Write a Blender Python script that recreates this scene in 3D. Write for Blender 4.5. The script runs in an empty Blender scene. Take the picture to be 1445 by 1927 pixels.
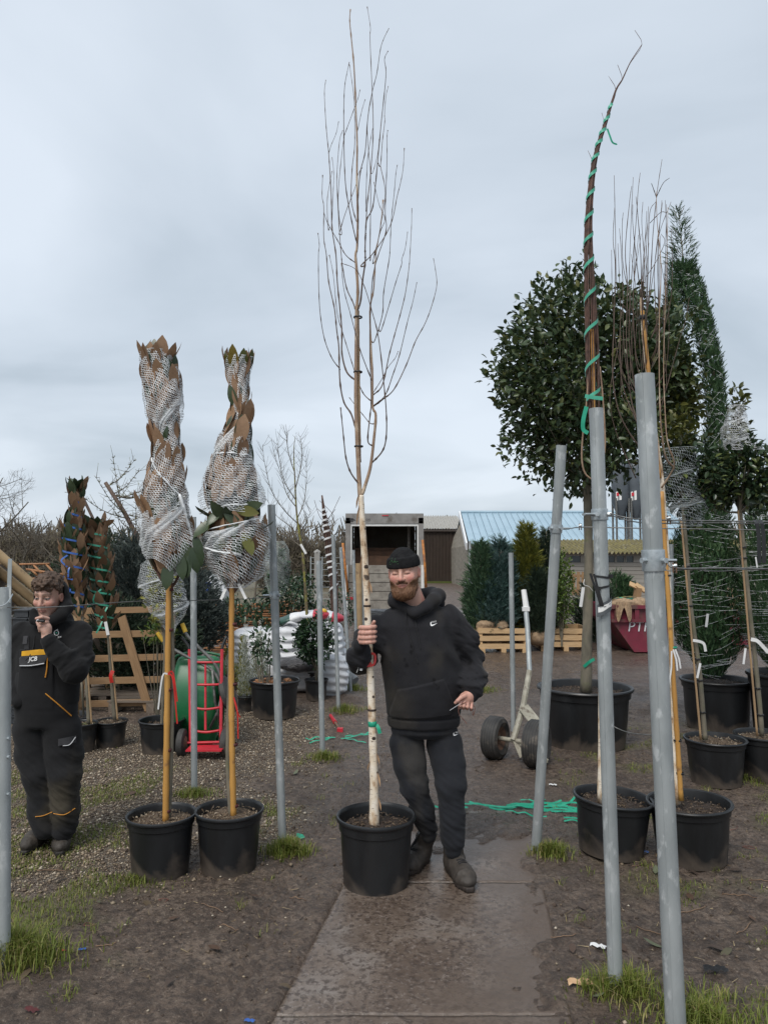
import bpy, math, random
import numpy as np
from mathutils import Vector, Matrix, Quaternion
R = math.radians
rng = np.random.default_rng(7)
random.seed(7)
SC = bpy.context.scene
COL = SC.collection
# ------------------------------------------------------------------ camera, sky, sun, exposure
FPX, CX, CY, H = 1400.0, 722.5, 963.5, 1.80
PITCH = math.atan(88.5 / FPX)
cam_d = bpy.data.cameras.new('camera'); cam = bpy.data.objects.new('camera', cam_d); COL.objects.link(cam)
cam_d.sensor_fit = 'VERTICAL'; cam_d.sensor_height = 36.0; cam_d.lens = FPX / 1927 * 36.0
cam_d.clip_start = 0.05; cam_d.clip_end = 5000
cam.location = (0, 0, H); cam.rotation_euler = (math.pi / 2 + PITCH, 0, 0)
SC.camera = cam
SUN_EL, SUN_AZ = 52.0, 205.0          # azimuth clockwise from +Y
world = bpy.data.worlds.new('World'); SC.world = world; world.use_nodes = True
def build_world():
 nt = world.node_tree; N = nt.nodes; L = nt.links
 for n in list(N): N.remove(n)
 out = N.new('ShaderNodeOutputWorld'); bg = N.new('ShaderNodeBackground'); bg.inputs[1].default_value = 0.1
 sky = N.new('ShaderNodeTexSky'); sky.sky_type = 'NISHITA'; sky.sun_disc = False
 sky.sun_elevation = R(SUN_EL); sky.sun_rotation = R(SUN_AZ); sky.air_density = 1.2; sky.dust_density = 2.0
 tc = N.new('ShaderNodeTexCoord'); sx = N.new('ShaderNodeSeparateXYZ'); L.new(tc.outputs['Generated'], sx.inputs[0])
 z = N.new('ShaderNodeMath'); z.operation = 'MAXIMUM'; z.inputs[1].default_value = 0.0; L.new(sx.outputs[2], z.inputs[0])
 za = N.new('ShaderNodeMath'); za.operation = 'ADD'; za.inputs[1].default_value = 0.22; L.new(z.outputs[0], za.inputs[0])
 dv = N.new('ShaderNodeVectorMath'); dv.operation = 'SCALE'
 inv = N.new('ShaderNodeMath'); inv.operation = 'DIVIDE'; inv.inputs[0].default_value = 1.0; L.new(za.outputs[0], inv.inputs[1])
 L.new(tc.outputs['Generated'], dv.inputs[0]); L.new(inv.outputs[0], dv.inputs['Scale'])
 mp = N.new('ShaderNodeMapping'); mp.inputs['Scale'].default_value = (0.8, 0.95, 0.5); mp.inputs['Location'].default_value = (3.3, 1.9, 0.4)
 L.new(dv.outputs[0], mp.inputs[0])
 n1 = N.new('ShaderNodeTexNoise'); n1.inputs['Scale'].default_value = 1.15; n1.inputs['Detail'].default_value = 6; n1.inputs['Roughness'].default_value = 0.46
 n1.inputs['Distortion'].default_value = 0.35
 L.new(mp.outputs[0], n1.inputs[0])
 cr = N.new('ShaderNodeValToRGB'); L.new(n1.outputs[0], cr.inputs[0])
 e = cr.color_ramp.elements
 e[0].position = 0.30; e[0].color = (0.272, 0.318, 0.364, 1)
 e[1].position = 0.66; e[1].color = (0.466, 0.511, 0.566, 1)
 m = e.new(0.46); m.color = (0.370, 0.416, 0.468, 1)
 sc = N.new('ShaderNodeVectorMath'); sc.operation = 'SCALE'; sc.inputs['Scale'].default_value = 10.0
 L.new(cr.outputs[0], sc.inputs[0])
 mx = N.new('ShaderNodeMix'); mx.data_type = 'RGBA'; mx.inputs[0].default_value = 0.92
 L.new(sky.outputs[0], mx.inputs[6]); L.new(sc.outputs[0], mx.inputs[7])
 L.new(mx.outputs[2], bg.inputs[0]); L.new(bg.outputs[0], out.inputs[0])
build_world()
sun_d = bpy.data.lights.new('sun', 'SUN'); sun = bpy.data.objects.new('sun', sun_d); COL.objects.link(sun)
sun_d.energy = 1.5; sun_d.angle = R(28); sun_d.color = (1.0, 0.955, 0.89)
_s = Vector((math.sin(R(SUN_AZ)) * math.cos(R(SUN_EL)), math.cos(R(SUN_AZ)) * math.cos(R(SUN_EL)), math.sin(R(SUN_EL))))
sun.rotation_euler = (-_s).to_track_quat('-Z', 'Y').to_euler(); sun.location = (0, -5, 12)
SC.view_settings.view_transform = 'Standard'; SC.view_settings.look = 'None'
SC.view_settings.exposure = 0.76; SC.view_settings.gamma = 1.0
# ------------------------------------------------------------------ pixel -> world
_c, _s2 = math.cos(PITCH), math.sin(PITCH)
def ray(px, py):
 u = (px - CX) / FPX; v = (CY - py) / FPX
 return Vector((u, _c - v * _s2, _s2 + v * _c))
def A(px, py, Y):
 d = ray(px, py); t = Y / d.y
 return Vector((d.x * t, Y, H + d.z * t))
def G(px, py, z=0.0):
 d = ray(px, py); t = (z - H) / d.z
 return Vector((d.x * t, d.y * t, z))
# ------------------------------------------------------------------ numpy noise
def _hash(i, j, k, seed):
 n = (i * 73856093) ^ (j * 19349663) ^ (k * 83492791) ^ (seed * 2654435)
 n = (n ^ (n >> 13)) * 1274126177 & 0x7fffffff
 n = (n ^ (n >> 16)) & 0xffff
 return n / 65535.0
def vnoise(p, seed=0):
 p = np.asarray(p, dtype=np.float64)
 f = np.floor(p); i = f.astype(np.int64); t = p - f; t = t * t * (3 - 2 * t)
 r = 0
 for a in (0, 1):
  wa = t[:, 0] if a else 1 - t[:, 0]
  for b in (0, 1):
   wb = t[:, 1] if b else 1 - t[:, 1]
   for c in (0, 1):
    wc = t[:, 2] if c else 1 - t[:, 2]
    r = r + wa * wb * wc * _hash(i[:, 0] + a, i[:, 1] + b, i[:, 2] + c, seed)
 return r * 2 - 1
def fbm(p, oct=4, seed=0, rough=0.5):
 r = 0; a = 1.0; s = 0
 p = np.asarray(p, dtype=np.float64)
 for o in range(oct):
  r = r + a * vnoise(p * (2 ** o), seed + o); s += a; a *= rough
 return r / s
def sstep(a, b, x):
 t = np.clip((x - a) / (b - a), 0, 1); return t * t * (3 - 2 * t)
# ------------------------------------------------------------------ objects
WLOC = {}
def thing(name, label, cat, loc=(0, 0, 0), group=None):
 o = bpy.data.objects.new(name, None); COL.objects.link(o); o.location = loc
 o.empty_display_size = 0.1
 o['label'] = label; o['category'] = cat
 if group: o['group'] = group
 WLOC[o.name] = Vector(loc)
 return o
def tag(o, label, cat, group=None):
 o['label'] = label; o['category'] = cat
 if group: o['group'] = group
 return o
def np_mesh(name, V, Fa, mat=None, smooth=True, attrs=None, mi=None):
 """Fa: (n,3)/(n,4) int array or list of such arrays"""
 V = np.asarray(V, dtype=np.float32).reshape(-1, 3)
 if isinstance(Fa, np.ndarray): Fa = [Fa]
 Fa = [np.asarray(f, dtype=np.int32) for f in Fa if len(f)]
 me = bpy.data.meshes.new(name)
 me.vertices.add(len(V)); me.vertices.foreach_set('co', V.ravel())
 tot = np.concatenate([np.full(len(f), f.shape[1], dtype=np.int32) for f in Fa])
 lv = np.concatenate([f.ravel() for f in Fa])
 me.loops.add(len(lv)); me.loops.foreach_set('vertex_index', lv)
 st = np.concatenate([[0], np.cumsum(tot)[:-1]]).astype(np.int32)
 me.polygons.add(len(tot)); me.polygons.foreach_set('loop_start', st)
 me.polygons.foreach_set('use_smooth', np.full(len(tot), bool(smooth)))
 if mi is not None: me.polygons.foreach_set('material_index', np.asarray(mi, dtype=np.int32))
 if attrs:
  for k, a in attrs.items():
   a = np.asarray(a, dtype=np.float32)
   if a.ndim == 1:
    at = me.attributes.new(k, 'FLOAT', 'POINT'); at.data.foreach_set('value', a)
   else:
    if a.shape[1] == 3: a = np.concatenate([a, np.ones((len(a), 1), np.float32)], 1)
    at = me.attributes.new(k, 'FLOAT_COLOR', 'POINT'); at.data.foreach_set('color', a.ravel())
 if mat is not None:
  for m in (mat if isinstance(mat, (list, tuple)) else [mat]): me.materials.append(m)
 me.update(calc_edges=True)
 return me
def link(name, me, parent=None, loc=None):
 o = bpy.data.objects.new(name, me); COL.objects.link(o)
 if parent is not None: o.parent = parent
 if loc is not None: o.location = loc
 return o
def root_of(o):
 while o.parent: o = o.parent
 return o
def part_np(name, V, Fa, mat, parent=None, smooth=True, attrs=None, mi=None, origin=None):
 V = np.asarray(V, dtype=np.float64).reshape(-1, 3)
 if parent is not None:
  V = V - np.array(WLOC.get(root_of(parent).name, Vector((0, 0, 0))))
  return link(name, np_mesh(name, V, Fa, mat, smooth, attrs, mi), parent)
 if origin is not None:
  o = link(name, np_mesh(name, V - np.array(origin), Fa, mat, smooth, attrs, mi), None, origin)
  WLOC[o.name] = Vector(origin)
  return o
 return link(name, np_mesh(name, V, Fa, mat, smooth, attrs, mi))
def inst(name, me, M, parent):
 o = bpy.data.objects.new(name, me); COL.objects.link(o)
 o.parent = parent
 loc = WLOC.get(root_of(parent).name, Vector((0, 0, 0)))
 o.matrix_basis = Matrix.Translation(-loc) @ M
 return o
class MB:
 """collects primitives into one mesh"""
 def __init__(s): s.V = []; s.Q = []; s.T = []; s.P = []; s.sm = True
 def n(s): return len(s.V)
 def tube(s, pts, rad, n=8, cap=True, sx=1.0):
  pts = [Vector(p) for p in pts]; m = len(pts)
  if not hasattr(rad, '__len__'): rad = [rad] * m
  b = s.n(); up = None
  for i, p in enumerate(pts):
   t = (pts[min(i + 1, m - 1)] - pts[max(i - 1, 0)])
   t = t.normalized() if t.length > 1e-9 else Vector((0, 0, 1))
   if up is None:
    up = Vector((0, -1, 0)) if abs(t.y) < 0.9 else Vector((1, 0, 0))
   up = up - t * up.dot(t)
   up = up.normalized() if up.length > 1e-6 else t.orthogonal().normalized()
   w = t.cross(up)
   for k in range(n):
    a = 2 * math.pi * k / n
    s.V.append(p + up * (math.cos(a) * rad[i]) + w * (math.sin(a) * rad[i] * sx))
  for i in range(m - 1):
   for k in range(n):
    k2 = (k + 1) % n
    s.Q.append((b + i * n + k, b + i * n + k2, b + (i + 1) * n + k2, b + (i + 1) * n + k))
  if cap:
   s.P.append(tuple(b + k for k in reversed(range(n)))); s.P.append(tuple(b + (m - 1) * n + k for k in range(n)))
  return s
 def box(s, c, h, rot=None, jit=0):
  b = s.n(); c = Vector(c)
  for dx in (-1, 1):
   for dy in (-1, 1):
    for dz in (-1, 1):
     v = Vector((dx * h[0], dy * h[1], dz * h[2]))
     if jit: v += Vector((random.uniform(-jit, jit), random.uniform(-jit, jit), random.uniform(-jit, jit)))
     if rot is not None: v = rot @ v
     s.V.append(c + v)
  for f in ((0, 1, 3, 2), (4, 6, 7, 5), (0, 4, 5, 1), (2, 3, 7, 6), (0, 2, 6, 4), (1, 5, 7, 3)): s.Q.append(tuple(b + i for i in f))
  return s
 def beam(s, p, q, w, t, side=(0, 0, 1)):
  p = Vector(p); q = Vector(q); d = (q - p); l = d.length; x = d / l
  z = Vector(side); z = (z - x * z.dot(x)).normalized(); y = z.cross(x)
  rot = Matrix((x, y, z)).transposed()
  return s.box((p + q) / 2, (l / 2, t / 2, w / 2), rot)
 def lathe(s, c, prof, n=24, axis=None, closed=False):
  """prof list of (r,z); c base; axis matrix"""
  b = s.n(); c = Vector(c); m = len(prof)
  for (r, z) in prof:
   for k in range(n):
    a = 2 * math.pi * k / n
    v = Vector((math.cos(a) * r, math.sin(a) * r, z))
    if axis is not None: v = axis @ v
    s.V.append(c + v)
  for i in range(m - 1):
   for k in range(n):
    k2 = (k + 1) % n
    s.Q.append((b + i * n + k, b + i * n + k2, b + (i + 1) * n + k2, b + (i + 1) * n + k))
  if closed:
   s.P.append(tuple(b + k for k in reversed(range(n)))); s.P.append(tuple(b + (m - 1) * n + k for k in range(n)))
  return s
 def poly(s, pts):
  b = s.n(); s.V += [Vector(p) for p in pts]; s.P.append(tuple(range(b, b + len(pts)))); return s
 def ribbon(s, pts, width, side=None):
  pts = [Vector(p) for p in pts]; b = s.n(); m = len(pts)
  for i, p in enumerate(pts):
   t = (pts[min(i + 1, m - 1)] - pts[max(i - 1, 0)]).normalized()
   sd = Vector(side[i] if isinstance(side, list) else side) if side is not None else Vector((0, 0, 1))
   w = t.cross(sd); w = w.normalized() if w.length > 1e-6 else t.orthogonal().normalized()
   wd = width[i] if hasattr(width, '__len__') else width
   s.V.append(p + w * wd / 2); s.V.append(p - w * wd / 2)
  for i in range(m - 1): s.Q.append((b + 2 * i, b + 2 * i + 1, b + 2 * i + 3, b + 2 * i + 2))
  return s
 def sheet(s, fn, nu, nv):
  b = s.n()
  for i in range(nu + 1):
   for j in range(nv + 1): s.V.append(Vector(fn(i / nu, j / nv)))
  for i in range(nu):
   for j in range(nv):
    a = b + i * (nv + 1) + j
    s.Q.append((a, a + nv + 1, a + nv + 2, a + 1))
  return s
 def mesh(s, name, mat, smooth=True, off=(0, 0, 0), bevel=0):
  off = Vector(off)
  me = bpy.data.meshes.new(name)
  me.from_pydata([tuple(v - off) for v in s.V], [], list(s.Q) + list(s.T) + list(s.P))
  if smooth: me.polygons.foreach_set('use_smooth', np.ones(len(me.polygons), dtype=bool))
  for m in (mat if isinstance(mat, (list, tuple)) else [mat]): me.materials.append(m)
  me.update()
  if smooth == 'auto': me.set_sharp_from_angle(angle=R(40))
  return me
 def part(s, name, mat, parent=None, smooth='auto', origin=None):
  if parent is not None:
   off = WLOC.get(root_of(parent).name, Vector((0, 0, 0)))
   return link(name, s.mesh(name, mat, smooth, off), parent)
  off = Vector(origin) if origin is not None else Vector((0, 0, 0))
  o = link(name, s.mesh(name, mat, smooth, off), None, off); WLOC[o.name] = off
  return o
def smooth_path(pts, k=4):
 """Catmull-Rom through points -> denser list"""
 P = [Vector(p) for p in pts]
 if len(P) < 3: return P
 P = [P[0] * 2 - P[1]] + P + [P[-1] * 2 - P[-2]]; out = []
 for i in range(1, len(P) - 2):
  a, b, c, d = P[i - 1], P[i], P[i + 1], P[i + 2]
  for j in range(k):
   t = j / k
   out.append(0.5 * ((2 * b) + (c - a) * t + (2 * a - 5 * b + 4 * c - d) * t * t + (3 * b - a - 3 * c + d) * t ** 3))
 out.append(P[-2]); return out
# ------------------------------------------------------------------ leaves (numpy)
def leaf_arrays(C, D, Nn, L, W, droop=0.15, fold=0.18, rnd=None):
 """C base points, D direction, Nn face normal, L length, W width; 8-vertex leaf"""
 n = len(C); D = D / np.linalg.norm(D, axis=1, keepdims=True)
 S = np.cross(D, Nn); S /= np.linalg.norm(S, axis=1, keepdims=True) + 1e-9
 U = np.cross(S, D); L = np.broadcast_to(L, (n,))[:, None]; W = np.broadcast_to(W, (n,))[:, None]
 dr = np.broadcast_to(droop, (n,))[:, None]
 def pt(t, w, u): return C + D * L * t + S * W * w + U * (L * (-dr * t * t) + W * u)
 P = [pt(0, 0, 0), pt(.32, -.46, fold), pt(.32, 0, 0), pt(.32, .46, fold), pt(.68, -.40, fold), pt(.68, 0, 0), pt(.68, .40, fold), pt(1, 0, 0)]
 V = np.stack(P, 1).reshape(-1, 3)
 b = (np.arange(n) * 8)[:, None]
 T = np.concatenate([b + np.array([[0, 2, 1]]), b + np.array([[0, 3, 2]]), b + np.array([[4, 5, 7]]), b + np.array([[5, 6, 7]])], 0)
 Q = np.concatenate([b + np.array([[1, 2, 5, 4]]), b + np.array([[2, 3, 6, 5]])], 0)
 r = np.repeat(rng.random(n) if rnd is None else rnd, 8)
 return V, [T, Q], {'rnd': r}
def leaf_arrays_small(C, D, Nn, L, W, rnd=None, fold=0.2):
 n = len(C); D = D / np.linalg.norm(D, axis=1, keepdims=True)
 S = np.cross(D, Nn); S /= np.linalg.norm(S, axis=1, keepdims=True) + 1e-9
 U = np.cross(S, D); L = np.broadcast_to(L, (n,))[:, None]; W = np.broadcast_to(W, (n,))[:, None]
 P = [C, C + D * L * .45 - S * W * .5 + U * W * fold, C + D * L * .5, C + D * L * .45 + S * W * .5 + U * W * fold, C + D * L - U * L * .12]
 V = np.stack(P, 1).reshape(-1, 3); b = (np.arange(n) * 5)[:, None]
 T = np.concatenate([b + np.array([t]) for t in ([0, 2, 1], [0, 3, 2], [1, 2, 4], [2, 3, 4])], 0)
 return V, [T], {'rnd': np.repeat(rng.random(n) if rnd is None else rnd, 5)}
def rand_unit(n):
 v = rng.normal(size=(n, 3)); return v / np.linalg.norm(v, axis=1, keepdims=True)
def strips(P0, P1, W, Nn, rnd=None):
 """thin tapering two-triangle blades P0->P1"""
 n = len(P0); D = P1 - P0; S = np.cross(D, Nn); S /= np.linalg.norm(S, axis=1, keepdims=True) + 1e-9
 W = np.broadcast_to(W, (n,))[:, None]
 V = np.stack([P0 - S * W / 2, P0 + S * W / 2, P1 + S * W * .18, P1 - S * W * .18], 1).reshape(-1, 3)
 b = (np.arange(n) * 4)[:, None]
 return V, [b + np.array([[0, 1, 2, 3]])], {'rnd': np.repeat(rng.random(n) if rnd is None else rnd, 4)}
def join_arr(*items):
 Vs = []; T = []; Q = []; at = {}; off = 0
 for V, Fs, a in items:
  Vs.append(V)
  for f in Fs: (T if f.shape[1] == 3 else Q).append(f + off)
  for k, x in a.items(): at.setdefault(k, []).append(x)
  off += len(V)
 Fo = []
 if T: Fo.append(np.concatenate(T))
 if Q: Fo.append(np.concatenate(Q))
 return np.concatenate(Vs), Fo, {k: np.concatenate(x) for k, x in at.items()}
# ------------------------------------------------------------------ materials
def nmat(name):
 m = bpy.data.materials.new(name); m.use_nodes = True
 nt = m.node_tree; b = nt.nodes['Principled BSDF']
 return m, nt, nt.nodes, nt.links, b
def node(nt, typ, **kw):
 n = nt.nodes.new(typ)
 for k, v in kw.items():
  if k.startswith('i_'): n.inputs[k[2:].replace('_', ' ')].default_value = v
  elif k.startswith('n_'): n.inputs[int(k[2:])].default_value = v
  else: setattr(n, k, v)
 return n
def rgba(c): return (c[0], c[1], c[2], 1)
def mix(nt, fac, a, b, blend='MIX'):
 n = nt.nodes.new('ShaderNodeMix'); n.data_type = 'RGBA'; n.blend_type = blend
 for s, v in ((0, fac), (6, a), (7, b)):
  if isinstance(v, (int, float)): n.inputs[s].default_value = v
  elif isinstance(v, tuple): n.inputs[s].default_value = rgba(v)
  else: nt.links.new(v, n.inputs[s])
 return n.outputs[2]
def noise(nt, scale, detail=4, rough=0.55, vec=None, stretch=None, coord='Object', dist=0):
 n = node(nt, 'ShaderNodeTexNoise'); n.inputs['Scale'].default_value = scale; n.inputs['Detail'].default_value = detail
 n.inputs['Roughness'].default_value = rough; n.inputs['Distortion'].default_value = dist
 if vec is None:
  tc = node(nt, 'ShaderNodeTexCoord'); vec = tc.outputs[coord]
 if stretch is not None:
  mp = node(nt, 'ShaderNodeMapping'); mp.inputs['Scale'].default_value = stretch; nt.links.new(vec, mp.inputs[0]); vec = mp.outputs[0]
 nt.links.new(vec, n.inputs['Vector']); return n.outputs[0]
def ramp(nt, fac, stops):
 n = node(nt, 'ShaderNodeValToRGB'); nt.links.new(fac, n.inputs[0]); e = n.color_ramp.elements
 e[0].position, e[0].color = stops[0][0], rgba(stops[0][1]) if isinstance(stops[0][1], tuple) else (stops[0][1],) * 3 + (1,)
 e[1].position, e[1].color = stops[-1][0], rgba(stops[-1][1]) if isinstance(stops[-1][1], tuple) else (stops[-1][1],) * 3 + (1,)
 for p, c in stops[1:-1]:
  x = e.new(p); x.color = rgba(c) if isinstance(c, tuple) else (c,) * 3 + (1,)
 return n.outputs[0]
def bump(nt, bsdf, h, strength=0.3, dist=0.01):
 n = node(nt, 'ShaderNodeBump'); n.inputs['Strength'].default_value = strength; n.inputs['Distance'].default_value = dist
 nt.links.new(h, n.inputs['Height']); nt.links.new(n.outputs[0], bsdf.inputs['Normal'])
def attr(nt, name):
 n = node(nt, 'ShaderNodeAttribute'); n.attribute_name = name; return n
def simple(name, c1, c2=None, scale=8, rough=0.6, rough2=None, metal=0, bs=None, bstr=0.3, bdist=0.004, stretch=None, spec=0.5, stops=(.35, .65), detail=5, extra=None, extra_scale=3, extra_stops=(.55, .7), extra_stretch=None, coat=0):
 m, nt, N, L, b = nmat(name)
 b.inputs['Roughness'].default_value = rough; b.inputs['Metallic'].default_value = metal; b.inputs['Specular IOR Level'].default_value = spec
 if coat: b.inputs['Coat Weight'].default_value = coat
 if c2 is None: c2 = tuple(x * 0.7 for x in c1)
 f = noise(nt, scale, detail, stretch=stretch)
 col = ramp(nt, f, [(stops[0], c1), (stops[1], c2)])
 if extra is not None:
  g = noise(nt, extra_scale, 6, 0.6, stretch=extra_stretch)
  col = mix(nt, ramp(nt, g, [(extra_stops[0], 0.0), (extra_stops[1], 1.0)]), col, extra)
 L.new(col, b.inputs['Base Color'])
 if rough2 is not None: L.new(ramp(nt, f, [(stops[0], rough), (stops[1], rough2)]), b.inputs['Roughness'])
 if bs: bump(nt, b, noise(nt, bs, 5, 0.6, stretch=stretch), bstr, bdist)
 return m
def leafmat(name, stops, rough=0.45, trans=0.15, back=None, spec=0.4):
 """colour from per-leaf 'rnd'; optional other colour on the underside of the leaf"""
 m, nt, N, L, b = nmat(name)
 c = ramp(nt, attr(nt, 'rnd').outputs['Fac'], stops)
 c = mix(nt, ramp(nt, noise(nt, 40, 3), [(.3, 0.0), (.8, .35)]), c, tuple(x * .45 for x in stops[0][1]))
 if back is not None:
  ge = node(nt, 'ShaderNodeNewGeometry')
  c = mix(nt, ge.outputs['Backfacing'], c, back)
 L.new(c, b.inputs['Base Color']); b.inputs['Roughness'].default_value = rough; b.inputs['Specular IOR Level'].default_value = spec
 if trans:
  t = node(nt, 'ShaderNodeBsdfTranslucent'); L.new(c, t.inputs[0])
  ms = node(nt, 'ShaderNodeMixShader'); ms.inputs[0].default_value = trans
  L.new(b.outputs[0], ms.inputs[1]); L.new(t.outputs[0], ms.inputs[2]); L.new(ms.outputs[0], nt.nodes['Material Output'].inputs[0])
 return m
def colmat(name, rough=0.6, nscale=60, namt=0.25, bs=None, bstr=0.2, bdist=0.002, sss=0, spec=0.4, sheen=0):
 """colour from the mesh's own colour attribute, with fine mottling"""
 m, nt, N, L, b = nmat(name)
 c = attr(nt, 'Col').outputs['Color']
 c = mix(nt, ramp(nt, noise(nt, nscale, 4), [(.3, 0.0), (.75, namt)]), c, (0, 0, 0), 'MULTIPLY') if namt else c
 L.new(c, b.inputs['Base Color']); b.inputs['Roughness'].default_value = rough; b.inputs['Specular IOR Level'].default_value = spec
 if sss: b.inputs['Subsurface Weight'].default_value = sss; b.inputs['Subsurface Radius'].default_value = (.01, .004, .002)
 if sheen: b.inputs['Sheen Weight'].default_value = sheen
 if bs: bump(nt, b, noise(nt, bs, 4), bstr, bdist)
 return m
MT = {}
MT['galv'] = simple('galvanised_steel', (.42, .45, .455), (.28, .305, .31), 9, .42, .6, metal=.35, bs=60, bstr=.12, bdist=.002, stretch=(1, 1, .35), extra=(.52, .545, .55), extra_scale=22, extra_stops=(.56, .66), extra_stretch=(1, 1, .5))
MT['galv_clamp'] = simple('galvanised_clamp', (.50, .54, .56), (.33, .37, .39), 40, .32, .5, metal=.6, bs=90, bstr=.25, bdist=.002)
MT['steel_dark'] = simple('dull_steel', (.20, .20, .19), (.10, .10, .095), 20, .5, metal=.5, bs=60, bstr=.1)
def potmat():
 m, nt, N, L, b = nmat('black_pot_plastic')
 tc = node(nt, 'ShaderNodeTexCoord'); 
 f = noise(nt, 5, 6, .6, stretch=(1, 1, .3)); s = noise(nt, 2.3, 5, .55, dist=.8)
 c = ramp(nt, f, [(.3, (.008, .0085, .0095)), (.62, (.013, .014, .0155)), (.8, (.030, .031, .032))])
 sx = node(nt, 'ShaderNodeSeparateXYZ'); L.new(tc.outputs['Object'], sx.inputs[0])
 low = node(nt, 'ShaderNodeMapRange'); L.new(sx.outputs[2], low.inputs[0]); low.inputs[1].default_value = .30; low.inputs[2].default_value = 0.0; low.inputs[3].default_value = 0; low.inputs[4].default_value = .36
 ad = node(nt, 'ShaderNodeMath', operation='ADD'); L.new(low.outputs[0], ad.inputs[0]); L.new(s, ad.inputs[1])
 c = mix(nt, ramp(nt, ad.outputs[0], [(.70, 0.0), (.84, .6)]), c, (.12, .095, .075))
 L.new(c, b.inputs['Base Color']); L.new(ramp(nt, f, [(.3, .30), (.7, .5)]), b.inputs['Roughness'])
 bump(nt, b, noise(nt, 45, 4, stretch=(1, 1, .4)), .12, .003); return m
MT['pot'] = potmat()
MT['soil'] = simple('potting_soil', (.055, .036, .025), (.016, .011, .008), 60, .95, bs=70, bstr=1.0, bdist=.02, extra=(.20, .13, .08), extra_scale=90, extra_stops=(.62, .70))
MT['soil_gritty'] = simple('gritty_potting_soil', (.17, .115, .07), (.05, .034, .024), 85, .95, bs=80, bstr=1.0, bdist=.02, extra=(.38, .31, .22), extra_scale=120, extra_stops=(.60, .68))
MT['moss'] = simple('moss', (.10, .14, .02), (.05, .05, .02), 50, .95, bs=80, bstr=1, bdist=.02)
def birchmat():
 m, nt, N, L, b = nmat('birch_bark')
 f = noise(nt, 14, 5, .6, stretch=(1, 1, .5))
 c = ramp(nt, f, [(.36, (.26, .16, .09)), (.44, (.52, .38, .25)), (.52, (.70, .60, .47)), (.68, (.80, .74, .65))])
 ln = noise(nt, 30, 4, .7, stretch=(1, 1, 5.5))
 c = mix(nt, ramp(nt, ln, [(.60, 0.0), (.66, .85)]), c, (.12, .078, .052))
 k = noise(nt, 9, 3, .5)
 c = mix(nt, ramp(nt, k, [(.64, 0.0), (.68, .95)]), c, (.06, .042, .032))
 L.new(c, b.inputs['Base Color']); b.inputs['Roughness'].default_value = .7
 bump(nt, b, ln, .35, .004); return m
MT['birch'] = birchmat()
MT['birch_up'] = simple('young_birch_bark', (.34, .23, .15), (.22, .145, .10), 18, .7, bs=40, bstr=.4, stretch=(1, 1, .5), extra=(.52, .42, .31), extra_scale=7, extra_stops=(.52, .66))
MT['peel'] = simple('peeling_bark_curl', (.58, .38, .22), (.40, .24, .13), 12, .8)
MT['knot'] = simple('dark_bark_scar', (.07, .045, .035), (.03, .022, .018), 40, .9, bs=80, bstr=.5)
MT['twig'] = simple('brown_twig_bark', (.125, .082, .062), (.075, .052, .042), 30, .75)
MT['twig_red'] = simple('red_brown_twig_bark', (.14, .075, .055), (.07, .042, .034), 30, .75)
MT['bark_grey'] = simple('grey_green_bark', (.20, .175, .13), (.11, .10, .075), 14, .85, bs=50, bstr=.5, stretch=(1, 1, .4), extra=(.13, .14, .07), extra_scale=6)
MT['bark_moss'] = simple('mossy_bark', (.17, .13, .07), (.09, .07, .045), 20, .9, bs=50, bstr=.6, extra=(.22, .21, .05), extra_scale=12, extra_stops=(.48, .6))
MT['cane'] = simple('bamboo_cane', (.56, .30, .075), (.40, .20, .05), 10, .5, stretch=(1, 1, .15), bs=30, bstr=.1, extra=(.26, .13, .05), extra_scale=14, extra_stops=(.60, .72))
MT['cane_pale'] = simple('weathered_cane', (.42, .28, .15), (.28, .18, .10), 10, .6, stretch=(1, 1, .2))
MT['tie'] = simple('maroon_tie_tape', (.10, .022, .022), (.06, .015, .015), 30, .6)
MT['black'] = simple('black_plastic', (.012, .012, .013), (.02, .02, .021), 30, .45)
MT['green_tape'] = simple('green_plastic_tape', (.012, .26, .155), (.02, .34, .21), 20, .32, bs=70, bstr=.15)
MT['mint_tape'] = simple('mint_plastic_tape', (.08, .42, .29), (.05, .33, .22), 20, .35)
MT['blue_tape'] = simple('blue_plastic_tape', (.035, .10, .36), (.05, .15, .46), 20, .35)
MT['red_tape'] = simple('red_plastic_tape', (.55, .022, .016), (.42, .02, .015), 20, .4)
MT['white_tag'] = simple('white_plant_tag', (.72, .72, .71), (.62, .62, .62), 20, .5)
MT['net'] = simple('white_plastic_net', (.78, .80, .81), (.66, .69, .71), 12, .5)
MT['net_dark'] = simple('grey_plastic_net', (.34, .37, .38), (.24, .27, .28), 12, .5)
MT['film'] = None
MT['wire'] = simple('galvanised_wire', (.22, .22, .215), (.12, .12, .115), 40, .5, metal=.5)
MT['wood_new'] = simple('fresh_pallet_wood', (.58, .40, .22), (.44, .28, .14), 7, .7, stretch=(.25, 1, 1), bs=50, bstr=.2, extra=(.30, .18, .09), extra_scale=16, extra_stops=(.64, .74))
MT['wood_old'] = simple('weathered_rack_wood', (.33, .205, .105), (.215, .125, .062), 9, .8, stretch=(.3, 1, 1), bs=50, bstr=.3, extra=(.08, .05, .03), extra_scale=20, extra_stops=(.64, .74))
MT['wood_grey'] = simple('old_grey_board', (.20, .16, .125), (.12, .092, .07), 9, .85, stretch=(.3, 1, 1), bs=50, bstr=.3)
MT['wood_log'] = simple('round_timber', (.44, .31, .17), (.30, .20, .105), 5, .75, stretch=(.4, .4, 1), bs=40, bstr=.3, extra=(.16, .11, .065), extra_scale=10, extra_stops=(.6, .75))
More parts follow.
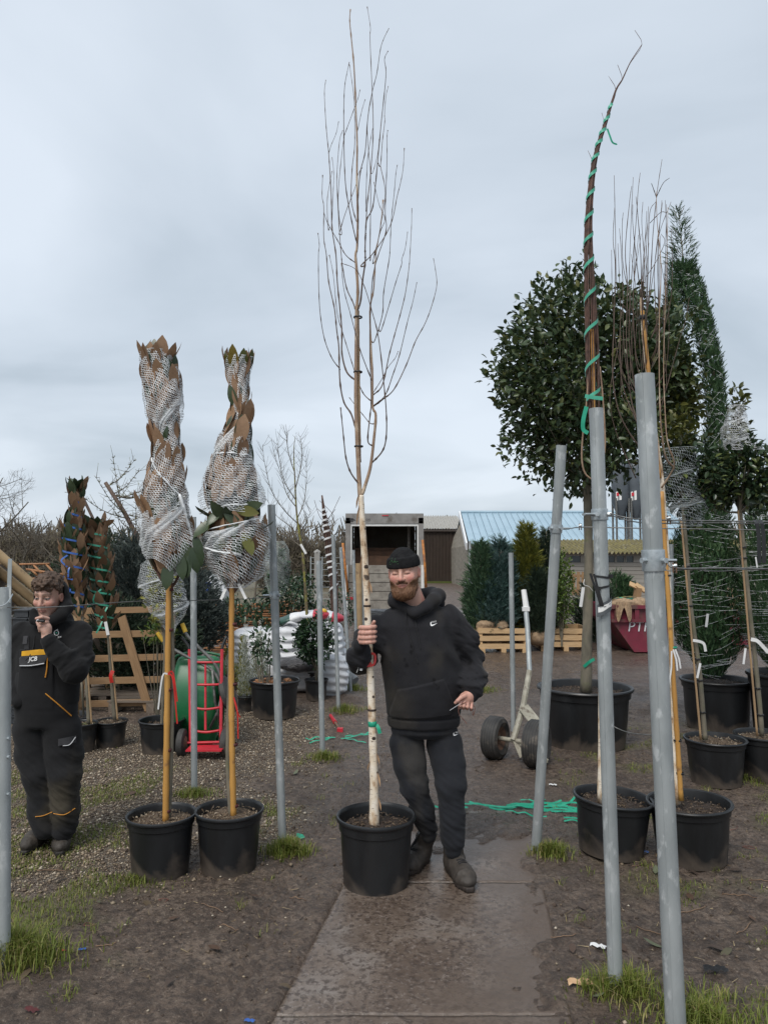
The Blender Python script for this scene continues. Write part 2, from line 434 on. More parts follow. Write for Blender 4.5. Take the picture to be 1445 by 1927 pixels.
MT['reed'] = simple('reddish_bamboo', (.42, .20, .085), (.24, .11, .05), 9, .6)
MT['red_paint'] = simple('red_paint', (.56, .028, .045), (.44, .022, .036), 10, .38, extra=(.12, .05, .04), extra_scale=18, extra_stops=(.68, .74))
MT['rubber'] = simple('worn_rubber', (.028, .027, .026), (.05, .047, .043), 12, .7, bs=60, bstr=.2, extra=(.20, .165, .13), extra_scale=7, extra_stops=(.56, .74))
MT['rust'] = simple('rusty_hub', (.20, .11, .07), (.10, .06, .04), 25, .8, bs=50, bstr=.3)
MT['green_tray'] = simple('green_barrow_plastic', (.010, .105, .038), (.014, .135, .05), 6, .33, extra=(.10, .12, .08), extra_scale=6, extra_stops=(.62, .8))
MT['yellow'] = simple('yellow_grip', (.72, .46, .04), (.55, .33, .03), 15, .5)
MT['trolley'] = simple('dirty_cream_steel', (.40, .38, .31), (.24, .22, .17), 12, .6, bs=50, bstr=.2, extra=(.10, .07, .05), extra_scale=15)
MT['bag'] = simple('white_woven_bag', (.66, .67, .69), (.55, .56, .585), 6, .5, bs=140, bstr=.15, bdist=.002, extra=(.38, .33, .27), extra_scale=3.5, extra_stops=(.62, .8))
MT['bag_red'] = simple('red_print_bag', (.50, .022, .05), (.42, .02, .04), 8, .4, bs=30, bstr=.3)
MT['bag_green'] = simple('dark_green_print_bag', (.022, .065, .05), (.03, .08, .06), 8, .4, bs=30, bstr=.3)
MT['black_film'] = simple('crumpled_black_film', (.025, .024, .026), (.09, .085, .09), 7, .3, bs=14, bstr=1.0, bdist=.05)
MT['burlap'] = simple('burlap', (.36, .25, .155), (.22, .15, .092), 25, .9, bs=120, bstr=.4, stretch=(1, 1, 1))
MT['maroon'] = simple('maroon_skip_paint', (.19, .020, .042), (.14, .016, .032), 5, .55, bs=25, bstr=.2, extra=(.085, .062, .045), extra_scale=3.2, extra_stops=(.46, .66), extra_stretch=(1, 1, .4))
MT['van'] = simple('dirty_grey_van_frame', (.27, .26, .245), (.20, .19, .18), 4, .5, extra=(.13, .115, .10), extra_scale=3)
MT['van_white'] = simple('van_white_trim', (.70, .70, .68), (.6, .6, .58), 6, .5)
MT['van_inside'] = simple('van_plywood_lining', (.30, .285, .24), (.22, .205, .17), 3, .7)
MT['van_brown'] = simple('brown_ply_boards', (.17, .085, .045), (.11, .058, .033), 5, .7)
MT['ramp'] = simple('muddy_grey_ramp_board', (.30, .275, .235), (.19, .17, .145), 6, .75, bs=30, bstr=.3, extra=(.12, .10, .085), extra_scale=9, extra_stops=(.55, .75))
MT['orange'] = simple('rusty_orange_paint', (.52, .20, .035), (.26, .10, .04), 12, .6)
MT['door_brown'] = simple('brown_profiled_cladding', (.082, .062, .05), (.065, .05, .041), 3, .5)
MT['roof_cement'] = simple('grey_fibre_cement', (.42, .41, .38), (.32, .31, .285), 4, .85)
MT['roof_blue'] = simple('pale_blue_grey_sheet_roof', (.34, .46, .54), (.29, .405, .48), .6, .45, stretch=(1, 1, .2))
MT['stone'] = simple('rubble_stone', (.30, .27, .22), (.17, .15, .12), 5, .9, bs=6, bstr=1, bdist=.05)
MT['trim_white'] = simple('white_barge_board', (.78, .79, .80), (.7, .71, .72), 4, .5)
MT['roof_moss'] = simple('mossy_corrugated_roof', (.20, .17, .06), (.11, .095, .05), 3, .9, bs=20, bstr=.5, extra=(.26, .235, .16), extra_scale=2.5)
MT['siding'] = simple('silvered_board', (.36, .335, .30), (.25, .23, .20), 4, .85, stretch=(.15, 1, 1), bs=30, bstr=.2)
MT['glass_dark'] = simple('dark_window_glass', (.035, .045, .05), (.05, .06, .065), 2, .12)
MT['silo'] = simple('dark_grey_silo', (.085, .10, .115), (.07, .082, .095), 3, .45)
MT['ibc_white'] = simple('white_tank_plastic', (.72, .74, .76), (.62, .65, .68), 3, .45)
MT['blue_crate'] = simple('blue_plastic_crate', (.02, .10, .48), (.02, .085, .4), 5, .45)
MT['concrete'] = simple('pale_concrete', (.33, .32, .30), (.25, .24, .225), 3, .9)
MT['cardboard'] = simple('brown_cardboard', (.40, .29, .18), (.33, .235, .145), 5, .8)
MT['slate_tray'] = simple('black_nursery_tray', (.028, .031, .036), (.05, .054, .06), 14, .5)
MT['paper'] = simple('white_paper', (.75, .75, .74), (.7, .7, .69), 20, .6)
MT['grey_label'] = simple('grey_label_card', (.10, .11, .12), (.08, .09, .10), 20, .5)
MT['ink'] = simple('dark_ink', (.03, .03, .035), (.04, .04, .045), 20, .6)
MT['white_print'] = simple('white_print', (.80, .80, .80), (.74, .74, .74), 20, .6)
MT['green_print'] = simple('green_thread', (.03, .10, .035), (.025, .08, .03), 40, .8)
MT['pvc'] = simple('grey_pvc_pipe', (.20, .21, .22), (.16, .17, .18), 6, .4)
MT['mag_leaf'] = leafmat('magnolia_leaf', [(0, (.12, .115, .022)), (.5, (.07, .09, .025)), (1, (.17, .125, .025))], .28, .12, back=(.27, .135, .062))
MT['mag_brown'] = leafmat('magnolia_leaf_underside', [(0, (.30, .18, .10)), (.45, (.37, .23, .14)), (.75, (.23, .135, .075)), (1, (.17, .10, .058))], .7, .1)
MT['mag_green'] = leafmat('magnolia_leaf_upper', [(0, (0.035, 0.05625, 0.0275)), (1, (0.075, 0.1025, 0.05625))], .3, .1)
MT['photinia'] = leafmat('evergreen_crown_leaf', [(0, (0.03312, 0.05888, 0.0276)), (.6, (0.06256, 0.09568, 0.04048)), (.9, (0.1104, 0.138, 0.05152)), (1, (0.184, 0.184, 0.0644))], .34, .16)
MT['olive_leaf'] = leafmat('olive_green_leaf', [(0, (.05, .062, .015)), (.6, (.085, .095, .022)), (1, (.15, .145, .04))], .4, .22)
MT['holly'] = leafmat('holly_leaf', [(0, (0.02112, 0.04224, 0.02112)), (.7, (0.04992, 0.08064, 0.0384)), (1, (0.1536, 0.1824, 0.0576))], .25, .1)
MT['laurel'] = leafmat('bright_laurel_leaf', [(0, (0.055, 0.11, 0.0198)), (1, (0.154, 0.209, 0.044))], .35, .25)
MT['camellia'] = leafmat('camellia_leaf', [(0, (0.0168, 0.042, 0.0196)), (1, (0.056, 0.098, 0.0448))], .25, .1)
MT['cyp_dark'] = leafmat('dark_green_cypress', [(0, (0.0234, 0.0585, 0.0234)), (.6, (0.0546, 0.1209, 0.0468)), (1, (0.1073, 0.1852, 0.078))], .7, .15)
MT['fir_blue'] = leafmat('blue_green_fir', [(0, (0.026, 0.065, 0.05525)), (.6, (0.07313, 0.1382, 0.1219)), (1, (0.1625, 0.2438, 0.2275))], .7, .1)
MT['fir_green'] = leafmat('green_pine', [(0, (0.03132, 0.07047, 0.03523)), (.6, (0.06851, 0.1331, 0.06656)), (1, (0.1469, 0.2252, 0.1174))], .7, .1)
MT['cyp_yellow'] = leafmat('yellow_green_cypress', [(0, (0.0624, 0.078, 0.01248)), (.6, (0.156, 0.1638, 0.02184)), (1, (0.2964, 0.273, 0.0468))], .7, .2)
MT['gold'] = leafmat('golden_conifer', [(0, (.10, .12, .03)), (.6, (.22, .23, .06)), (1, (.38, .34, .07))], .7, .2)
MT['yew'] = leafmat('dark_yew', [(0, (0.01568, 0.03136, 0.0196)), (1, (0.0588, 0.0882, 0.05096))], .7, .1)
MT['juniper'] = leafmat('grey_blue_juniper', [(0, (0.0275, 0.04, 0.0375)), (.6, (0.06875, 0.0875, 0.08125)), (1, (0.125, 0.15, 0.1313))], .75, .1)
MT['grass'] = leafmat('grass_blade', [(0, (0.12, 0.162, 0.024)), (.6, (0.204, 0.246, 0.042)), (.85, (0.288, 0.276, 0.084)), (1, (0.408, 0.324, 0.156))], .6, .3)
MT['litter_leaf'] = leafmat('fallen_leaf', [(0, (.05, .045, .04)), (.5, (.11, .06, .035)), (.8, (.10, .095, .055)), (1, (.17, .20, .12))], .5, .1)
MT['pebble'] = leafmat('gravel_stone', [(0, (.085, .060, .044)), (.45, (.17, .125, .085)), (.8, (.33, .26, .18)), (1, (.56, .49, .39))], .6, 0)
MT['hedge'] = leafmat('bare_hedge_twig', [(0, (0.08625, 0.069, 0.05175)), (.7, (0.1495, 0.1265, 0.09775)), (1, (0.1955, 0.1725, 0.1035))], .9, 0)
MT['skin'] = colmat('skin', .5, 90, .10, sss=.12, bs=220, bstr=.08)
MT['cloth'] = colmat('worn_black_cotton', .92, 14, .25, bs=260, bstr=.25, bdist=.001, spec=.2, sheen=.05)
MT['boot'] = colmat('worn_boot_leather', .65, 40, .4, bs=90, bstr=.3, bdist=.003)
MT['beard'] = colmat('beard_hair', .65, 130, .45, bs=260, bstr=.8, bdist=.003)
MT['hair'] = colmat('brown_curly_hair', .6, 110, .5, bs=160, bstr=.9, bdist=.004)
MT['knit'] = simple('black_knit', (.010, .010, .011), (.017, .017, .018), 40, .95, bs=300, bstr=.4, bdist=.002, spec=.15)
MT['cord'] = simple('dark_cord', (.010, .010, .012), (.018, .018, .02), 40, .9)
MT['orange_pipe'] = simple('orange_piping', (.62, .27, .03), (.5, .2, .02), 30, .7)
MT['yellow_cloth'] = simple('yellow_workwear', (.66, .35, .012), (.52, .26, .01), 14, .8, bs=60, bstr=.2)
MT['grey_cloth'] = simple('grey_workwear', (.030, .030, .034), (.05, .05, .054), 14, .85, bs=150, bstr=.3)
MT['reflect'] = simple('silver_piping', (.55, .56, .58), (.45, .46, .48), 30, .4)
MT['copper_wire'] = simple('brown_coated_wire', (.16, .065, .045), (.10, .045, .035), 30, .45)
MT['stick'] = simple('dry_stick', (.22, .14, .085), (.12, .075, .05), 20, .85)
def filmmat():
 m, nt, N, L, b = nmat('translucent_wrap_film')
 b.inputs['Base Color'].default_value = (.72, .78, .76, 1); b.inputs['Roughness'].default_value = .35
 tr = node(nt, 'ShaderNodeBsdfTransparent'); ms = node(nt, 'ShaderNodeMixShader')
 L.new(ramp(nt, noise(nt, 9, 6, .65, stretch=(1, 1, .6)), [(.40, .06), (.75, .45)]), ms.inputs[0])
 L.new(tr.outputs[0], ms.inputs[1]); L.new(b.outputs[0], ms.inputs[2]); L.new(ms.outputs[0], N['Material Output'].inputs[0])
 bump(nt, b, noise(nt, 14, 5), .6, .02); return m
MT['film'] = filmmat()
# ------------------------------------------------------------------ ground, path, gravel, grass
def path_l(y): return -.44 + (y - 2.97) * .175
def path_r(y): return .74 + (y - 3.1) * .12
def masks(x, y):
 p3 = np.stack([x, y, np.zeros_like(x)], 1)
 n1 = fbm(p3 * .9, 4, 11); n2 = fbm(p3 * 2.6, 4, 21)
 # muddy wheel track between the two rows of posts
 tl = np.where(y < 5, path_l(y) - .30, -.42 + (y - 5) * .012); tr = np.where(y < 6, 1.0 + (y - 3) * .1, 1.3 + (y - 6) * .12)
 track = sstep(-.22, .22, x - tl + n2 * .15) * sstep(-.35, .35, tr - x + n2 * .25) * (1 - sstep(17, 22, y))
 gravel = sstep(-.1, .6, -.62 - x + n2 * .6) * sstep(3.9, 4.7, y + n1 * .6) * (1 - sstep(8.6, 9.6, y)) * sstep(-.35, .25, n1 + .28)
 gravel = gravel * (1 - track)
 near_l = sstep(-.25, .3, -.75 - x + n1 * .5) * (1 - sstep(6.0, 7.0, y + n2 * .5))
 grass = near_l * sstep(.0, .35, n2 - .02 + .40 * sstep(-1.1, -2.3, x) - .40 * sstep(4.5, 3.4, y) * sstep(-2.3, -1.2, x)) 
 right = sstep(0, .4, x - 1.15 + n1 * .3) * sstep(0.05, .4, n2 + .03) * (1 - sstep(7.5, 9.5, y))
 grass = np.maximum(grass * .9, right * .55) * (1 - track)
 grass = np.maximum(grass, .9 * sstep(24, 27, y + n1 * 2) * np.maximum(sstep(-1.5, -4, x + n2), sstep(62, 70, y)))
 wet = np.clip(track * (.55 + .6 * n1) + sstep(8, 11, y) * (1 - sstep(26, 30, y)) * (.55 + .7 * n2), 0, 1)
 return gravel, np.clip(grass, 0, 1), wet, track
def ghz(x, y):
 x = np.asarray(x, float); y = np.asarray(y, float)
 p3 = np.stack([x, y, np.zeros_like(x)], 1)
 g, gr, wet, track = masks(x, y)
 z = .010 * fbm(p3 * 1.1, 3, 3) + .007 * fbm(p3 * 7, 4, 5) + .0055 * np.abs(fbm(p3 * 17, 3, 6))
 far = sstep(6.5, 9, y)
 z = z + (.055 * far + .006) * fbm(p3 * np.array([[2.3, 4.2, 1]]), 4, 9)
 mudm = np.clip(1 - gr * .8 - g * .8, 0, 1); z = z + mudm * (.018 * (np.abs(fbm(p3 * 9, 3, 71)) - .2) + .016 * (np.abs(fbm(p3 * 23, 2, 73)) - .2))
 rt = sstep(.0, .25, x - path_r(y) + .12) * (1 - sstep(1.3, 1.9, x)); z = z + rt * .016 * (fbm(p3 * 11, 3, 15) + .2)
 # tyre ribs pressed into the mud left of the path
 v = x - path_l(y) + .30 + .09 * np.sin(y * 1.7)
 rib = np.exp(-(v / .13) ** 2) * (y < 7)
 z = z - rib * .014 + rib * .008 * np.sin((x * .9 - y * .12) * 150)
 # under the slabs the ground drops, mud creeps over the right and far ends
 ins = sstep(-.02, .02, x - path_l(y)) * sstep(-.02, .02, path_r(y) - x) * (1 - sstep(5.3, 5.45, y))
 n = fbm(p3 * 3.1, 4, 31)
 n = n + .35 * fbm(p3 * 13, 3, 33)
 over = np.maximum(sstep(-.34, .06, x - path_r(y) + n * .30), sstep(4.55, 5.35, y + n * .9 + .5 * np.clip(x, -.3, .6)))
 z = z - ins * (1 - over) * .05 + ins * over * (.018 + .012 * n)
 return z * (1 - sstep(22, 30, y)) 
def gz(x, y): return float(ghz(np.array([x]), np.array([y]))[0])
def GP(px, py):
 p = G(px, py); p.z = gz(p.x, p.y); return p
def groundmat():
 m, nt, N, L, b = nmat('churned_mud')
 f = noise(nt, 3.2, 8, .62); f2 = noise(nt, 28, 6, .65); f3 = noise(nt, 1.1, 4)
 c = ramp(nt, f, [(.28, (.056, .037, .026)), (.48, (.112, .078, .056)), (.72, (.20, .148, .110))])
 c = mix(nt, ramp(nt, f2, [(.46, 0.0), (.58, .85)]), c, (.048, .033, .025))
 c = mix(nt, ramp(nt, noise(nt, 62, 5, .75), [(.54, 0.0), (.64, .75)]), c, (.25, .20, .155))
 c = mix(nt, ramp(nt, noise(nt, 8.5, 6, .7), [(.36, .85), (.50, 0.0)]), c, (.042, .028, .020))
 c = mix(nt, ramp(nt, noise(nt, 6.5, 6, .7, stretch=(1, 1.5, 1)), [(.56, 0.0), (.70, .7)]), c, (.21, .160, .122))
 w = attr(nt, 'wet').outputs['Fac']; g = attr(nt, 'gravel').outputs['Fac']; gr = attr(nt, 'grass').outputs['Fac']
 wm = node(nt, 'ShaderNodeMath', operation='MULTIPLY'); L.new(w, wm.inputs[0]); wm.inputs[1].default_value = .6; c = mix(nt, wm.outputs[0], c, mix(nt, f2, (.145, .110, .089), (.052, .036, .027)))
 # fine grit
 vo = node(nt, 'ShaderNodeTexVoronoi'); vo.inputs['Scale'].default_value = 95; tc = node(nt, 'ShaderNodeTexCoord'); L.new(tc.outputs['Object'], vo.inputs['Vector'])
 vc = node(nt, 'ShaderNodeSeparateColor'); L.new(vo.outputs['Color'], vc.inputs[0])
 grit = ramp(nt, vc.outputs[0], [(0, (.07, .05, .038)), (.45, (.16, .12, .085)), (.8, (.30, .24, .17)), (1, (.44, .38, .30))])
 c = mix(nt, g, c, grit)
 mu = node(nt, 'ShaderNodeMath', operation='MULTIPLY'); L.new(gr, mu.inputs[0]); L.new(ramp(nt, noise(nt, 17, 5), [(.38, .15), (.62, 1.0)]), mu.inputs[1])
 c = mix(nt, mu.outputs[0], c, mix(nt, noise(nt, 60, 3), (.11, .115, .035), (.16, .135, .075)))
 L.new(c, b.inputs['Base Color'])
 pud = node(nt, 'ShaderNodeMath', operation='MULTIPLY'); L.new(w, pud.inputs[0]); L.new(ramp(nt, f3, [(.36, .35), (.62, 1.0)]), pud.inputs[1])
 L.new(ramp(nt, pud.outputs[0], [(.05, .62), (.4, .36), (.85, .17)]), b.inputs['Roughness'])
 b.inputs['Specular IOR Level'].default_value = .5
 h = node(nt, 'ShaderNodeMath', operation='ADD'); L.new(noise(nt, 22, 8, .68), h.inputs[0])
 hv = node(nt, 'ShaderNodeMath', operation='MULTIPLY'); L.new(vo.outputs['Distance'], hv.inputs[0]); L.new(g, hv.inputs[1]); L.new(hv.outputs[0], h.inputs[1])
 bump(nt, b, h.outputs[0], .95, .045)
 return m
def axis_lines(lo, hi, a, b, d, grow=1.22):
 """dense spacing d inside [a,b], growing outside to lo/hi"""
 l = list(np.arange(a, b + d / 2, d)); s = d
 while l[-1] < hi: s *= grow; l.append(l[-1] + s)
 s = d; pre = []
 x = a
 while x > lo: s *= grow; x -= s; pre.append(x)
 return np.array(pre[::-1] + l)
def build_ground():
 xs = axis_lines(-900, 900, -3.2, 3.1, .0175, 1.10); ys = np.concatenate([axis_lines(-60, 2.1, 2.1, 2.12, .03, 1.4)[:-2], np.arange(2.1, 5.2, .0145), np.arange(5.2, 7.4, .021)])
 y = ys[-1]; s = .022; e = []
 while y < 2500: s *= 1.028 if y < 40 else 1.2; y += s; e.append(y)
 ys = np.concatenate([ys, e])
 X, Y = np.meshgrid(xs, ys, indexing='ij'); x = X.ravel(); y = Y.ravel()
 z = ghz(x, y); g, gr, wet, tr = masks(x, y)
 nx, ny = len(xs), len(ys)
 i = (np.arange(nx - 1)[:, None] * ny + np.arange(ny - 1)[None, :]).ravel()
 Q = np.stack([i, i + ny, i + ny + 1, i + 1], 1)
 o = part_np('ground', np.stack([x, y, z], 1), Q, groundmat(), attrs={'gravel': g, 'grass': gr, 'wet': wet})
 o['kind'] = 'structure'
build_ground()
def slabmat():
 m, nt, N, L, b = nmat('wet_muddy_concrete')
 f = noise(nt, 2.4, 8, .62, dist=.6); f2 = noise(nt, 34, 7, .7)
 c = ramp(nt, f, [(.30, (.205, .178, .158)), (.46, (.140, .107, .084)), (.66, (.088, .062, .046))])
 c = mix(nt, ramp(nt, f2, [(.49, 0.0), (.57, .9)]), c, (.055, .039, .030))
 c = mix(nt, ramp(nt, noise(nt, 62, 5, .75), [(.54, 0.0), (.64, .7)]), c, (.24, .20, .175))
 mu = attr(nt, 'mud').outputs['Fac']; c = mix(nt, mu, c, mix(nt, f2, (.130, .095, .072), (.066, .047, .035)))
 L.new(c, b.inputs['Base Color'])
 L.new(ramp(nt, noise(nt, 1.7, 5), [(.38, .42), (.56, .16)]), b.inputs['Roughness'])
 b.inputs['Specular IOR Level'].default_value = .5
 bump(nt, b, f2, .45, .012); return m
def build_path():
 root = thing('path', 'muddy concrete slab path', 'path', (0, 0, 0)); del root['label']; del root['category']; root['kind'] = 'structure'
 m = slabmat()
 for (y0, y1) in ((2.1, 3.045), (3.055, 4.25), (4.26, 5.45)):
  ys = np.arange(y0, y1 + .001, (y1 - y0) / 60); us = np.linspace(0, 1, 70)
  P = []
  for y in ys:
   xl, xr = path_l(y), path_r(y); P.append(np.stack([xl + (xr - xl) * us, np.full_like(us, y), np.zeros_like(us)], 1))
  P = np.concatenate(P); P[:, 2] = .008 + .004 * fbm(P * 2.2, 3, 41) + .003 * fbm(P * 14, 3, 43)
  nx, ny = len(us), len(ys)
  i = (np.arange(ny - 1)[:, None] * nx + np.arange(nx - 1)[None, :]).ravel()
  Q = np.stack([i, i + 1, i + nx + 1, i + nx], 1)
  e = fbm(P * 3.3, 4, 47); mud = np.maximum(sstep(-.50, -.10, P[:, 0] - path_r(P[:, 1]) + e * .3), sstep(4.0, 4.7, P[:, 1] + e * .7)); mud = np.maximum(mud, .8 * sstep(.05, .4, e)); mud = np.concatenate([mud, np.zeros(2 * (len(us) + len(ys)) - 4)])
  # skirt
  bd = np.concatenate([np.arange(nx), np.arange(1, ny) * nx + nx - 1, (ny - 1) * nx + np.arange(nx - 2, -1, -1), np.arange(ny - 2, 0, -1) * nx])
  S = P[bd].copy(); S[:, 2] -= .06; k = len(P) + np.arange(len(bd)); k2 = np.roll(k, -1); b2 = np.roll(bd, -1)
  part_np('slab', np.concatenate([P, S]), [np.concatenate([Q, np.stack([k, k2, b2, bd], 1)])], m, root, attrs={'mud': mud})
build_path()
def build_gravel():
 n = 120000
 x = rng.uniform(-4.8, .0, n); y = 3.3 + 6.4 * rng.random(n) ** 1.15
 g, gr, wet, tr = masks(x, y)
 keep = rng.random(n) < g * .8 + .010
 x, y = x[keep], y[keep]
 n2 = 420; x = np.concatenate([x, rng.uniform(-2.5, 2.6, n2)]); y = np.concatenate([y, 2.7 + 5 * rng.random(n2) ** 1.5])
 n = len(x); z = ghz(x, y)
 s = np.where(rng.random(n) < .12, rng.uniform(.011, .019, n), rng.uniform(.005, .011, n))
 base = np.array([[1, 0, 0], [-.9, .2, 0], [.1, .8, .05], [-.1, -.8, 0], [0, .1, .55], [0, 0, -.6]])
 a = rng.uniform(0, 2 * np.pi, n); ca, sa = np.cos(a), np.sin(a)
 V = np.broadcast_to(base, (n, 6, 3)) * (s[:, None, None]) * rng.uniform(.7, 1.3, (n, 6, 1))
 Vx = V[:, :, 0] * ca[:, None] - V[:, :, 1] * sa[:, None] + x[:, None]; Vy = V[:, :, 0] * sa[:, None] + V[:, :, 1] * ca[:, None] + y[:, None]
 Vz = V[:, :, 2] + (z + s * .25)[:, None]
 P = np.stack([Vx, Vy, Vz], 2).reshape(-1, 3)
 tri = np.array([[0, 2, 4], [2, 1, 4], [1, 3, 4], [3, 0, 4], [2, 0, 5], [1, 2, 5], [3, 1, 5], [0, 3, 5]])
 T = ((np.arange(n) * 6)[:, None, None] + tri[None]).reshape(-1, 3)
 o = part_np('gravel', P, T, MT['pebble'], attrs={'rnd': np.repeat(rng.random(n) ** 1.1, 6)})
 tag(o, 'small beige stones scattered over the mud beside the path', 'gravel'); o['kind'] = 'stuff'
build_gravel()
def blades(x, y, h, lean, w):
 n = len(x); z = ghz(x, y); a = rng.uniform(0, 2 * np.pi, n); d = np.stack([np.cos(a), np.sin(a), np.zeros(n)], 1)
 P0 = np.stack([x, y, z - .004], 1); up = np.array([0, 0, 1.])
 P1 = P0 + up * (h * .6)[:, None] + d * (h * lean * .35)[:, None]; P2 = P1 + up * (h * (.45 - .45 * lean))[:, None] + d * (h * lean * .6)[:, None]
 S = np.cross(d, up); W = np.broadcast_to(w, (n,))[:, None]
 V = np.stack([P0 - S * W / 2, P0 + S * W / 2, P1 + S * W * .42, P1 - S * W * .42, P2], 1).reshape(-1, 3)
 b = (np.arange(n) * 5)[:, None]
 return V, [b + np.array([[2, 4, 3]]), b + np.array([[0, 1, 2, 3]])], {'rnd': np.repeat(rng.random(n), 5)}
def build_grass():
 n = 230000
 x = rng.uniform(-3.9, 3.9, n); y = 2.6 + 5.4 * rng.random(n) ** 1.3
 g, gr, wet, tr = masks(x, y); keep = rng.random(n) < np.clip(gr * 1.5 - .35, 0, 1) * .8; x, y = x[keep], y[keep]
 it = [blades(x, y, rng.uniform(.014, .048, len(x)), rng.uniform(.2, .95, len(x)), .0040)]
 for k in range(170):
  tx, ty = rng.uniform(-3, 3.2), 2.8 + 4.5 * rng.random() ** 1.3
  if path_l(ty) - .25 < tx < path_r(ty) + .1: continue
  q = rng.integers(6, 26); it.append(blades(tx + rng.normal(0, .025, q), ty + rng.normal(0, .025, q), rng.uniform(.015, .055, q), rng.uniform(.3, 1, q), .0036))
 V, Fs, at = join_arr(*it)
 o = part_np('grass', V, Fs, MT['grass'], attrs=at); tag(o, 'short patchy grass growing through the mud', 'grass'); o['kind'] = 'stuff'
 tufts = [(30, 1810, .26, 1500, .17, 'around the galvanised post near the man in bib overalls'), (540, 1605, .15, 900, .13, 'beside the two potted magnolias'),
   (1035, 1612, .13, 650, .11, 'at the foot of the leaning brace post'), (1165, 1868, .17, 900, .13, 'at the foot of the post with the label'),
   (1320, 1925, .30, 1300, .10, 'behind the thickest post'), (365, 1498, .20, 500, .09, 'at the post behind the potted magnolias'),
   (610, 1430, .20, 500, .10, 'at the post beside the red handled tool'), (650, 1338, .26, 500, .11, 'at the thin post beyond the red handled tool'),
   (665, 1298, .24, 400, .11, 'at the leaning thin post by the white bags'), (905, 1302, .30, 500, .10, 'behind the man with the birch'),
   (1420, 1470, .22, 260, .09, 'beside the potted standards'), (260, 1660, .22, 420, .06, 'in front of the twin magnolia pots')]
 for (px, py, r, c, h, where) in tufts:
  p = G(px, py); a = rng.uniform(0, 2 * np.pi, c); q = r * np.abs(rng.normal(0, .5, c))
  x = p.x + np.cos(a) * q * 1.2; y = p.y + np.sin(a) * q * .8
  V, Fs, at = blades(x, y, h * rng.uniform(.35, 1.1, c) * np.clip(1.2 - q / r * .7, .3, 1), rng.uniform(.15, .95, c), .0048)
  o = part_np('grass_tuft', V, Fs, MT['grass'], attrs=at, origin=(p.x, p.y, 0)); tag(o, 'long green grass tuft ' + where, 'grass tuft', 'grass tufts round the posts')
  o['kind'] = 'stuff'
build_grass()
def build_hills():
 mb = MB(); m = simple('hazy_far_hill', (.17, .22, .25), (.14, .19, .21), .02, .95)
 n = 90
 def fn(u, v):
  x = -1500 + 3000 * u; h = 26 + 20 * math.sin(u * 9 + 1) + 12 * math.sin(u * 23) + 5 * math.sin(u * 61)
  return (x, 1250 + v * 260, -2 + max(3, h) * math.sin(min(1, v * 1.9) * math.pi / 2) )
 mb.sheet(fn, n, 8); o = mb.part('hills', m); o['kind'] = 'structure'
build_hills()
# ------------------------------------------------------------------ signed-distance modelling (people, bags, boots)
def v3(p): return np.array([p[0], p[1], p[2]], float)
def s_cone(P, a, b, ra, rb):
 a = v3(a); b = v3(b); ab = b - a; t = np.clip(((P - a) @ ab) / (ab @ ab + 1e-12), 0, 1)
 return np.linalg.norm(P - (a + t[:, None] * ab), axis=1) - (ra + (rb - ra) * t)
def s_ell(P, c, r, Rm=None):
 q = P - v3(c)
 if Rm is not None: q = q @ Rm
 r = np.asarray(r, float); k0 = np.linalg.norm(q / r, axis=1); k1 = np.linalg.norm(q / (r * r), axis=1) + 1e-9
 return k0 * (k0 - 1) / k1
def s_box(P, c, h, r=0.0, Rm=None):
 q = P - v3(c)
 if Rm is not None: q = q @ Rm
 q = np.abs(q) - (np.asarray(h, float) - r)
 return np.linalg.norm(np.maximum(q, 0), axis=1) + np.minimum(q.max(1), 0) - r
def s_stack(P, rows, k=.02):
 """rows (z, cx, cy, rx, ry) ascending: elliptical body of varying section"""
 rows = sorted(rows); z = np.array([r[0] for r in rows]); q = P[:, 2]
 f = [np.interp(q, z, [r[i] for r in rows]) for i in (1, 2, 3, 4)]
 dx = P[:, 0] - f[0]; dy = P[:, 1] - f[1]
 kk = np.sqrt((dx / f[2]) ** 2 + (dy / f[3]) ** 2 + 1e-9); g = np.sqrt((dx / f[2] ** 2) ** 2 + (dy / f[3] ** 2) ** 2 + 1e-9)
 d = kk * (kk - 1) / g
 zc = np.maximum(z[0] - q, q - z[-1])
 return smax(d, zc, k)
def smin(a, b, k):
 h = np.clip(.5 + .5 * (b - a) / k, 0, 1); return b + (a - b) * h - k * h * (1 - h)
def smax(a, b, k): return -smin(-a, -b, k)
def s_chain(P, pts, rad, k=.02):
 d = None
 for i in range(len(pts) - 1):
  e = s_cone(P, pts[i], pts[i + 1], rad[i], rad[i + 1]); d = e if d is None else smin(d, e, k)
 return d
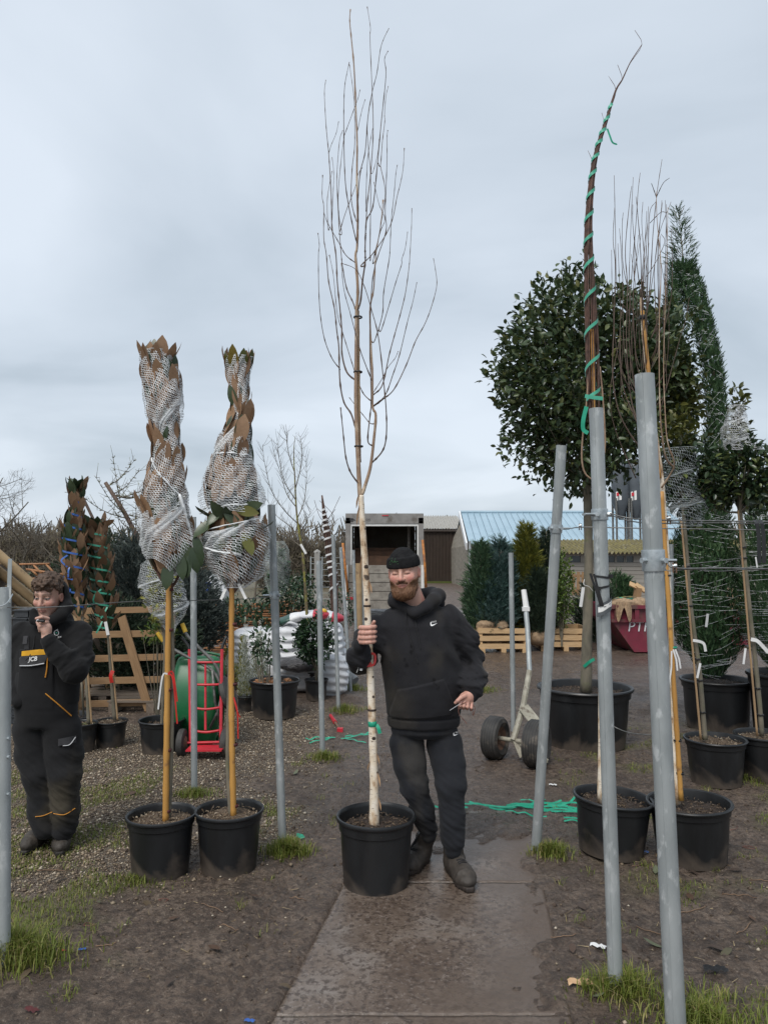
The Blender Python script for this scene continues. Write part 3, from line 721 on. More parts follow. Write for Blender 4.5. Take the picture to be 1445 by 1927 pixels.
def surf_net(sdf, lo, hi, h):
 lo = v3(lo); hi = v3(hi); B = 4
 nb = np.ceil((hi - lo) / (h * B)).astype(int) + 1
 I = np.stack(np.meshgrid(*[np.arange(k) for k in nb], indexing='ij'), -1).reshape(-1, 3)
 cen = lo + (I * B + (B - 1) / 2) * h
 dc = np.concatenate([sdf(c) for c in np.array_split(cen, max(1, len(cen) // 200000))])
 n = nb * B
 val = np.repeat(np.repeat(np.repeat(np.where(dc < 0, -1., 1.).reshape(nb), B, 0), B, 1), B, 2).astype(np.float32)
 act = I[np.abs(dc) < h * B * 1.75]
 K = np.stack(np.meshgrid(*[np.arange(B)] * 3, indexing='ij'), -1).reshape(-1, 3)
 fi = (act[:, None, :] * B + K[None]).reshape(-1, 3)
 dv = np.concatenate([sdf(lo + c * h) for c in np.array_split(fi, max(1, len(fi) // 200000))])
 val[fi[:, 0], fi[:, 1], fi[:, 2]] = dv
 s = val < 0
 sc = np.zeros(n - 1, np.int8)
 for a in (0, 1):
  for b in (0, 1):
   for c in (0, 1): sc += s[a:n[0] - 1 + a, b:n[1] - 1 + b, c:n[2] - 1 + c]
 cell = np.argwhere((sc > 0) & (sc < 8)); idx = np.full(n - 1, -1, np.int64); idx[cell[:, 0], cell[:, 1], cell[:, 2]] = np.arange(len(cell))
 acc = np.zeros((len(cell), 3)); cnt = np.zeros(len(cell))
 cor = [(a, b, c) for a in (0, 1) for b in (0, 1) for c in (0, 1)]
 cv = {k: val[cell[:, 0] + k[0], cell[:, 1] + k[1], cell[:, 2] + k[2]] for k in cor}
 for k in cor:
  for ax in range(3):
   if k[ax]: continue
   k2 = list(k); k2[ax] = 1; k2 = tuple(k2); a, b = cv[k], cv[k2]; m = (a < 0) != (b < 0)
   t = a / (a - b + 1e-12); p = np.tile(np.array(k, float), (len(cell), 1)); p[:, ax] = t
   acc[m] += p[m]; cnt[m] += 1
 V = lo + (cell + acc / np.maximum(cnt, 1)[:, None]) * h
 Fq = []
 for ax in range(3):
  u, w = (ax + 1) % 3, (ax + 2) % 3
  sl = [slice(None)] * 3; sl2 = [slice(None)] * 3; sl[ax] = slice(0, -1); sl2[ax] = slice(1, None)
  e = np.argwhere(s[tuple(sl)] != s[tuple(sl2)])
  e = e[(e[:, u] > 0) & (e[:, w] > 0) & (e[:, u] < n[u] - 1) & (e[:, w] < n[w] - 1)]
  def cid(du, dw):
   q = e.copy(); q[:, u] -= du; q[:, w] -= dw; return idx[q[:, 0], q[:, 1], q[:, 2]]
  Q = np.stack([cid(1, 1), cid(0, 1), cid(0, 0), cid(1, 0)], 1)
  ins = s[e[:, 0], e[:, 1], e[:, 2]]
  Q[~ins] = Q[~ins][:, ::-1]; Fq.append(Q)
 Q = np.concatenate(Fq); Q = Q[(Q >= 0).all(1)]
 return V, Q
def hits(sdf, pts, off=.002, t0=3.6, t1=6.0):
 """march camera rays through the given pixels onto a modelled surface"""
 D = np.array([np.array(ray(x, y)) for x, y in pts]); D /= np.linalg.norm(D, axis=1, keepdims=True); o = np.array([0, 0, H]); t = np.full(len(D), t0)
 for _ in range(70):
  e = sdf(o + D * t[:, None])
  if (e < .0008).all(): break
  t = np.minimum(t + np.where(e > .0006, np.clip(e * .7, -.01, .12), 0), t1)
 return [Vector(p) for p in o + D * (t - (off if np.isscalar(off) else np.asarray(off)))[:, None]]
def hit(sdf, px, py, off=.002): return hits(sdf, [(px, py)], off)[0]
def hsheet(sdf, fn, nu, nv, off):
 g = hits(sdf, [fn(i / nu, j / nv) for i in range(nu + 1) for j in range(nv + 1)], off)
 return MB().sheet(lambda u, v: g[round(u * nu) * (nv + 1) + round(v * nv)], nu, nv)
def near(P, c, r, fn):
 """evaluate fn only close to c"""
 dd = np.linalg.norm(P - v3(c), axis=1); m = dd < r; out = np.maximum(dd - r * .75, r * .2)
 if m.any(): out[m] = fn(P[m])
 return out
def sdf_part(name, sdf, lo, hi, h, mat, parent, col=None, **kw):
 V, Q = surf_net(sdf, lo, hi, h)
 at = None
 if col is not None:
  c = col(V) if callable(col) else np.tile(np.array(col, float), (len(V), 1)); at = {'Col': c}
 return part_np(name, V, Q, mat, parent, True, at, **kw)
def text_mesh(name, body, mat, parent, origin, xdir, ydir, size, font_shear=0.0, thick=.001, bold=0.0):
 cu = bpy.data.curves.new(name, 'FONT'); cu.body = body; cu.size = 1.0; cu.shear = font_shear; cu.offset = bold
 cu.align_x = 'CENTER'; cu.align_y = 'CENTER'; cu.resolution_u = 3
 o = bpy.data.objects.new('tmp_text', cu); COL.objects.link(o)
 dg = bpy.context.evaluated_depsgraph_get(); me = bpy.data.meshes.new_from_object(o.evaluated_get(dg))
 bpy.data.objects.remove(o); bpy.data.curves.remove(cu)
 x = Vector(xdir).normalized(); y = Vector(ydir); y = (y - x * y.dot(x)).normalized(); off = WLOC.get(root_of(parent).name, Vector((0, 0, 0)))
 for v in me.vertices: v.co = Vector(origin) + x * (v.co.x * size) + y * (v.co.y * size) - off
 me.materials.clear(); me.materials.append(mat); me.name = name
 return link(name, me, parent)
# ------------------------------------------------------------------ galvanised posts, clamps and wires
def post(px0, py0, px1, py1, dia, label, Yb=None, lean=0.0, group='galvanised posts', holes=(), sink=.12, name='galvanised_post'):
 """top pixel, foot pixel on the ground"""
 b = G(px1, py1) if Yb is None else A(px1, py1, Yb)
 if Yb is None: b.z = gz(b.x, b.y)
 t = A(px0, py0, b.y + lean); r = dia / 2
 root = thing(name, label, 'post', (b.x, b.y, b.z), group)
 d = (t - b).normalized(); foot = b - d * sink
 mb = MB(); n = 20
 mb.tube([foot, b, b.lerp(t, .33), b.lerp(t, .66), t], r, n, cap=False)
 # open tube end: inner wall
 k = mb.n(); mb.tube([t, t - d * .12], r * .86, n, cap=False)
 top0 = 4 * n
 for i in range(n): mb.Q.append((top0 + i, top0 + (i + 1) % n, k + (i + 1) % n, k + i))
 mb.part('tube', MT['galv'], root)
 # weld seam running up the tube
 s = Vector((-.55, -.83, 0)) * r
 MB().tube([b + s, t + s], .0022, 5).part('weld_seam', MT['galv'], root)
 for (py, side) in holes:
  f = (py - py1) / (py0 - py1); c = b.lerp(t, f); MB().tube([c + Vector((side * r * .8, -r * .5, 0)), c + Vector((side * r * 1.25, -r * .75, 0))], .007, 6).part('bolt', MT['galv_clamp'], root)
 return root, b, t
def clamp(root, c, d, r, side=1, h=.045, lug=True):
 d = d.normalized(); ax = d.to_track_quat('Z', 'Y').to_matrix()
 cl = MB(); cl.lathe(c - d * h / 2, [(r * 1.02, 0), (r * 1.16, .001), (r * 1.18, .006), (r * 1.18, h - .006), (r * 1.16, h - .001), (r * 1.02, h)], 24, ax)
 o = cl.part('clamp', MT['galv_clamp'], root)
 if lug:
  x = Vector((side, -.25, 0)).normalized()
  MB().tube([c + x * r * 1.05, c + x * (r * 1.05 + .045)], [.022, .018], 8, sx=.35).part('lug', MT['galv_clamp'], o)
  MB().tube([c + Vector((side * r * .6, -r * 1.0, 0)), c + Vector((side * r * .75, -r * 1.55, 0))], .011, 6).part('bolt', MT['galv_clamp'], o)
  MB().tube([c + Vector((-side * r * 1.0, -r * .55, 0)), c + Vector((-side * r * 1.5, -r * .75, 0))], .012, 6).part('bolt', MT['galv_clamp'], o)
 return o
def wire(label, pts, r=.003, group=None, mat='wire', name='tension_wire'):
 p = smooth_path(pts, 4); o = MB().tube(p, r, 6).part(name, MT[mat], None, True, origin=tuple(p[0])); return tag(o, label, 'wire', group)
near_post = post(1212, 705, 1272, 1950, .075, 'thick galvanised post with a bolted clamp in front of the bamboo caned birch', lean=-.02)
second_post = post(1121, 769, 1158, 1866, .060, 'galvanised post with black cable ties and a grey paper label')
brace_post = post(1056, 838, 1008, 1606, .060, 'slanting galvanised brace post with a lugged clamp beside the green tape on the mud', lean=-.35)
edge_post = post(10, 1105, 8, 1818, .055, 'galvanised post with a twist of wire at its top beside the man in bib overalls', holes=((1395, 1), (1430, 1), (1500, 1)))
post(364, 973, 366, 1494, .048, 'galvanised post between the two wrapped magnolias')
mag_post = post(511, 950, 532, 1596, .050, 'galvanised post with clamp just beside the wrapped magnolia with a topmost leaf rosette')
post(600, 1055, 607, 1421, .050, 'galvanised post in front of the camellia in a small pot')
post(627, 1006, 637, 1338, .046, 'thin galvanised post in front of the white bulk bag')
post(641, 1030, 660, 1302, .046, 'thin galvanised post leaning beside the grey pipe')
post(665, 1035, 672, 1268, .046, 'thin galvanised post close to the timber posts of the van')
post(884, 1018, 883, 1190, .055, 'galvanised post standing at the left of the conifers')
post(961, 1040, 966, 1378, .052, 'galvanised post in front of the conifers by the trolley')
post(1261, 1024, 1262, 1360, .062, 'galvanised post behind the bamboo cane', Yb=7.9)
def details():
 r, b, t = near_post; d = t - b; f = lambda py: b.lerp(t, (1950 - py) / (1950 - 705))
 c1 = f(1066); clamp(r, c1, d, .0375, 1, .085)
 r2, b2, t2 = second_post; d2 = t2 - b2; f2 = lambda py: b2.lerp(t2, (1866 - py) / (1866 - 769))
 c2 = f2(976); clamp(r2, c2, d2, .03, -1, .05)
 r3, b3, t3 = brace_post; d3 = t3 - b3; f3 = lambda py: b3.lerp(t3, (1606 - py) / (1606 - 838))
 c3 = f3(990); clamp(r3, c3, d3, .03, 1, .05)
 r4, b4, t4 = mag_post; clamp(r4, b4.lerp(t4, (1596 - 1124) / (1596 - 950)), t4 - b4, .025, -1, .05)
 re, be, te = edge_post; MB().box(te + Vector((.025, -.01, .03)), (.009, .002, .10)).part('strap_bar', MT['galv'], re)
 MB().tube(smooth_path([te + Vector((-.035, -.03, -.08)), te + Vector((0, -.04, -.085)), te + Vector((.03, -.035, -.07)), te + Vector((.042, -.01, -.03))], 4), .003, 5).part('wire_twist', MT['galv_clamp'], re)
 # wires
 w0 = te + Vector((.03, -.03, -.09)); wire('thin wire strung from the post beside the man in bib overalls past both magnolias', [w0, A(110, 1142, 3.35), A(250, 1132, 4.1), A(320, 1131, 4.45), A(436, 1128, 4.6), b4.lerp(t4, (1596 - 1127) / (1596 - 950))], .0028)
 E = 3.6
 wire('upper steel wire running from the labelled post', [c2 + Vector((.03, -.02, .006)), A(1200, 977, 3.12), A(1330, 980, 3.2), A(1470, 982, 3.3)], .0028)
 wire('twin steel wire just under the upper wire', [c2 + Vector((.03, -.02, -.002)), A(1210, 984, 3.13), A(1340, 984, 3.22), A(1470, 986, 3.32)], .0025)
 wire('steel wire running from the slanting brace post clamp', [c3 + Vector((.075, -.01, 0)), A(1100, 992, 4.4), A(1200, 994, 4.3), A(1350, 996, 4.25), A(1470, 998, 4.2)], .0036)
 wire('taut wire rope running from the thickest post clamp', [c1 + Vector((.04, -.03, 0)), A(1270, 1069, 2.83), A(1360, 1069, 2.9), A(1470, 1071, 3.0)], .0034)
 wire('lower slack wire rope from the thickest post clamp', [c1 + Vector((.04, -.03, -.006)), A(1255, 1074, 2.83), A(1300, 1071, 2.85), A(1350, 1075, 2.9), A(1400, 1072, 2.95), A(1470, 1073, 3.0)], .002)
 wire('wire tying the two standard evergreens together', [A(1290, 1062, 5.45), A(1345, 1056, 5.5), A(1395, 1050, 5.55)], .003)
 wire('low wire strung past the large black pot behind the posts', [f2(1372), A(1180, 1378, 3.2), A(1230, 1384, 3.3)], .0022)
 for (x, y, Y, lab) in ((1268, 1068, 2.83, 'small wire rope grip on the taut wire'), (1257, 978, 3.16, 'small wire rope grip on the upper wire'), (1091, 991, 4.42, 'small wire rope grip beside the slanting post clamp')):
  p = A(x, y, Y); t_ = thing('wire_grip', lab, 'wire grip', p)
  MB().tube([p + Vector((-.008, 0, .006)), p + Vector((.008, -.003, .007))], .008, 6).part('saddle', MT['galv_clamp'], t_)
  MB().tube([p + Vector((-.006, -.004, -.02)), p + Vector((-.006, -.004, .018))], .0032, 5).part('bolt', MT['rust'], t_); MB().tube([p + Vector((.006, -.004, -.02)), p + Vector((.006, -.004, .018))], .0032, 5).part('bolt', MT['rust'], t_)
 # black strap hanging from the wires
 s = thing('webbing_strap', 'black webbing strap hanging from the wires', 'strap', A(1425, 985, 3.28))
 for dx in (0, 9): MB().ribbon([A(1419 + dx, 978, 3.27), A(1424 + dx, 985, 3.25), A(1427 + dx, 1010, 3.25), A(1428 + dx, 1060, 3.25)], .018, (0, -1, 0)).part('strap_tail', MT['black'], s)
 # cable ties and paper label on the second post
 ct = thing('cable_tie', 'thick black cable tie fastened round the labelled post, topmost', 'cable tie', f2(1090), 'cable ties')
 r = .0305
 for (py, ob, tilt) in ((1096, ct, -.004), (1115, None, .006)):
  c = f2(py)
  if ob is None: ob = thing('cable_tie', 'thick black cable tie fastened round the labelled post, just above the label', 'cable tie', c, 'cable ties')
  pts = [c + Vector((math.cos(a) * (r + .002), math.sin(a) * (r + .002), tilt * math.cos(a))) for a in np.linspace(0, 2 * math.pi, 25)]
  MB().ribbon(pts, .009, [Vector((math.cos(a), math.sin(a), 0)) for a in np.linspace(0, 2 * math.pi, 25)]).part('band', MT['black'], ob)
  MB().box(c + Vector((r * 1.12 if py < 1100 else -r * .8, -.015 if py < 1100 else -.028, -tilt)), (.009, .007, .008)).part('lock', MT['black'], ob)
 c = f2(1096)
 for i, dx in enumerate((-.012, -.004)):
  MB().ribbon([A(1110 + 7 * i, 1079 + i, b2.y - .05), A(1121 + 4 * i, 1110, b2.y - .052), A(1130 + 4 * i, 1141, b2.y - .05)], .010, (0, -1, 0)).part('tie_tail', MT['black'], ct)
 lb = thing('paper_label', 'grey card label with a torn white paper strip on the post', 'label', A(1125, 1155, b2.y - .04))
 def lf(u, v, o=0): 
  a = -2.35 + 2.0 * u; cc = f2(1160 - 12 * u)
  return Vector((cc.x + math.cos(a) * (.036 + .016 * (1 - u) + o), cc.y + math.sin(a) * (.036 + .016 * (1 - u) + o), cc.z + .026 - .052 * v + .012 * u))
 MB().sheet(lf, 10, 4).part('card', MT['grey_label'], lb); MB().sheet(lambda u, v: lf(.06 + u * .9, .24 + v * (.42 + .05 * math.sin(u * 9)), .0015), 10, 2).part('paper_strip', MT['paper'], lb)
 mb = MB()
 for (u, v) in ((.3, .35), (.55, .33), (.75, .36)): MB().sheet(lambda a, b: lf(u + a * .09, v + b * .05, .003), 2, 1).part('printed_line', MT['ink'], lb)
details()
# ------------------------------------------------------------------ pots
def pot_parts(root, c, rt, rb, h, tilt=0.0, soil='soil', fill=.82, ax=None, band=.18, clods=True):
 """c: base centre (world)"""
 c = Vector(c); p = [(rb * .0 + .001, .0), (rb * .9, .0), (rb, .006), (rb + (rt * .93 - rb) * .5, h * .40), (rt * .915, h * (1 - band)), (rt * .955, h * (1 - band) + .006), (rt * .97, h * .93), (rt * .985, h * .935), (rt * 1.02, h * .95), (rt * 1.03, h * .975), (rt * 1.015, h * .995), (rt * .985, h), (rt * .95, h * .985), (rt * .935, h * .95), (rt * .90, h * (fill - .06))]
 n = 40; mb = MB(); mb.lathe(c, p, n, ax)
 o = mb.part('pot', MT['pot'], root)
 rs = rb + (rt * .93 - rb) * fill
 def fn(u, v):
  r = rs * .99 * v; a = 2 * math.pi * u; q = Vector((math.cos(a) * r, math.sin(a) * r, h * fill + .012 * float(vnoise(np.array([[math.cos(a) * r * 22 + c.x * 9, math.sin(a) * r * 22, 3.]]), 7)[0]) - .01 * v ** 4))
  return c + (ax @ q if ax is not None else q)
 MB().sheet(fn, 28, 9).part('soil', MT[soil], root)
 m = 260; q = rs * .96 * np.sqrt(rng.random(m)); a = rng.uniform(0, 6.28, m); L = np.stack([np.cos(a) * q, np.sin(a) * q, np.full(m, h * fill + .004)], 1); L = L @ np.array(ax).T if ax is not None else L
 C = L + np.array(c); D = rand_unit(m) * np.array([1, 1, .35]); D /= np.linalg.norm(D, axis=1, keepdims=True)
 V, Fs, at = leaf_arrays_small(C, D, rand_unit(m) + np.array([0, 0, 1.]), rng.uniform(.010, .034, m), rng.uniform(.005, .013, m), rng.random(m) * (.5 if soil == 'soil' else 1), .5); k = part_np('compost_crumbs', V, Fs, MT['pebble'], root, False, at); k['kind'] = 'stuff'
 return rs
def pot_from_px(xl, xr, yrim_front, ybase, hscale=1.0, taper=.80):
 """pot from its rim edges and the front of its base"""
 xc = (xl + xr) / 2; f = G(xc, ybase); Y = f.y
 for _ in range(5):
  rt = (xr - xl) / 2 / FPX * (Y + .02); rb = rt * taper; Yc = f.y + rb; Y = Yc
 c = Vector((A(xc, ybase, Yc).x, Yc, 0)); c.x = (xc - CX) / FPX * (Yc) ; c.z = gz(c.x, c.y) - .006
 h = A(xc, yrim_front, Yc - rt).z - c.z
 return c, rt, rb, h * hscale
# ------------------------------------------------------------------ helpers for trunks and branches
def px_path(pts, Y, dY=None):
 out = []
 for i, p in enumerate(pts):
  y = Y if len(p) < 3 else p[2]; out.append(A(p[0], p[1], y))
 return out
def trunk(root, pts, rads, mat, name='trunk', n=12, wob=0.0, k=5):
 P = smooth_path(pts, k); m = len(P); rr = list(np.interp(np.linspace(0, 1, m), np.linspace(0, 1, len(rads)), rads))
 if wob: rr = [r * (1 + wob * random.uniform(-1, 1)) for r in rr]
 return MB().tube(P, rr, n).part(name, MT[mat], root, True), P, rr
def cane(root, p, q, r=.009, mat='cane', bend=0.0, nodes=7):
 p, q = Vector(p), Vector(q); P = []; rr = []
 for i in range(nodes * 4 + 1):
  t = i / (nodes * 4); P.append(p.lerp(q, t) + Vector((bend * math.sin(t * math.pi), 0, 0))); rr.append(r * (1.13 if i % 4 == 0 else 1.0) * (1.08 - .16 * t))
 return MB().tube(P, rr, 10).part('cane', MT[mat], root, True)
def band(root, c, r, h, mat, name='tie', d=Vector((0, 0, 1)), sx=1.0):
 ax = Vector(d).normalized().to_track_quat('Z', 'Y').to_matrix(); mb = MB(); mb.lathe(Vector(c), [(r * .9, -h / 2), (r, -h / 2 + .001), (r * 1.02, 0), (r, h / 2 - .001), (r * .9, h / 2)], 12, ax); return mb.part(name, MT[mat], root, True)
def spiral(root, P, rad, turns, width, mat, name='tape', t0=0, t1=1, side=1, off=.003, start=0.0):
 P = [Vector(p) for p in P]; n = int(turns * 14) + 2; pts = []; sd = []
 for i in range(n):
  t = t0 + (t1 - t0) * i / (n - 1); f = t * (len(P) - 1); k = min(int(f), len(P) - 2); c = P[k].lerp(P[k + 1], f - k)
  r = float(np.interp(t, np.linspace(0, 1, len(rad)), rad)) + off; a = side * 2 * math.pi * turns * i / (n - 1) + start
  dd = Vector((math.cos(a), math.sin(a), 0)); pts.append(c + dd * r); sd.append(dd)
 return MB().ribbon(pts, width, sd).part(name, MT[mat], root, True)
def ribbon_tail(root, pts, w, mat, name='ribbon', side=(0, -1, 0)):
 return MB().ribbon(smooth_path(pts, 4), w, side).part(name, MT[mat], root, True)
def plant_tag(root, p, q, w=.02, mat='white_tag'):
 o = MB().beam(p, q, w, .0012, (1, 0, .2)).part('plant_tag', MT[mat], root); return o
# ------------------------------------------------------------------ the tall birch held by the man
def birch_main():
 c, rt, rb, h = pot_from_px(637, 779, 1558, 1690)
 root = thing('potted_birch', 'tall bare white barked birch in a black pot held by the bearded man', 'potted tree', c)
 pot_parts(root, c, rt, rb, h, fill=.86)
 Y = c.y
 stem = [(704, 1556), (704, 1500), (703, 1440), (701, 1375), (699, 1310), (696, 1250), (693.5, 1200), (691, 1140), (688, 1080), (683.5, 1010), (680, 950), (679.5, 932)]
 t, P, rr = trunk(root, px_path(stem, Y), [.030, .0255, .0235, .0225, .0215, .021, .0205, .0200, .0195, .0180, .0165, .0160], 'birch', wob=.05, n=16)
 def at(py): 
  i = int(np.argmin([abs(p.z - A(690, py, Y).z) for p in P])); return P[i], rr[i]
 for (py, dx, sc) in ((1071, .35, 1.15), (1128, -.1, .8), (1168, -.6, 1), (1278, .7, .6), (1308, .5, .7), (1388, .3, 1), (1450, .85, .6)):
  p, r = at(py); o = p + Vector((dx * r, -math.sqrt(max(0, 1 - dx * dx)) * r, 0)); nrm = (o - p).normalized()
  ax = nrm.to_track_quat('Z', 'Y').to_matrix(); MB().lathe(o - nrm * .002, [(.0115 * sc, 0), (.009 * sc, .003), (.005 * sc, .004), (.0005, .0045)], 10, ax).part('bark_scar', MT['knot'], t, True)
 for (py, side, L) in ((945, -1, .08), (975, -1, .11), (1060, -1, .14), (1110, 1, .07), (1425, 1, .06), (1470, 1, .08), (1515, 1, .07), (1440, -1, .05)):
  p, r = at(py); s = Vector((side, -.35, 0)).normalized()
  MB().sheet(lambda u, v: p + s * (r * 1.02 + .010 * math.sin(u * 3) * (v) + .012 * u * u) + Vector((0, -.012 * v, (.5 - u) * L)), 6, 2).part('bark_curl', MT['peel'], t, True)
 for py in (1141, 1342): p, r = at(py); band(root, p, r * 1.1, .012, 'knot', 'black_tie')
 p, r = at(1363); band(root, p, r * 1.08, .030, 'green_tape', 'green_tape')
 ribbon_tail(root, [p + Vector((r, -.01, -.003)), p + Vector((r + .012, -.02, -.02)), p + Vector((r + .020, -.02, -.05))], .020, 'green_tape', 'green_tape')
 p, r = at(1228); band(root, p, r * 1.1, .014, 'red_tape', 'red_ribbon')
 rb_ = smooth_path([p + Vector((-.03, -.015, .004)), p + Vector((r + .004, -.02, .0)), p + Vector((r + .012, -.024, -.03)), p + Vector((r + .002, -.03, -.058)), p + Vector((-.012, -.03, -.066)), p + Vector((-.014, -.028, -.056)), p + Vector((r - .008, -.028, -.05))], 5)
 MB().ribbon(rb_, .013, (0, -1, .1)).part('red_ribbon', MT['red_tape'], root, True)
 MB().beam(A(688, 1229, Y - .03), A(679, 1262, Y - .04), .014, .0012, (1, 0, 0)).part('plant_tag', MT['white_tag'], root)
 MB().tube(smooth_path([A(688, 1226, Y - .03), A(680, 1234, Y - .04), A(675, 1255, Y - .04), A(671, 1266, Y - .04)], 3), .0012, 4).part('tag_string', MT['white_tag'], root)
 # crown: branches traced in pixels, each attached to the one it grows from
 K2 = lambda L: [(560 + x / 4.0133, 480 + y / 4.0133) for x, y in L]; K1 = lambda L: [(560 + x / 3.8533, y / 3.8533) for x, y in L]
 lead = [(679.5, 934)] + K2([(470, 1790), (455, 1500), (447, 1300), (440, 1100), (441, 900), (443, 650), (445, 430), (455, 280), (445, 100), (438, 0)]) + K1([(432, 1780), (436, 1550), (430, 1300), (432, 1050), (425, 850), (410, 500), (390, 280), (378, 150), (383, 68)])
 limb = [(682, 928)] + K2([(510, 1740), (550, 1600), (575, 1400), (590, 1210), (566, 1140), (565, 900), (552, 640), (548, 400), (575, 250), (590, 0)]) + K1([(600, 1650), (620, 1450)])
 br = [(lead, .0145, .0022, 'u'), (limb, .012, .002, 'u'),
 (K2([(455, 1720), (400, 1640), (365, 1530), (345, 1350), (325, 1150)]), .0065, .003, 't'),
 (K2([(440, 1310), (405, 1200), (350, 1110), (320, 950), (312, 700), (295, 560), (278, 400), (235, 200), (218, 0)]) + K1([(190, 1720), (190, 1500), (178, 1420), (182, 1270)]), .0070, .0016, 't'),
 (K2([(315, 855), (260, 780), (205, 640), (172, 450), (160, 240), (158, 0)]) + K1([(158, 1780), (148, 1690)]), .0036, .0015, 't'),
 (K2([(430, 940), (370, 880), (335, 740), (335, 580), (320, 400), (300, 200), (290, 0)]) + K1([(250, 1650), (245, 1430), (235, 1250), (225, 1100), (210, 950), (200, 800), (195, 660), (205, 580)]), .0068, .0015, 't'),
 (K2([(570, 1560), (640, 1480), (668, 1380), (670, 1200), (650, 960), (610, 620), (560, 420), (505, 240), (440, 110), (330, 60)]), .0060, .0016, 't'),
 (K2([(566, 1148), (650, 1085), (730, 1010), (820, 830), (890, 650), (960, 520), (1010, 390), (1050, 230), (1040, 110), (1025, 25)]), .0046, .0015, 't'),
 (K2([(570, 1140), (660, 1060), (720, 900), (770, 750), (830, 500), (870, 350), (900, 205)]), .0040, .0015, 't'),
 (K2([(568, 1060), (640, 980), (690, 760), (730, 610), (780, 430), (815, 280), (840, 100), (848, 0)]) + K1([(825, 1650), (828, 1510)]), .0044, .0015, 't'),
 (K2([(572, 1040), (640, 930), (680, 850), (735, 780), (760, 725)]), .0028, .0015, 't'),
 (K2([(560, 1105), (500, 1050), (455, 950), (400, 780), (345, 600), (300, 440), (270, 150), (240, 0)]), .0040, .0016, 't'),
 (K2([(560, 945), (480, 740), (440, 600), (395, 430), (350, 260), (330, 60)]), .0038, .0016, 't'),
 (K2([(548, 1270), (500, 1215), (440, 1140), (390, 1075)]), .0034, .0018, 't'),
 (K2([(570, 1440), (530, 1400), (548, 1200), (556, 1080), (545, 620), (560, 250), (590, 60)]) + K1([(640, 1680), (635, 1550), (640, 1400), (648, 1150), (648, 1000), (653, 945)]), .0050, .0015, 't'),
 (K2([(440, 420), (415, 350), (370, 250), (340, 90), (330, 0)]) + K1([(305, 1700), (290, 1450), (285, 1280), (303, 1030), (327, 945)]), .0048, .0014, 't'),
 (K2([(450, 420), (475, 350), (490, 200), (510, 60), (511, 0)]) + K1([(490, 1780), (500, 1600), (545, 1500), (575, 1230), (605, 900), (640, 550), (630, 430), (655, 370)]), .0075, .0014, 't'),
 (K1([(492, 1700), (505, 1480), (530, 1250), (548, 950), (540, 650), (525, 280), (528, 200), (505, 50)]), .0042, .0014, 't'),
 (K1([(440, 1650), (438, 1450), (455, 1250), (490, 1100), (510, 850), (545, 650), (575, 530), (600, 360), (625, 280), (662, 205)]), .0040, .0014, 't'),
 (K1([(600, 1200), (615, 1020), (632, 880), (630, 830), (640, 700), (657, 625)]), .0026, .0014, 't'),
 (K1([(430, 1760), (400, 1640), (355, 1400), (340, 1200), (335, 900), (336, 740), (342, 620), (355, 545), (375, 450)]), .0042, .0014, 't'),
 (K1([(425, 1600), (390, 1450), (395, 1230), (412, 1080), (415, 950), (412, 760), (398, 620), (376, 470)]), .0036, .0014, 't'),
 (K1([(340, 980), (395, 830), (437, 715), (453, 650)]), .0022, .0013, 't'),
 (K1([(320, 1690), (300, 1560), (295, 1400), (315, 1170), (340, 970)]), .0028, .0016, 't'),
 (K1([(226, 1110), (245, 1050), (280, 965), (298, 880)]), .0020, .0013, 't'),
 (K1([(248, 1640), (258, 1400), (262, 1250), (250, 1140)]), .0024, .0013, 't'),
 (K1([(432, 960), (455, 850), (470, 785), (490, 720)]), .0022, .0013, 't'),
 (K1([(460, 1925), (545, 1840), (640, 1700), (690, 1580), (720, 1430), (745, 1330), (765, 1220), (773, 1075)]), .0040, .0014, 't'),
 (K2([(580, 650), (640, 450), (650, 280), (690, 40)]) + K1([(670, 1800), (680, 1590), (700, 1400), (712, 1260), (723, 1195)]), .0034, .0014, 't'),
 (K1([(545, 1900), (600, 1680), (632, 1590), (590, 1480), (553, 1320)]), .0030, .0014, 't'),
 (K2([(630, 570), (690, 380), (740, 210), (785, 70)]) + K1([(755, 1880), (780, 1800), (797, 1680)]), .0030, .0014, 't'),
 (K1([(525, 1850), (530, 1300), (515, 1100), (505, 940), (515, 800), (530, 720)]), .0030, .0014, 't'),
 (K1([(495, 1520), (500, 1300), (510, 1130), (535, 980), (545, 930)]), .0026, .0013, 't'),
 (K1([(545, 1250), (580, 1120), (592, 1010)]), .0020, .0013, 't'),
 (K1([(425, 1910), (350, 1850), (300, 1760), (220, 1620), (190, 1540)]), .0034, .0016, 't'),
 (K1([(300, 1700), (345, 1550), (420, 1350), (440, 1260), (470, 1215)]), .0026, .0014, 't'),
 (K1([(600, 1200), (635, 1400), (600, 1650), (560, 1850)]), .0024, .0016, 't'),
 (K1([(222, 1660), (215, 1460), (235, 1320), (250, 1240)]), .0024, .0013, 't')]
 lines = []
 for bi, (L, r0, r1, kind) in enumerate(br):
  if bi == 0: Y0 = Y
  else:
   best = min(((math.hypot(q[0] - L[0][0], q[1] - L[0][1]), q) for ln in lines for q in ln)); Y0 = best[1][2]
   if best[0] > 1.5: L = [(best[1][0], best[1][1])] + list(L)
  off = 0 if bi == 0 else (random.uniform(.12, .30) if bi % 2 else -random.uniform(.10, .28)) * (.5 if bi == 1 else 1)
  n = len(L); tt = np.concatenate([[0], np.cumsum([math.hypot(L[i + 1][0] - L[i][0], L[i + 1][1] - L[i][1]) for i in range(n - 1)])]); tot = tt[-1]; tt = tt / tot
  full = min(1.0, tot / 350)
  pts = [(x, y, Y0 + off * full * (t ** .8 if bi else 0)) for (x, y), t in zip(L, tt)]
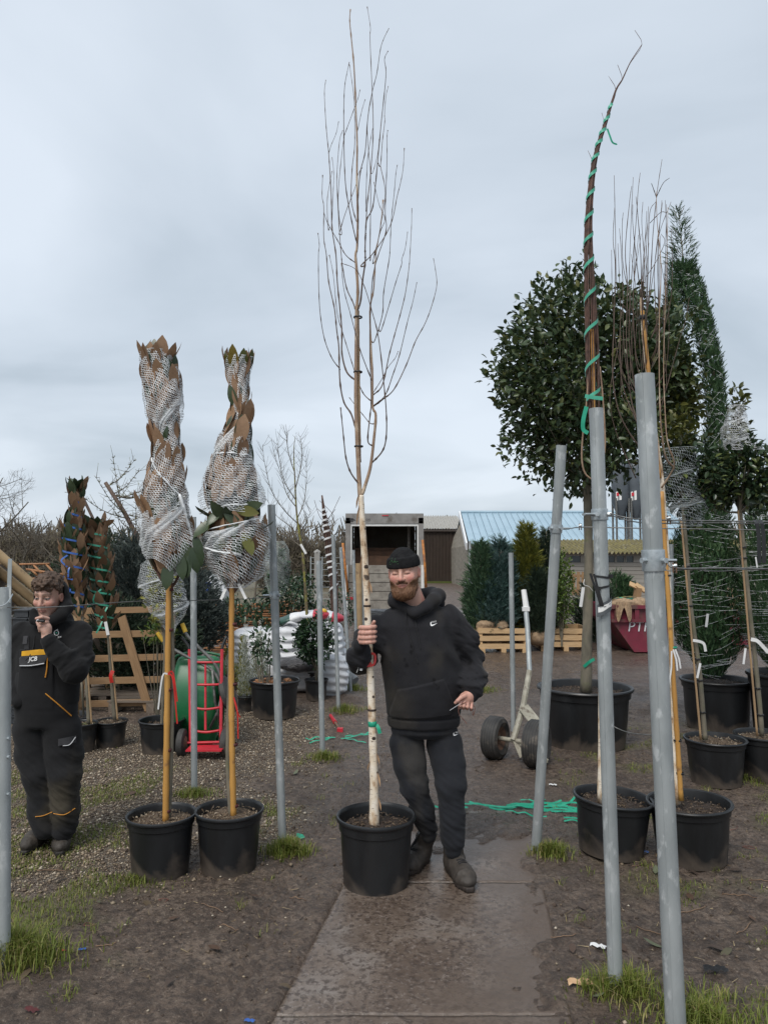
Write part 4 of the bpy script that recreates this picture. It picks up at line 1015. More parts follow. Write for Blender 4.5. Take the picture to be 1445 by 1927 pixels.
  W = smooth_path([A(*p) for p in pts], 6); m = len(W); rad = []
  for i in range(m):
   r = (r0 + (r1 - r0) * (i / (m - 1)) ** .8) * (.86 if kind == 't' else 1)
   if kind == 't' or i > m * .35:
    if i % 5 == 3: r *= 1.55 if r < .0045 else 1.18
   rad.append(r)
  rad[-1] *= 1.8
  MB().tube(W, rad, 7 if kind == 't' else 12).part('branch', MT['birch_up' if kind == 'u' else 'twig'], root, True)
  dense = []
  for i in range(n - 1):
   for j in range(6):
    f = j / 6; dense.append(tuple(pts[i][k] * (1 - f) + pts[i + 1][k] * f for k in range(3)))
  lines.append(dense + [pts[-1]])
 # bamboo cane behind the leader with its ties
 cane(root, A(676, 870, Y + .028), A(673, 585, Y + .028), .0105, 'cane_pale'); 
 for py in (597, 840, 700): band(root, A(673.5 if py < 800 else 675, py, Y + .010), .026, .010, 'black', 'black_tie')
birch_main()
# ------------------------------------------------------------------ two magnolias wrapped in white net
def leaf_mesh(name, L, W, mat, curl=.18, fold=.10, n=6):
 V = []; Q = []
 for i in range(n + 1):
  t = i / n; w = W * .5 * (math.sin(math.pi * min(1, t * .96 + .02)) ** .75) * (1.0 if t < .95 else .4); z = -curl * L * t * t + (.02 * L if 0 < i < n else 0)
  for s in (-1, 0, 1): V.append((s * w, t * L, z + (fold * w if s else 0)))
 for i in range(n):
  for s in (0, 1): a = i * 3 + s; Q.append((a, a + 1, a + 4, a + 3))
 V = np.array(V, float); me = np_mesh(name, V, np.array(Q), mat, True, {'rnd': np.full(len(V), random.random())}); return me
MAGB = [leaf_mesh('magnolia_leaf_brown', .19, .085, MT['mag_brown'], random.uniform(-.1, .15), random.uniform(.05, .25)) for _ in range(7)]
MAGG = [leaf_mesh('magnolia_leaf_green', .18, .080, MT['mag_green'], random.uniform(.0, .25), random.uniform(.05, .25)) for _ in range(5)]
MAG2 = [leaf_mesh('magnolia_leaf_two_tone', .19, .075, MT['mag_leaf'], random.uniform(.0, .3), random.uniform(.1, .3)) for _ in range(5)]
def place_leaf(me, p, d, nrm, parent, s=1.0, name='leaf'):
 d = Vector(d).normalized(); n = Vector(nrm); n = n - d * n.dot(d); n = n.normalized() if n.length > 1e-5 else d.orthogonal().normalized(); x = d.cross(n)
 M = Matrix.Translation(Vector(p)) @ Matrix((x, d, n)).transposed().to_4x4() @ Matrix.Scale(s, 4)
 return inst(name, me, M, parent)
class Body:
 """wrapped column given by pixel silhouette rows (py, xl, xr)"""
 def __init__(s, rows, Y, flat=.85):
  s.rows = sorted(rows); s.Y = Y; s.flat = flat; s.ys = [r[0] for r in s.rows]
 def at(s, t, a, k=1.0):
  py = s.ys[0] + (s.ys[-1] - s.ys[0]) * t; xl = float(np.interp(py, s.ys, [r[1] for r in s.rows])); xr = float(np.interp(py, s.ys, [r[2] for r in s.rows]))
  c = A((xl + xr) / 2, py, s.Y); r = (xr - xl) / 2 / FPX * s.Y * k
  return c + Vector((math.cos(a) * r, math.sin(a) * r * s.flat, 0)), Vector((math.cos(a), math.sin(a), 0)), r
 def length(s): return (s.ys[-1] - s.ys[0]) / FPX * s.Y
def net_wrap(root, B, spacing=.016, width=.0022, slope=.35, mat='net', k=1.09, t0=0.0, t1=1.0, seed=1, name='net', gaps=0.0, cross=True):
 """lattice of thin flat strands lying on the wrapped body"""
 rg = np.random.default_rng(seed); L = B.length() * (t1 - t0); nt = max(6, int(L / spacing)); na = 46
 U = np.zeros((nt + 1, na, 3)); Nn = np.zeros_like(U)
 for i in range(nt + 1):
  for j in range(na):
   a = 2 * math.pi * j / na; t = t0 + (t1 - t0) * i / nt
   tt = min(1, max(0, t + slope * .06 * math.sin(a + 2.5 * t * 6) + .010 * math.sin(3 * a + t * 25)))
   p, n, r = B.at(tt, a, k); w = .010 * float(math.sin(7 * a + t * 31) * math.sin(t * 53 + a * 3)) * (r / .1)
   U[i, j] = p + n * w; Nn[i, j] = n
 P0 = []; P1 = []; NN = []
 for i in range(nt + 1):
  for j in range(na):
   if rg.random() < gaps: continue
   j2 = (j + 1) % na; P0.append(U[i, j]); P1.append(U[i, j2]); NN.append(Nn[i, j])
   if i < nt and cross: P0.append(U[i, j]); P1.append(U[i + 1, (j + (i % 2)) % na if False else (j + (1 if i % 2 else 0)) % na]); NN.append(Nn[i, j])
 P0 = np.array(P0); P1 = np.array(P1); NN = np.array(NN); D = P1 - P0; S = np.cross(D, NN); S /= np.linalg.norm(S, axis=1, keepdims=True) + 1e-9
 w = width * rg.uniform(.6, 1.3, len(P0))[:, None] / 2
 V = np.stack([P0 - S * w, P0 + S * w, P1 + S * w, P1 - S * w], 1).reshape(-1, 3); Q = (np.arange(len(P0)) * 4)[:, None] + np.arange(4)[None]
 o = part_np(name, V, Q, MT[mat], root, False); o['kind'] = 'stuff'; return o
def rope_of_net(root, B, ta, aa, tb, ab, r=.006, n=14, name='bunched_net', mat='net'):
 pts = []
 for i in range(n + 1):
  f = i / n; p, nn, rr = B.at(ta + (tb - ta) * f, aa + (ab - aa) * f, 1.07); pts.append(p + Vector((0, 0, random.uniform(-.004, .004))))
 return MB().tube(pts, [r * random.uniform(.5, 1.3) for _ in pts], 5).part(name, MT[mat], root, True)
def magnolia(rows, Y, c, rt, rb, h, label, top_kind, stem, cane_pts, drop, seed, gap=None, ropes=()):
 root = thing('potted_magnolia', label, 'potted tree', c, 'potted magnolias wrapped in net')
 pot_parts(root, c, rt, rb, h, soil='soil_gritty', fill=.87)
 random.seed(seed); B = Body(rows, Y, .85); L = B.length()
 # inner stem through the wrap and leaves pressed upright
 trunk(root, stem, [.019, .016, .014, .013], 'bark_grey', n=10)
 top, bot = B.at(0.02, 0, 0)[0], B.at(1.0, 0, 0)[0]
 MB().tube([bot, B.at(.6, 0, 0)[0], B.at(.3, 0, 0)[0], top], [.012, .010, .008, .005], 8).part('inner_stem', MT['twig'], root, True)
 rowsN = int(L / .062); cnt = 0
 for i in range(rowsN):
  t = 1.02 - i / (rowsN - 1) * .92
  if t > .985: continue
  p, n, r = B.at(min(1, t), 0); m = max(5, int(2 * math.pi * r / .056))
  for j in range(m):
   a = 2 * math.pi * (j + random.uniform(-.3, .3)) / m + i * .5; tt = min(.999, max(.0, t + random.uniform(-.018, .018)))
   if gap and gap[0] < tt < gap[1] and math.sin(a) < .3: continue
   for lay, kk in ((0, .84), (1, .62)):
    if lay and random.random() < .35: continue
    p, n, r = B.at(tt, a, kk); t2 = max(0, tt - .16 / L); q, n2, r2 = B.at(t2, a, kk + .02)
    d = (q - p).normalized() + Vector((random.uniform(-.16, .16), random.uniform(-.12, .12), 0)); 
    if random.random() < .07: d = d + n * .30
    brown = random.random() < .70; me = random.choice(MAGB if brown else MAGG)
    place_leaf(me, p, d, n + Vector((random.uniform(-.3, .3), random.uniform(-.3, .3), 0)), root, random.uniform(.72, 1.05)); cnt += 1
 # crown rosette above the net
 tp = B.at(.03, 0, 0)[0]; tw = B.at(.03, 0, 1)[2]
 for j in range(9):
  a = 2 * math.pi * j / 9 + .3; d = Vector((math.cos(a) * .42, math.sin(a) * .35, 1)); me = random.choice(MAG2 if top_kind == 'green' else MAGB)
  place_leaf(me, tp + Vector((math.cos(a) * tw * .6, math.sin(a) * tw * .5, -.06)), d, Vector((math.cos(a), math.sin(a), .3)) if top_kind == 'green' else Vector((math.cos(a), math.sin(a), 0)), root, random.uniform(.75, 1.05))
 # branches fanning into the wrap from the stem top
 s0 = Vector(stem[-1])
 for (px_, py_) in drop['branches']:
  e = A(px_, py_, Y + random.uniform(-.05, .05)); MB().tube(smooth_path([s0, s0.lerp(e, .5) + Vector((0, 0, -.03)), e], 5), [.011, .010, .0095, .009, .0085, .008, .008, .0075, .007, .007, .006][:11], 8).part('branch', MT['twig_red'], root, True)
 for (x, y, dx, dz, s) in drop['leaves']:
  place_leaf(random.choice(MAGG), A(x, y, Y - .06), Vector((dx, -.1, dz)), Vector((random.uniform(-.3, .3), -1, .2)), root, s)
 if gap:
  for j in range(26):
   tt = random.uniform(gap[0] - .02, gap[1]); a = -math.pi / 2 + random.uniform(-1.3, 1.3); p, n, r = B.at(tt, a, random.uniform(.5, .85))
   place_leaf(random.choice(MAGG + MAG2[:2]), p, Vector((random.uniform(-.6, .6), -.25, random.uniform(-1, .3))), n, root, random.uniform(.7, .95))
 gp = gap if gap else (2, 2)
 if gap:
  net_wrap(root, B, .0098, .0024, .3, t0=.0, t1=gap[0], seed=seed, gaps=.02); net_wrap(root, B, .0098, .0025, .8, t0=gap[1] - .02, t1=1.0, seed=seed + 1, gaps=.02)
 else: net_wrap(root, B, .0098, .0024, .7, t0=.0, t1=.93, seed=seed, gaps=.02)
 for rp in ropes: rope_of_net(root, B, *rp)
 k = cane(root, *cane_pts); z0 = cane_pts[0][2]; 
 for f in (.05, .30, .55, .80, .97):
  p = Vector(cane_pts[0]).lerp(Vector(cane_pts[1]), f) + Vector((.006, .008, 0)); band(root, p, .021, .018, 'tie')
 return root, B
def rows_px(L): return [(620 + y / 3.853, 240 + a / 3.853, 240 + b / 3.853) for y, a, b in L]
def two_magnolias():
 c, rt, rb, h = pot_from_px(252, 376, 1552, 1663); Y = c.y
 R1 = rows_px([(165, 110, 322), (240, 108, 335), (330, 122, 362), (480, 120, 396), (620, 148, 388), (700, 185, 368), (750, 205, 368), (850, 207, 384), (950, 180, 395), (1050, 155, 402), (1170, 112, 410), (1300, 106, 436), (1450, 106, 460), (1560, 122, 480), (1680, 168, 440), (1760, 205, 380), (1840, 250, 345)])
 r1, B1 = magnolia(R1, Y, c, rt, rb, h, 'net wrapped magnolia with brown leaf tips sticking up at its top', 'brown', [A(316, 1552, Y + .025), A(322, 1400, Y + .03), A(325, 1250, Y + .03), A(321, 1108, Y + .01)], (A(312, 1550, Y), A(318, 1096, Y), .0165), 
 {'branches': ((285, 1050), (318, 1040), (348, 1050), (330, 1020)), 'leaves': ((318, 1055, -.05, -1, .95), (340, 1040, .12, -1, .9), (362, 1030, .25, -1, .85), (372, 1020, .15, -1, .8), (330, 1030, -.2, -1, .8), (356, 1045, -.1, -1, .75), (345, 1015, .3, -1, .8), (366, 1008, .4, -1, .7))}, 11,
 ropes=((.46, -2.6, .63, -.45, .006), (.62, -.6, .80, -.2, .009), (.30, -2.2, .34, -.8, .004), (.80, -.25, .95, -.05, .008)))
 for (dx, z0, z1) in ((-.02, 1278, 1335), (.02, 1265, 1320), (.02, 1290, 1362)): ribbon_tail(r1, [A(316, 1268, Y - .03), A(316 + dx * 500, (z0 + 1268) / 2, Y - .035), A(316 + dx * 900, z1, Y - .03)], .009, 'red_tape' if dx > 0 else 'white_tag', 'ribbon')
 c, rt, rb, h = pot_from_px(377, 500, 1543, 1653); Y = c.y
 R2 = rows_px([(205, 718, 905), (330, 727, 880), (450, 752, 872), (600, 762, 885), (690, 742, 885), (780, 668, 886), (900, 640, 893), (1000, 592, 916), (1100, 576, 950), (1200, 552, 965), (1330, 560, 972), (1400, 562, 985), (1500, 548, 1010), (1620, 552, 1000), (1700, 602, 985), (1800, 662, 950), (1870, 715, 850)])
 r2, B2 = magnolia(R2, Y, c, rt, rb, h, 'net wrapped magnolia with a rosette of green leaves at its top', 'green', [A(437, 1543, Y + .025), A(430, 1440, Y + .03), A(432, 1300, Y + .03), A(437, 1118, Y + .01)], (A(440, 1540, Y), A(437, 1085, Y), .0165, 'cane', -.008),
 {'branches': ((410, 1050), (430, 1040), (450, 1045), (470, 1050), (480, 1040)), 'leaves': ()}, 23, gap=(.66, .77), ropes=((.42, -2.9, .43, -.3, .006), (.665, -2.8, .64, -.5, .005), (.76, -2.7, .70, -.4, .006), (.82, -2.9, .86, -1.2, .007)))
 for (dx, z1) in ((.014, 1390), (.02, 1350)): ribbon_tail(r2, [A(440, 1312, Y - .03), A(447, 1340, Y - .035), A(440 + dx * 600, z1, Y - .03)], .008, 'red_tape', 'ribbon')
 for (x0, y0, x1, y1) in ((425, 1108, 416, 1128), (449, 1098, 463, 1127)): MB().beam(A(x0, y0, Y - .05), A(x1, y1, Y - .06), .016, .001, (1, 0, 0)).part('plant_tag', MT['white_tag'], r2)
two_magnolias()
# ------------------------------------------------------------------ leafy crowns
def leaf_crown(root, c, rad, n, L, W, mat, seed=1, bumps=.18, shell=.45, name='foliage', up=.25, twigs=40, twig_from=None, twig_mat='bark_grey', clump=26, small=False):
 """leaves in clumps through an uneven ellipsoid"""
 rg = np.random.default_rng(seed); c = np.array(c); rad = np.array(rad, float)
 nc = clump; u = rg.normal(size=(nc * 6, 3)); u /= np.linalg.norm(u, axis=1, keepdims=True)
 k = len(u); rr = shell + (1 - shell) * rg.random(k) ** .6; rr *= 1 + bumps * vnoise(u * 2.3 + seed, seed)
 cen = u * rr[:, None]
 pick = rg.integers(0, k, n); off = rg.normal(size=(n, 3)) * .13
 P = cen[pick] + off; r = np.linalg.norm(P, axis=1); lim = 1.06 + bumps * 1.3 * vnoise(P / (r[:, None] + 1e-6) * 3.1 + seed * 2, seed + 1); keep = r < lim; P = P[keep]
 D = P / (np.linalg.norm(P, axis=1, keepdims=True) + 1e-6) * .75 + rg.normal(size=P.shape) * .75 + np.array([0, 0, up])
 N = P * .4 + np.array([0, 0, .9]) + rg.normal(size=P.shape) * .55
 W3 = c + P * rad; m = len(P)
 ls = rg.uniform(.6, 1.15, m)
 V, Fs, at = (leaf_arrays_small if small else leaf_arrays)(W3, D, N, L * ls, W * ls, rnd=rg.random(m))
 o = part_np(name, V, Fs, MT[mat], root, True, at); o['kind'] = 'stuff'
 if twig_from is not None:
  a = Vector(twig_from)
  for i in range(twigs):
   e = Vector(c + cen[i % k] * rad * .96); mid = a.lerp(e, .5) + Vector((0, 0, -.05 * rad[2])) + Vector(rg.normal(size=3) * .03 * rad[0])
   MB().tube(smooth_path([a, a.lerp(mid, .5), mid, e], 3), list(np.linspace(.012, .002, 10)), 5).part('branch', MT[twig_mat], root, True)
 return o
def holed_crowns():
 # big round evergreen in the big pot
 c, rt, rb, h = pot_from_px(1010, 1180, 1306, 1419, taper=.82); Y = c.y
 root = thing('potted_evergreen', 'large round headed evergreen standard with glossy leaves in a big black pot', 'potted tree', c)
 pot_parts(root, c, rt, rb, h, fill=.88)
 st = [A(1102, 1302, Y), A(1104, 1200, Y), A(1107, 1080, Y), A(1106, 980, Y), A(1104, 900, Y)]
 trunk(root, st, [.060, .048, .044, .042, .04], 'bark_grey', n=14, wob=.05)
 leaf_crown(root, A(1098, 722, Y + .05), (.95, .82, 1.12), 14500, .090, .046, 'photinia', 3, .22, .26, twigs=34, twig_from=A(1104, 900, Y), clump=60)
 leaf_crown(root, A(1240, 690, Y + .15), (.46, .5, .72), 3200, .085, .04, 'photinia', 5, .25, .3, twigs=14, twig_from=A(1160, 830, Y), clump=20)
 leaf_crown(root, A(1272, 770, Y + .0), (.30, .3, .50), 700, .09, .042, 'olive_leaf', 6, .25, .3, twigs=6, twig_from=A(1200, 860, Y), clump=10)
 t = A(1090, 1105, Y - .06); MB().beam(A(1097, 1105, Y - .08), A(1092, 1142, Y - .085), .030, .0015, (1, 0, 0)).part('plant_tag', MT['white_tag'], root)
 MB().tube(smooth_path([A(1099, 1090, Y - .05), A(1098, 1100, Y - .08), A(1108, 1104, Y - .07), A(1115, 1112, Y - .05)], 4), .003, 5).part('tag_string', MT['white_tag'], root)
 ribbon_tail(root, [A(1098, 1255, Y - .06), A(1108, 1246, Y - .07), A(1118, 1240, Y - .06)], .03, 'green_tape', 'striped_tape')
 # holly standard with caned trunk, partly netted crown
 c, rt, rb, h = pot_from_px(1280, 1388, 1402, 1487); Y = c.y
 root = thing('potted_standard', 'caned evergreen standard with loosely netted crown behind the thickest post', 'potted tree', c, 'caned evergreen standards')
 pot_parts(root, c, rt, rb, h, soil='soil_gritty', fill=.9)
 trunk(root, [A(1326, 1392, Y), A(1322, 1340, Y), A(1315, 1260, Y), A(1304, 1180, Y), A(1296, 1120, Y), A(1293, 1060, Y), A(1287, 990, Y), A(1284, 950, Y)], [.020, .018, .018, .017, .017, .016, .015, .015], 'bark_grey', wob=.06)
 cane(root, A(1318, 1392, Y - .01), A(1281, 980, Y - .015), .008, 'cane_pale')
 for py, x in ((1066, 1292), (1240, 1311), (1340, 1321), (1140, 1297), (1280, 1316)): band(root, A(x, py, Y), .025, .014, 'black', 'black_tie')
 leaf_crown(root, A(1305, 900, Y + .1), (.30, .30, .34), 1700, .070, .036, 'holly', 7, .25, .35, twigs=16, twig_from=A(1285, 960, Y), clump=18)
 leaf_crown(root, A(1272, 830, Y + .1), (.20, .2, .28), 420, .075, .038, 'olive_leaf', 8, .3, .35, twigs=6, twig_from=A(1285, 940, Y), clump=8)
 B = Body([(845, 1248, 1312), (880, 1242, 1310), (920, 1240, 1308), (955, 1238, 1326), (990, 1246, 1318)], Y - .02, .9); net_wrap(root, B, .013, .0022, 1.2, 'net_dark', 1.0, seed=31, gaps=.05)
 tg = thing_tag = MB().beam(A(1317, 1248, Y - .05), A(1311, 1276, Y - .06), .018, .001, (1, 0, 0)).part('plant_tag', MT['white_tag'], root)
 ribbon_tail(root, [A(1303, 1205, Y - .04), A(1315, 1207, Y - .05), A(1324, 1212, Y - .05), A(1327, 1226, Y - .05)], .022, 'white_tag', 'striped_tape')
 c, rt, rb, h = pot_from_px(1373, 1475, 1393, 1477); Y = c.y
 root = thing('potted_standard', 'caned evergreen standard whose netted top shows a tuft of olive leaves', 'potted tree', c, 'caned evergreen standards')
 pot_parts(root, c, rt, rb, h, soil='soil_gritty', fill=.9)
 trunk(root, [A(1433, 1385, Y), A(1428, 1320, Y), A(1419, 1230, Y), A(1409, 1140, Y), A(1400, 1050, Y), A(1392, 960, Y)], [.020, .018, .018, .017, .016, .016], 'bark_grey', wob=.06)
 cane(root, A(1424, 1385, Y - .01), A(1388, 960, Y - .015), .008, 'cane_pale')
 for py, x in ((1050, 1399), (1295, 1425), (1345, 1430), (1030, 1397)): band(root, A(x, py, Y), .026, .014, 'black', 'black_tie')
 leaf_crown(root, A(1400, 900, Y + .05), (.34, .32, .32), 2600, .070, .036, 'holly', 9, .25, .30, twigs=18, twig_from=A(1391, 965, Y), clump=22)
 leaf_crown(root, A(1390, 752, Y), (.085, .085, .12), 70, .075, .036, 'olive_leaf', 10, .2, .2, twigs=4, twig_from=A(1388, 800, Y), clump=5, up=.9)
 leaf_crown(root, A(1388, 815, Y), (.10, .10, .16), 260, .07, .036, 'olive_leaf', 12, .2, .2, twigs=4, twig_from=A(1388, 870, Y), clump=6)
 B = Body([(764, 1370, 1400), (785, 1368, 1402), (810, 1358, 1408), (835, 1357, 1418), (850, 1358, 1432)], Y, .9); net_wrap(root, B, .010, .0020, .7, 'net', 1.06, seed=33, gaps=.04)
 MB().beam(A(1402, 1220, Y - .05), A(1398, 1250, Y - .06), .018, .001, (1, 0, 0)).part('plant_tag', MT['white_tag'], root)
 MB().beam(A(1421, 1048, Y - .06), A(1424, 1068, Y - .06), .012, .001, (1, 0, 0)).part('plant_tag', MT['white_tag'], root)
 ribbon_tail(root, [A(1412, 1203, Y - .04), A(1424, 1206, Y - .05), A(1436, 1218, Y - .05), A(1445, 1228, Y - .05)], .03, 'white_tag', 'striped_tape')
holed_crowns()
# ------------------------------------------------------------------ conifers
def conifer_sprays(root, fn, n, L, W, mat, seed, name='foliage', lift=.8, spread=.6):
 """fn(rg,n) -> points, outward dirs; short feathery blades"""
 rg = np.random.default_rng(seed); P, O = fn(rg, n); n = len(P); D = O * spread + np.array([0, 0, lift]) + rg.normal(size=(n, 3)) * .28
 D /= np.linalg.norm(D, axis=1, keepdims=True); l = L * rg.uniform(.5, 1.2, n); rnd = rg.random(n)
 items = []
 for k, (a, s) in enumerate(((0, 1.0), (.55, .62), (-.55, .62), (.3, .8), (-.3, .8))):
  S = np.cross(D, O + 1e-3); S /= np.linalg.norm(S, axis=1, keepdims=True) + 1e-9
  d = D * math.cos(a) + S * math.sin(a); p0 = P + D * (l * (0 if k == 0 else .25 if k < 3 else .5))[:, None]
  items.append(strips(p0, p0 + d * (l * s * (1 if k == 0 else .55))[:, None], W, O + rg.normal(size=(n, 3)) * .4, np.clip(rnd + rg.normal(size=n) * .12, 0, 1)))
 V, Fs, at = join_arr(*items); o = part_np(name, V, Fs, MT[mat], root, False, at); o['kind'] = 'stuff'; return o
def column_fn(axis, rad, fill=.55):
 """axis list of points, radii list"""
 ax = np.array([list(p) for p in axis]); tt = np.linspace(0, 1, len(ax))
 def fn(rg, n):
  ts = np.linspace(0, 1, 120); w = np.interp(ts, np.linspace(0, 1, len(rad)), rad) + .02; cs = np.stack([np.interp(ts, tt, ax[:, k]) for k in range(3)], 1); w = w * np.concatenate([[1e-6], np.linalg.norm(np.diff(cs, axis=0), axis=1)]); w = np.cumsum(w); t = np.interp(rg.random(n), w / w[-1], ts)
  c = np.stack([np.interp(t, tt, ax[:, k]) for k in range(3)], 1); r = np.interp(t, np.linspace(0, 1, len(rad)), rad)
  a = rg.uniform(0, 2 * np.pi, n); q = fill + (1 - fill) * np.sqrt(rg.random(n)); O = np.stack([np.cos(a), np.sin(a), np.zeros(n)], 1)
  r = r * (1 + .18 * vnoise(np.stack([np.cos(a) * 1.5, np.sin(a) * 1.5, t * 14], 1), 5))
  return c + O * (r * q)[:, None], O
 return fn
def net_column(root, axis, rad, n, seed, mat='net', w=.0022, name='net'):
 rg = np.random.default_rng(seed); ax = np.array([list(p) for p in axis]); tt = np.linspace(0, 1, len(ax)); P0 = []; P1 = []; NN = []
 for i in range(n):
  t = rg.random() * .98; a0 = rg.uniform(0, 2 * math.pi); dt = rg.uniform(-.012, .02); prev = None; segs = rg.integers(6, 14)
  for k in range(segs):
   a = a0 + k * .16; t2 = min(1, max(0, t + dt * k / 4)); c = np.array([np.interp(t2, tt, ax[:, j]) for j in range(3)]); r = np.interp(t2, np.linspace(0, 1, len(rad)), rad) * (1.04 + .05 * math.sin(a * 5 + t * 40))
   o = np.array([math.cos(a), math.sin(a), 0]); p = c + o * r
   if prev is not None: P0.append(prev); P1.append(p); NN.append(o)
   prev = p
 P0 = np.array(P0); P1 = np.array(P1); NN = np.array(NN); S = np.cross(P1 - P0, NN); S /= np.linalg.norm(S, axis=1, keepdims=True) + 1e-9
 V = np.stack([P0 - S * w / 2, P0 + S * w / 2, P1 + S * w / 2, P1 - S * w / 2], 1).reshape(-1, 3); Q = (np.arange(len(P0)) * 4)[:, None] + np.arange(4)[None]
 o = part_np(name, V, Q, MT[mat], root, False); o['kind'] = 'stuff'
def netted_conifers():
 c, rt, rb, h = pot_from_px(1276, 1402, 1287, 1380, taper=.84); Y = c.y
 root = thing('potted_conifer', 'tall netted cypress with an open feathery tip in a wide black pot', 'potted tree', c, 'tall netted cypresses')
 pot_parts(root, c, rt, rb, h, soil='soil', fill=.9)
 ax = [A(1338, 1275, Y), A(1335, 1220, Y), A(1322, 1130, Y), A(1318, 1040, Y), A(1332, 960, Y), A(1345, 860, Y), A(1349, 770, Y), A(1340, 690, Y), A(1322, 610, Y), A(1303, 550, Y), A(1288, 500, Y)]
 rd = [.10, .33, .40, .36, .22, .115, .10, .10, .11, .125, .10]
 MB().tube(ax, [.03, .028, .026, .024, .022, .02, .018, .015, .012, .01, .006], 8).part('trunk', MT['bark_grey'], root, True)
 conifer_sprays(root, column_fn(ax, rd, .35), 15000, .080, .0095, 'cyp_dark', 41, lift=.95, spread=.30)
 ax2 = [A(1285, 930, Y + .1), A(1280, 800, Y + .1), A(1272, 680, Y + .1), A(1268, 570, Y + .1), A(1278, 500, Y + .08)]
 conifer_sprays(root, column_fn(ax2, [.12, .10, .095, .10, .10], .2), 3600, .085, .0085, 'cyp_dark', 42, lift=.9, spread=.35)
 tip = [A(1284, 520, Y), A(1283, 470, Y), A(1280, 430, Y), A(1274, 392, Y)]
 MB().tube(tip, [.008, .006, .004, .002], 6).part('leading_shoot', MT['bark_grey'], root, True)
 conifer_sprays(root, column_fn(tip, [.17, .12, .075, .03], .1), 330, .11, .007, 'cyp_dark', 43, lift=.7, spread=.9)
 for i in range(22):
  f = random.random(); p = A(1284 - 8 * f, 520 - 115 * f, Y); s = random.choice((-1, 1)); q = p + Vector((s * (.16 - .09 * f) * random.uniform(.6, 1.1), random.uniform(-.06, .06), .10 + .05 * random.random()))
  MB().tube([p, p.lerp(q, .5) + Vector((0, 0, -.01)), q], [.0035, .003, .0018], 4).part('shoot', MT['bark_grey'], root, True)
 net_column(root, ax, rd, 420, 44, w=.0020); net_column(root, ax2, [.12, .09, .08, .085, .09], 90, 45, w=.002)
 MB().beam(A(1331, 1155, Y - .40), A(1328, 1180, Y - .40), .026, .001, (1, 0, 0)).part('plant_tag', MT['white_tag'], root)
 c, rt, rb, h = pot_from_px(1402, 1530, 1275, 1400, taper=.84); Y = c.y
 root = thing('potted_conifer', 'netted cypress cut off by the picture edge behind the second standard', 'potted tree', c, 'tall netted cypresses')
 root['label'] = 'dense netted cypress in a wide pot with striped tape beside it'
 pot_parts(root, c, rt, rb, h, soil='soil', fill=.9)
 ax = [A(1465, 1265, Y), A(1462, 1200, Y), A(1455, 1100, Y), A(1450, 1010, Y), A(1452, 930, Y)]
 rd = [.08, .33, .37, .30, .12]; MB().tube(ax, [.03, .028, .024, .02, .01], 8).part('trunk', MT['bark_grey'], root, True)
 conifer_sprays(root, column_fn(ax, rd, .4), 4200, .13, .0085, 'cyp_dark', 46, lift=.9, spread=.45); net_column(root, ax, rd, 260, 47, w=.002)
netted_conifers()
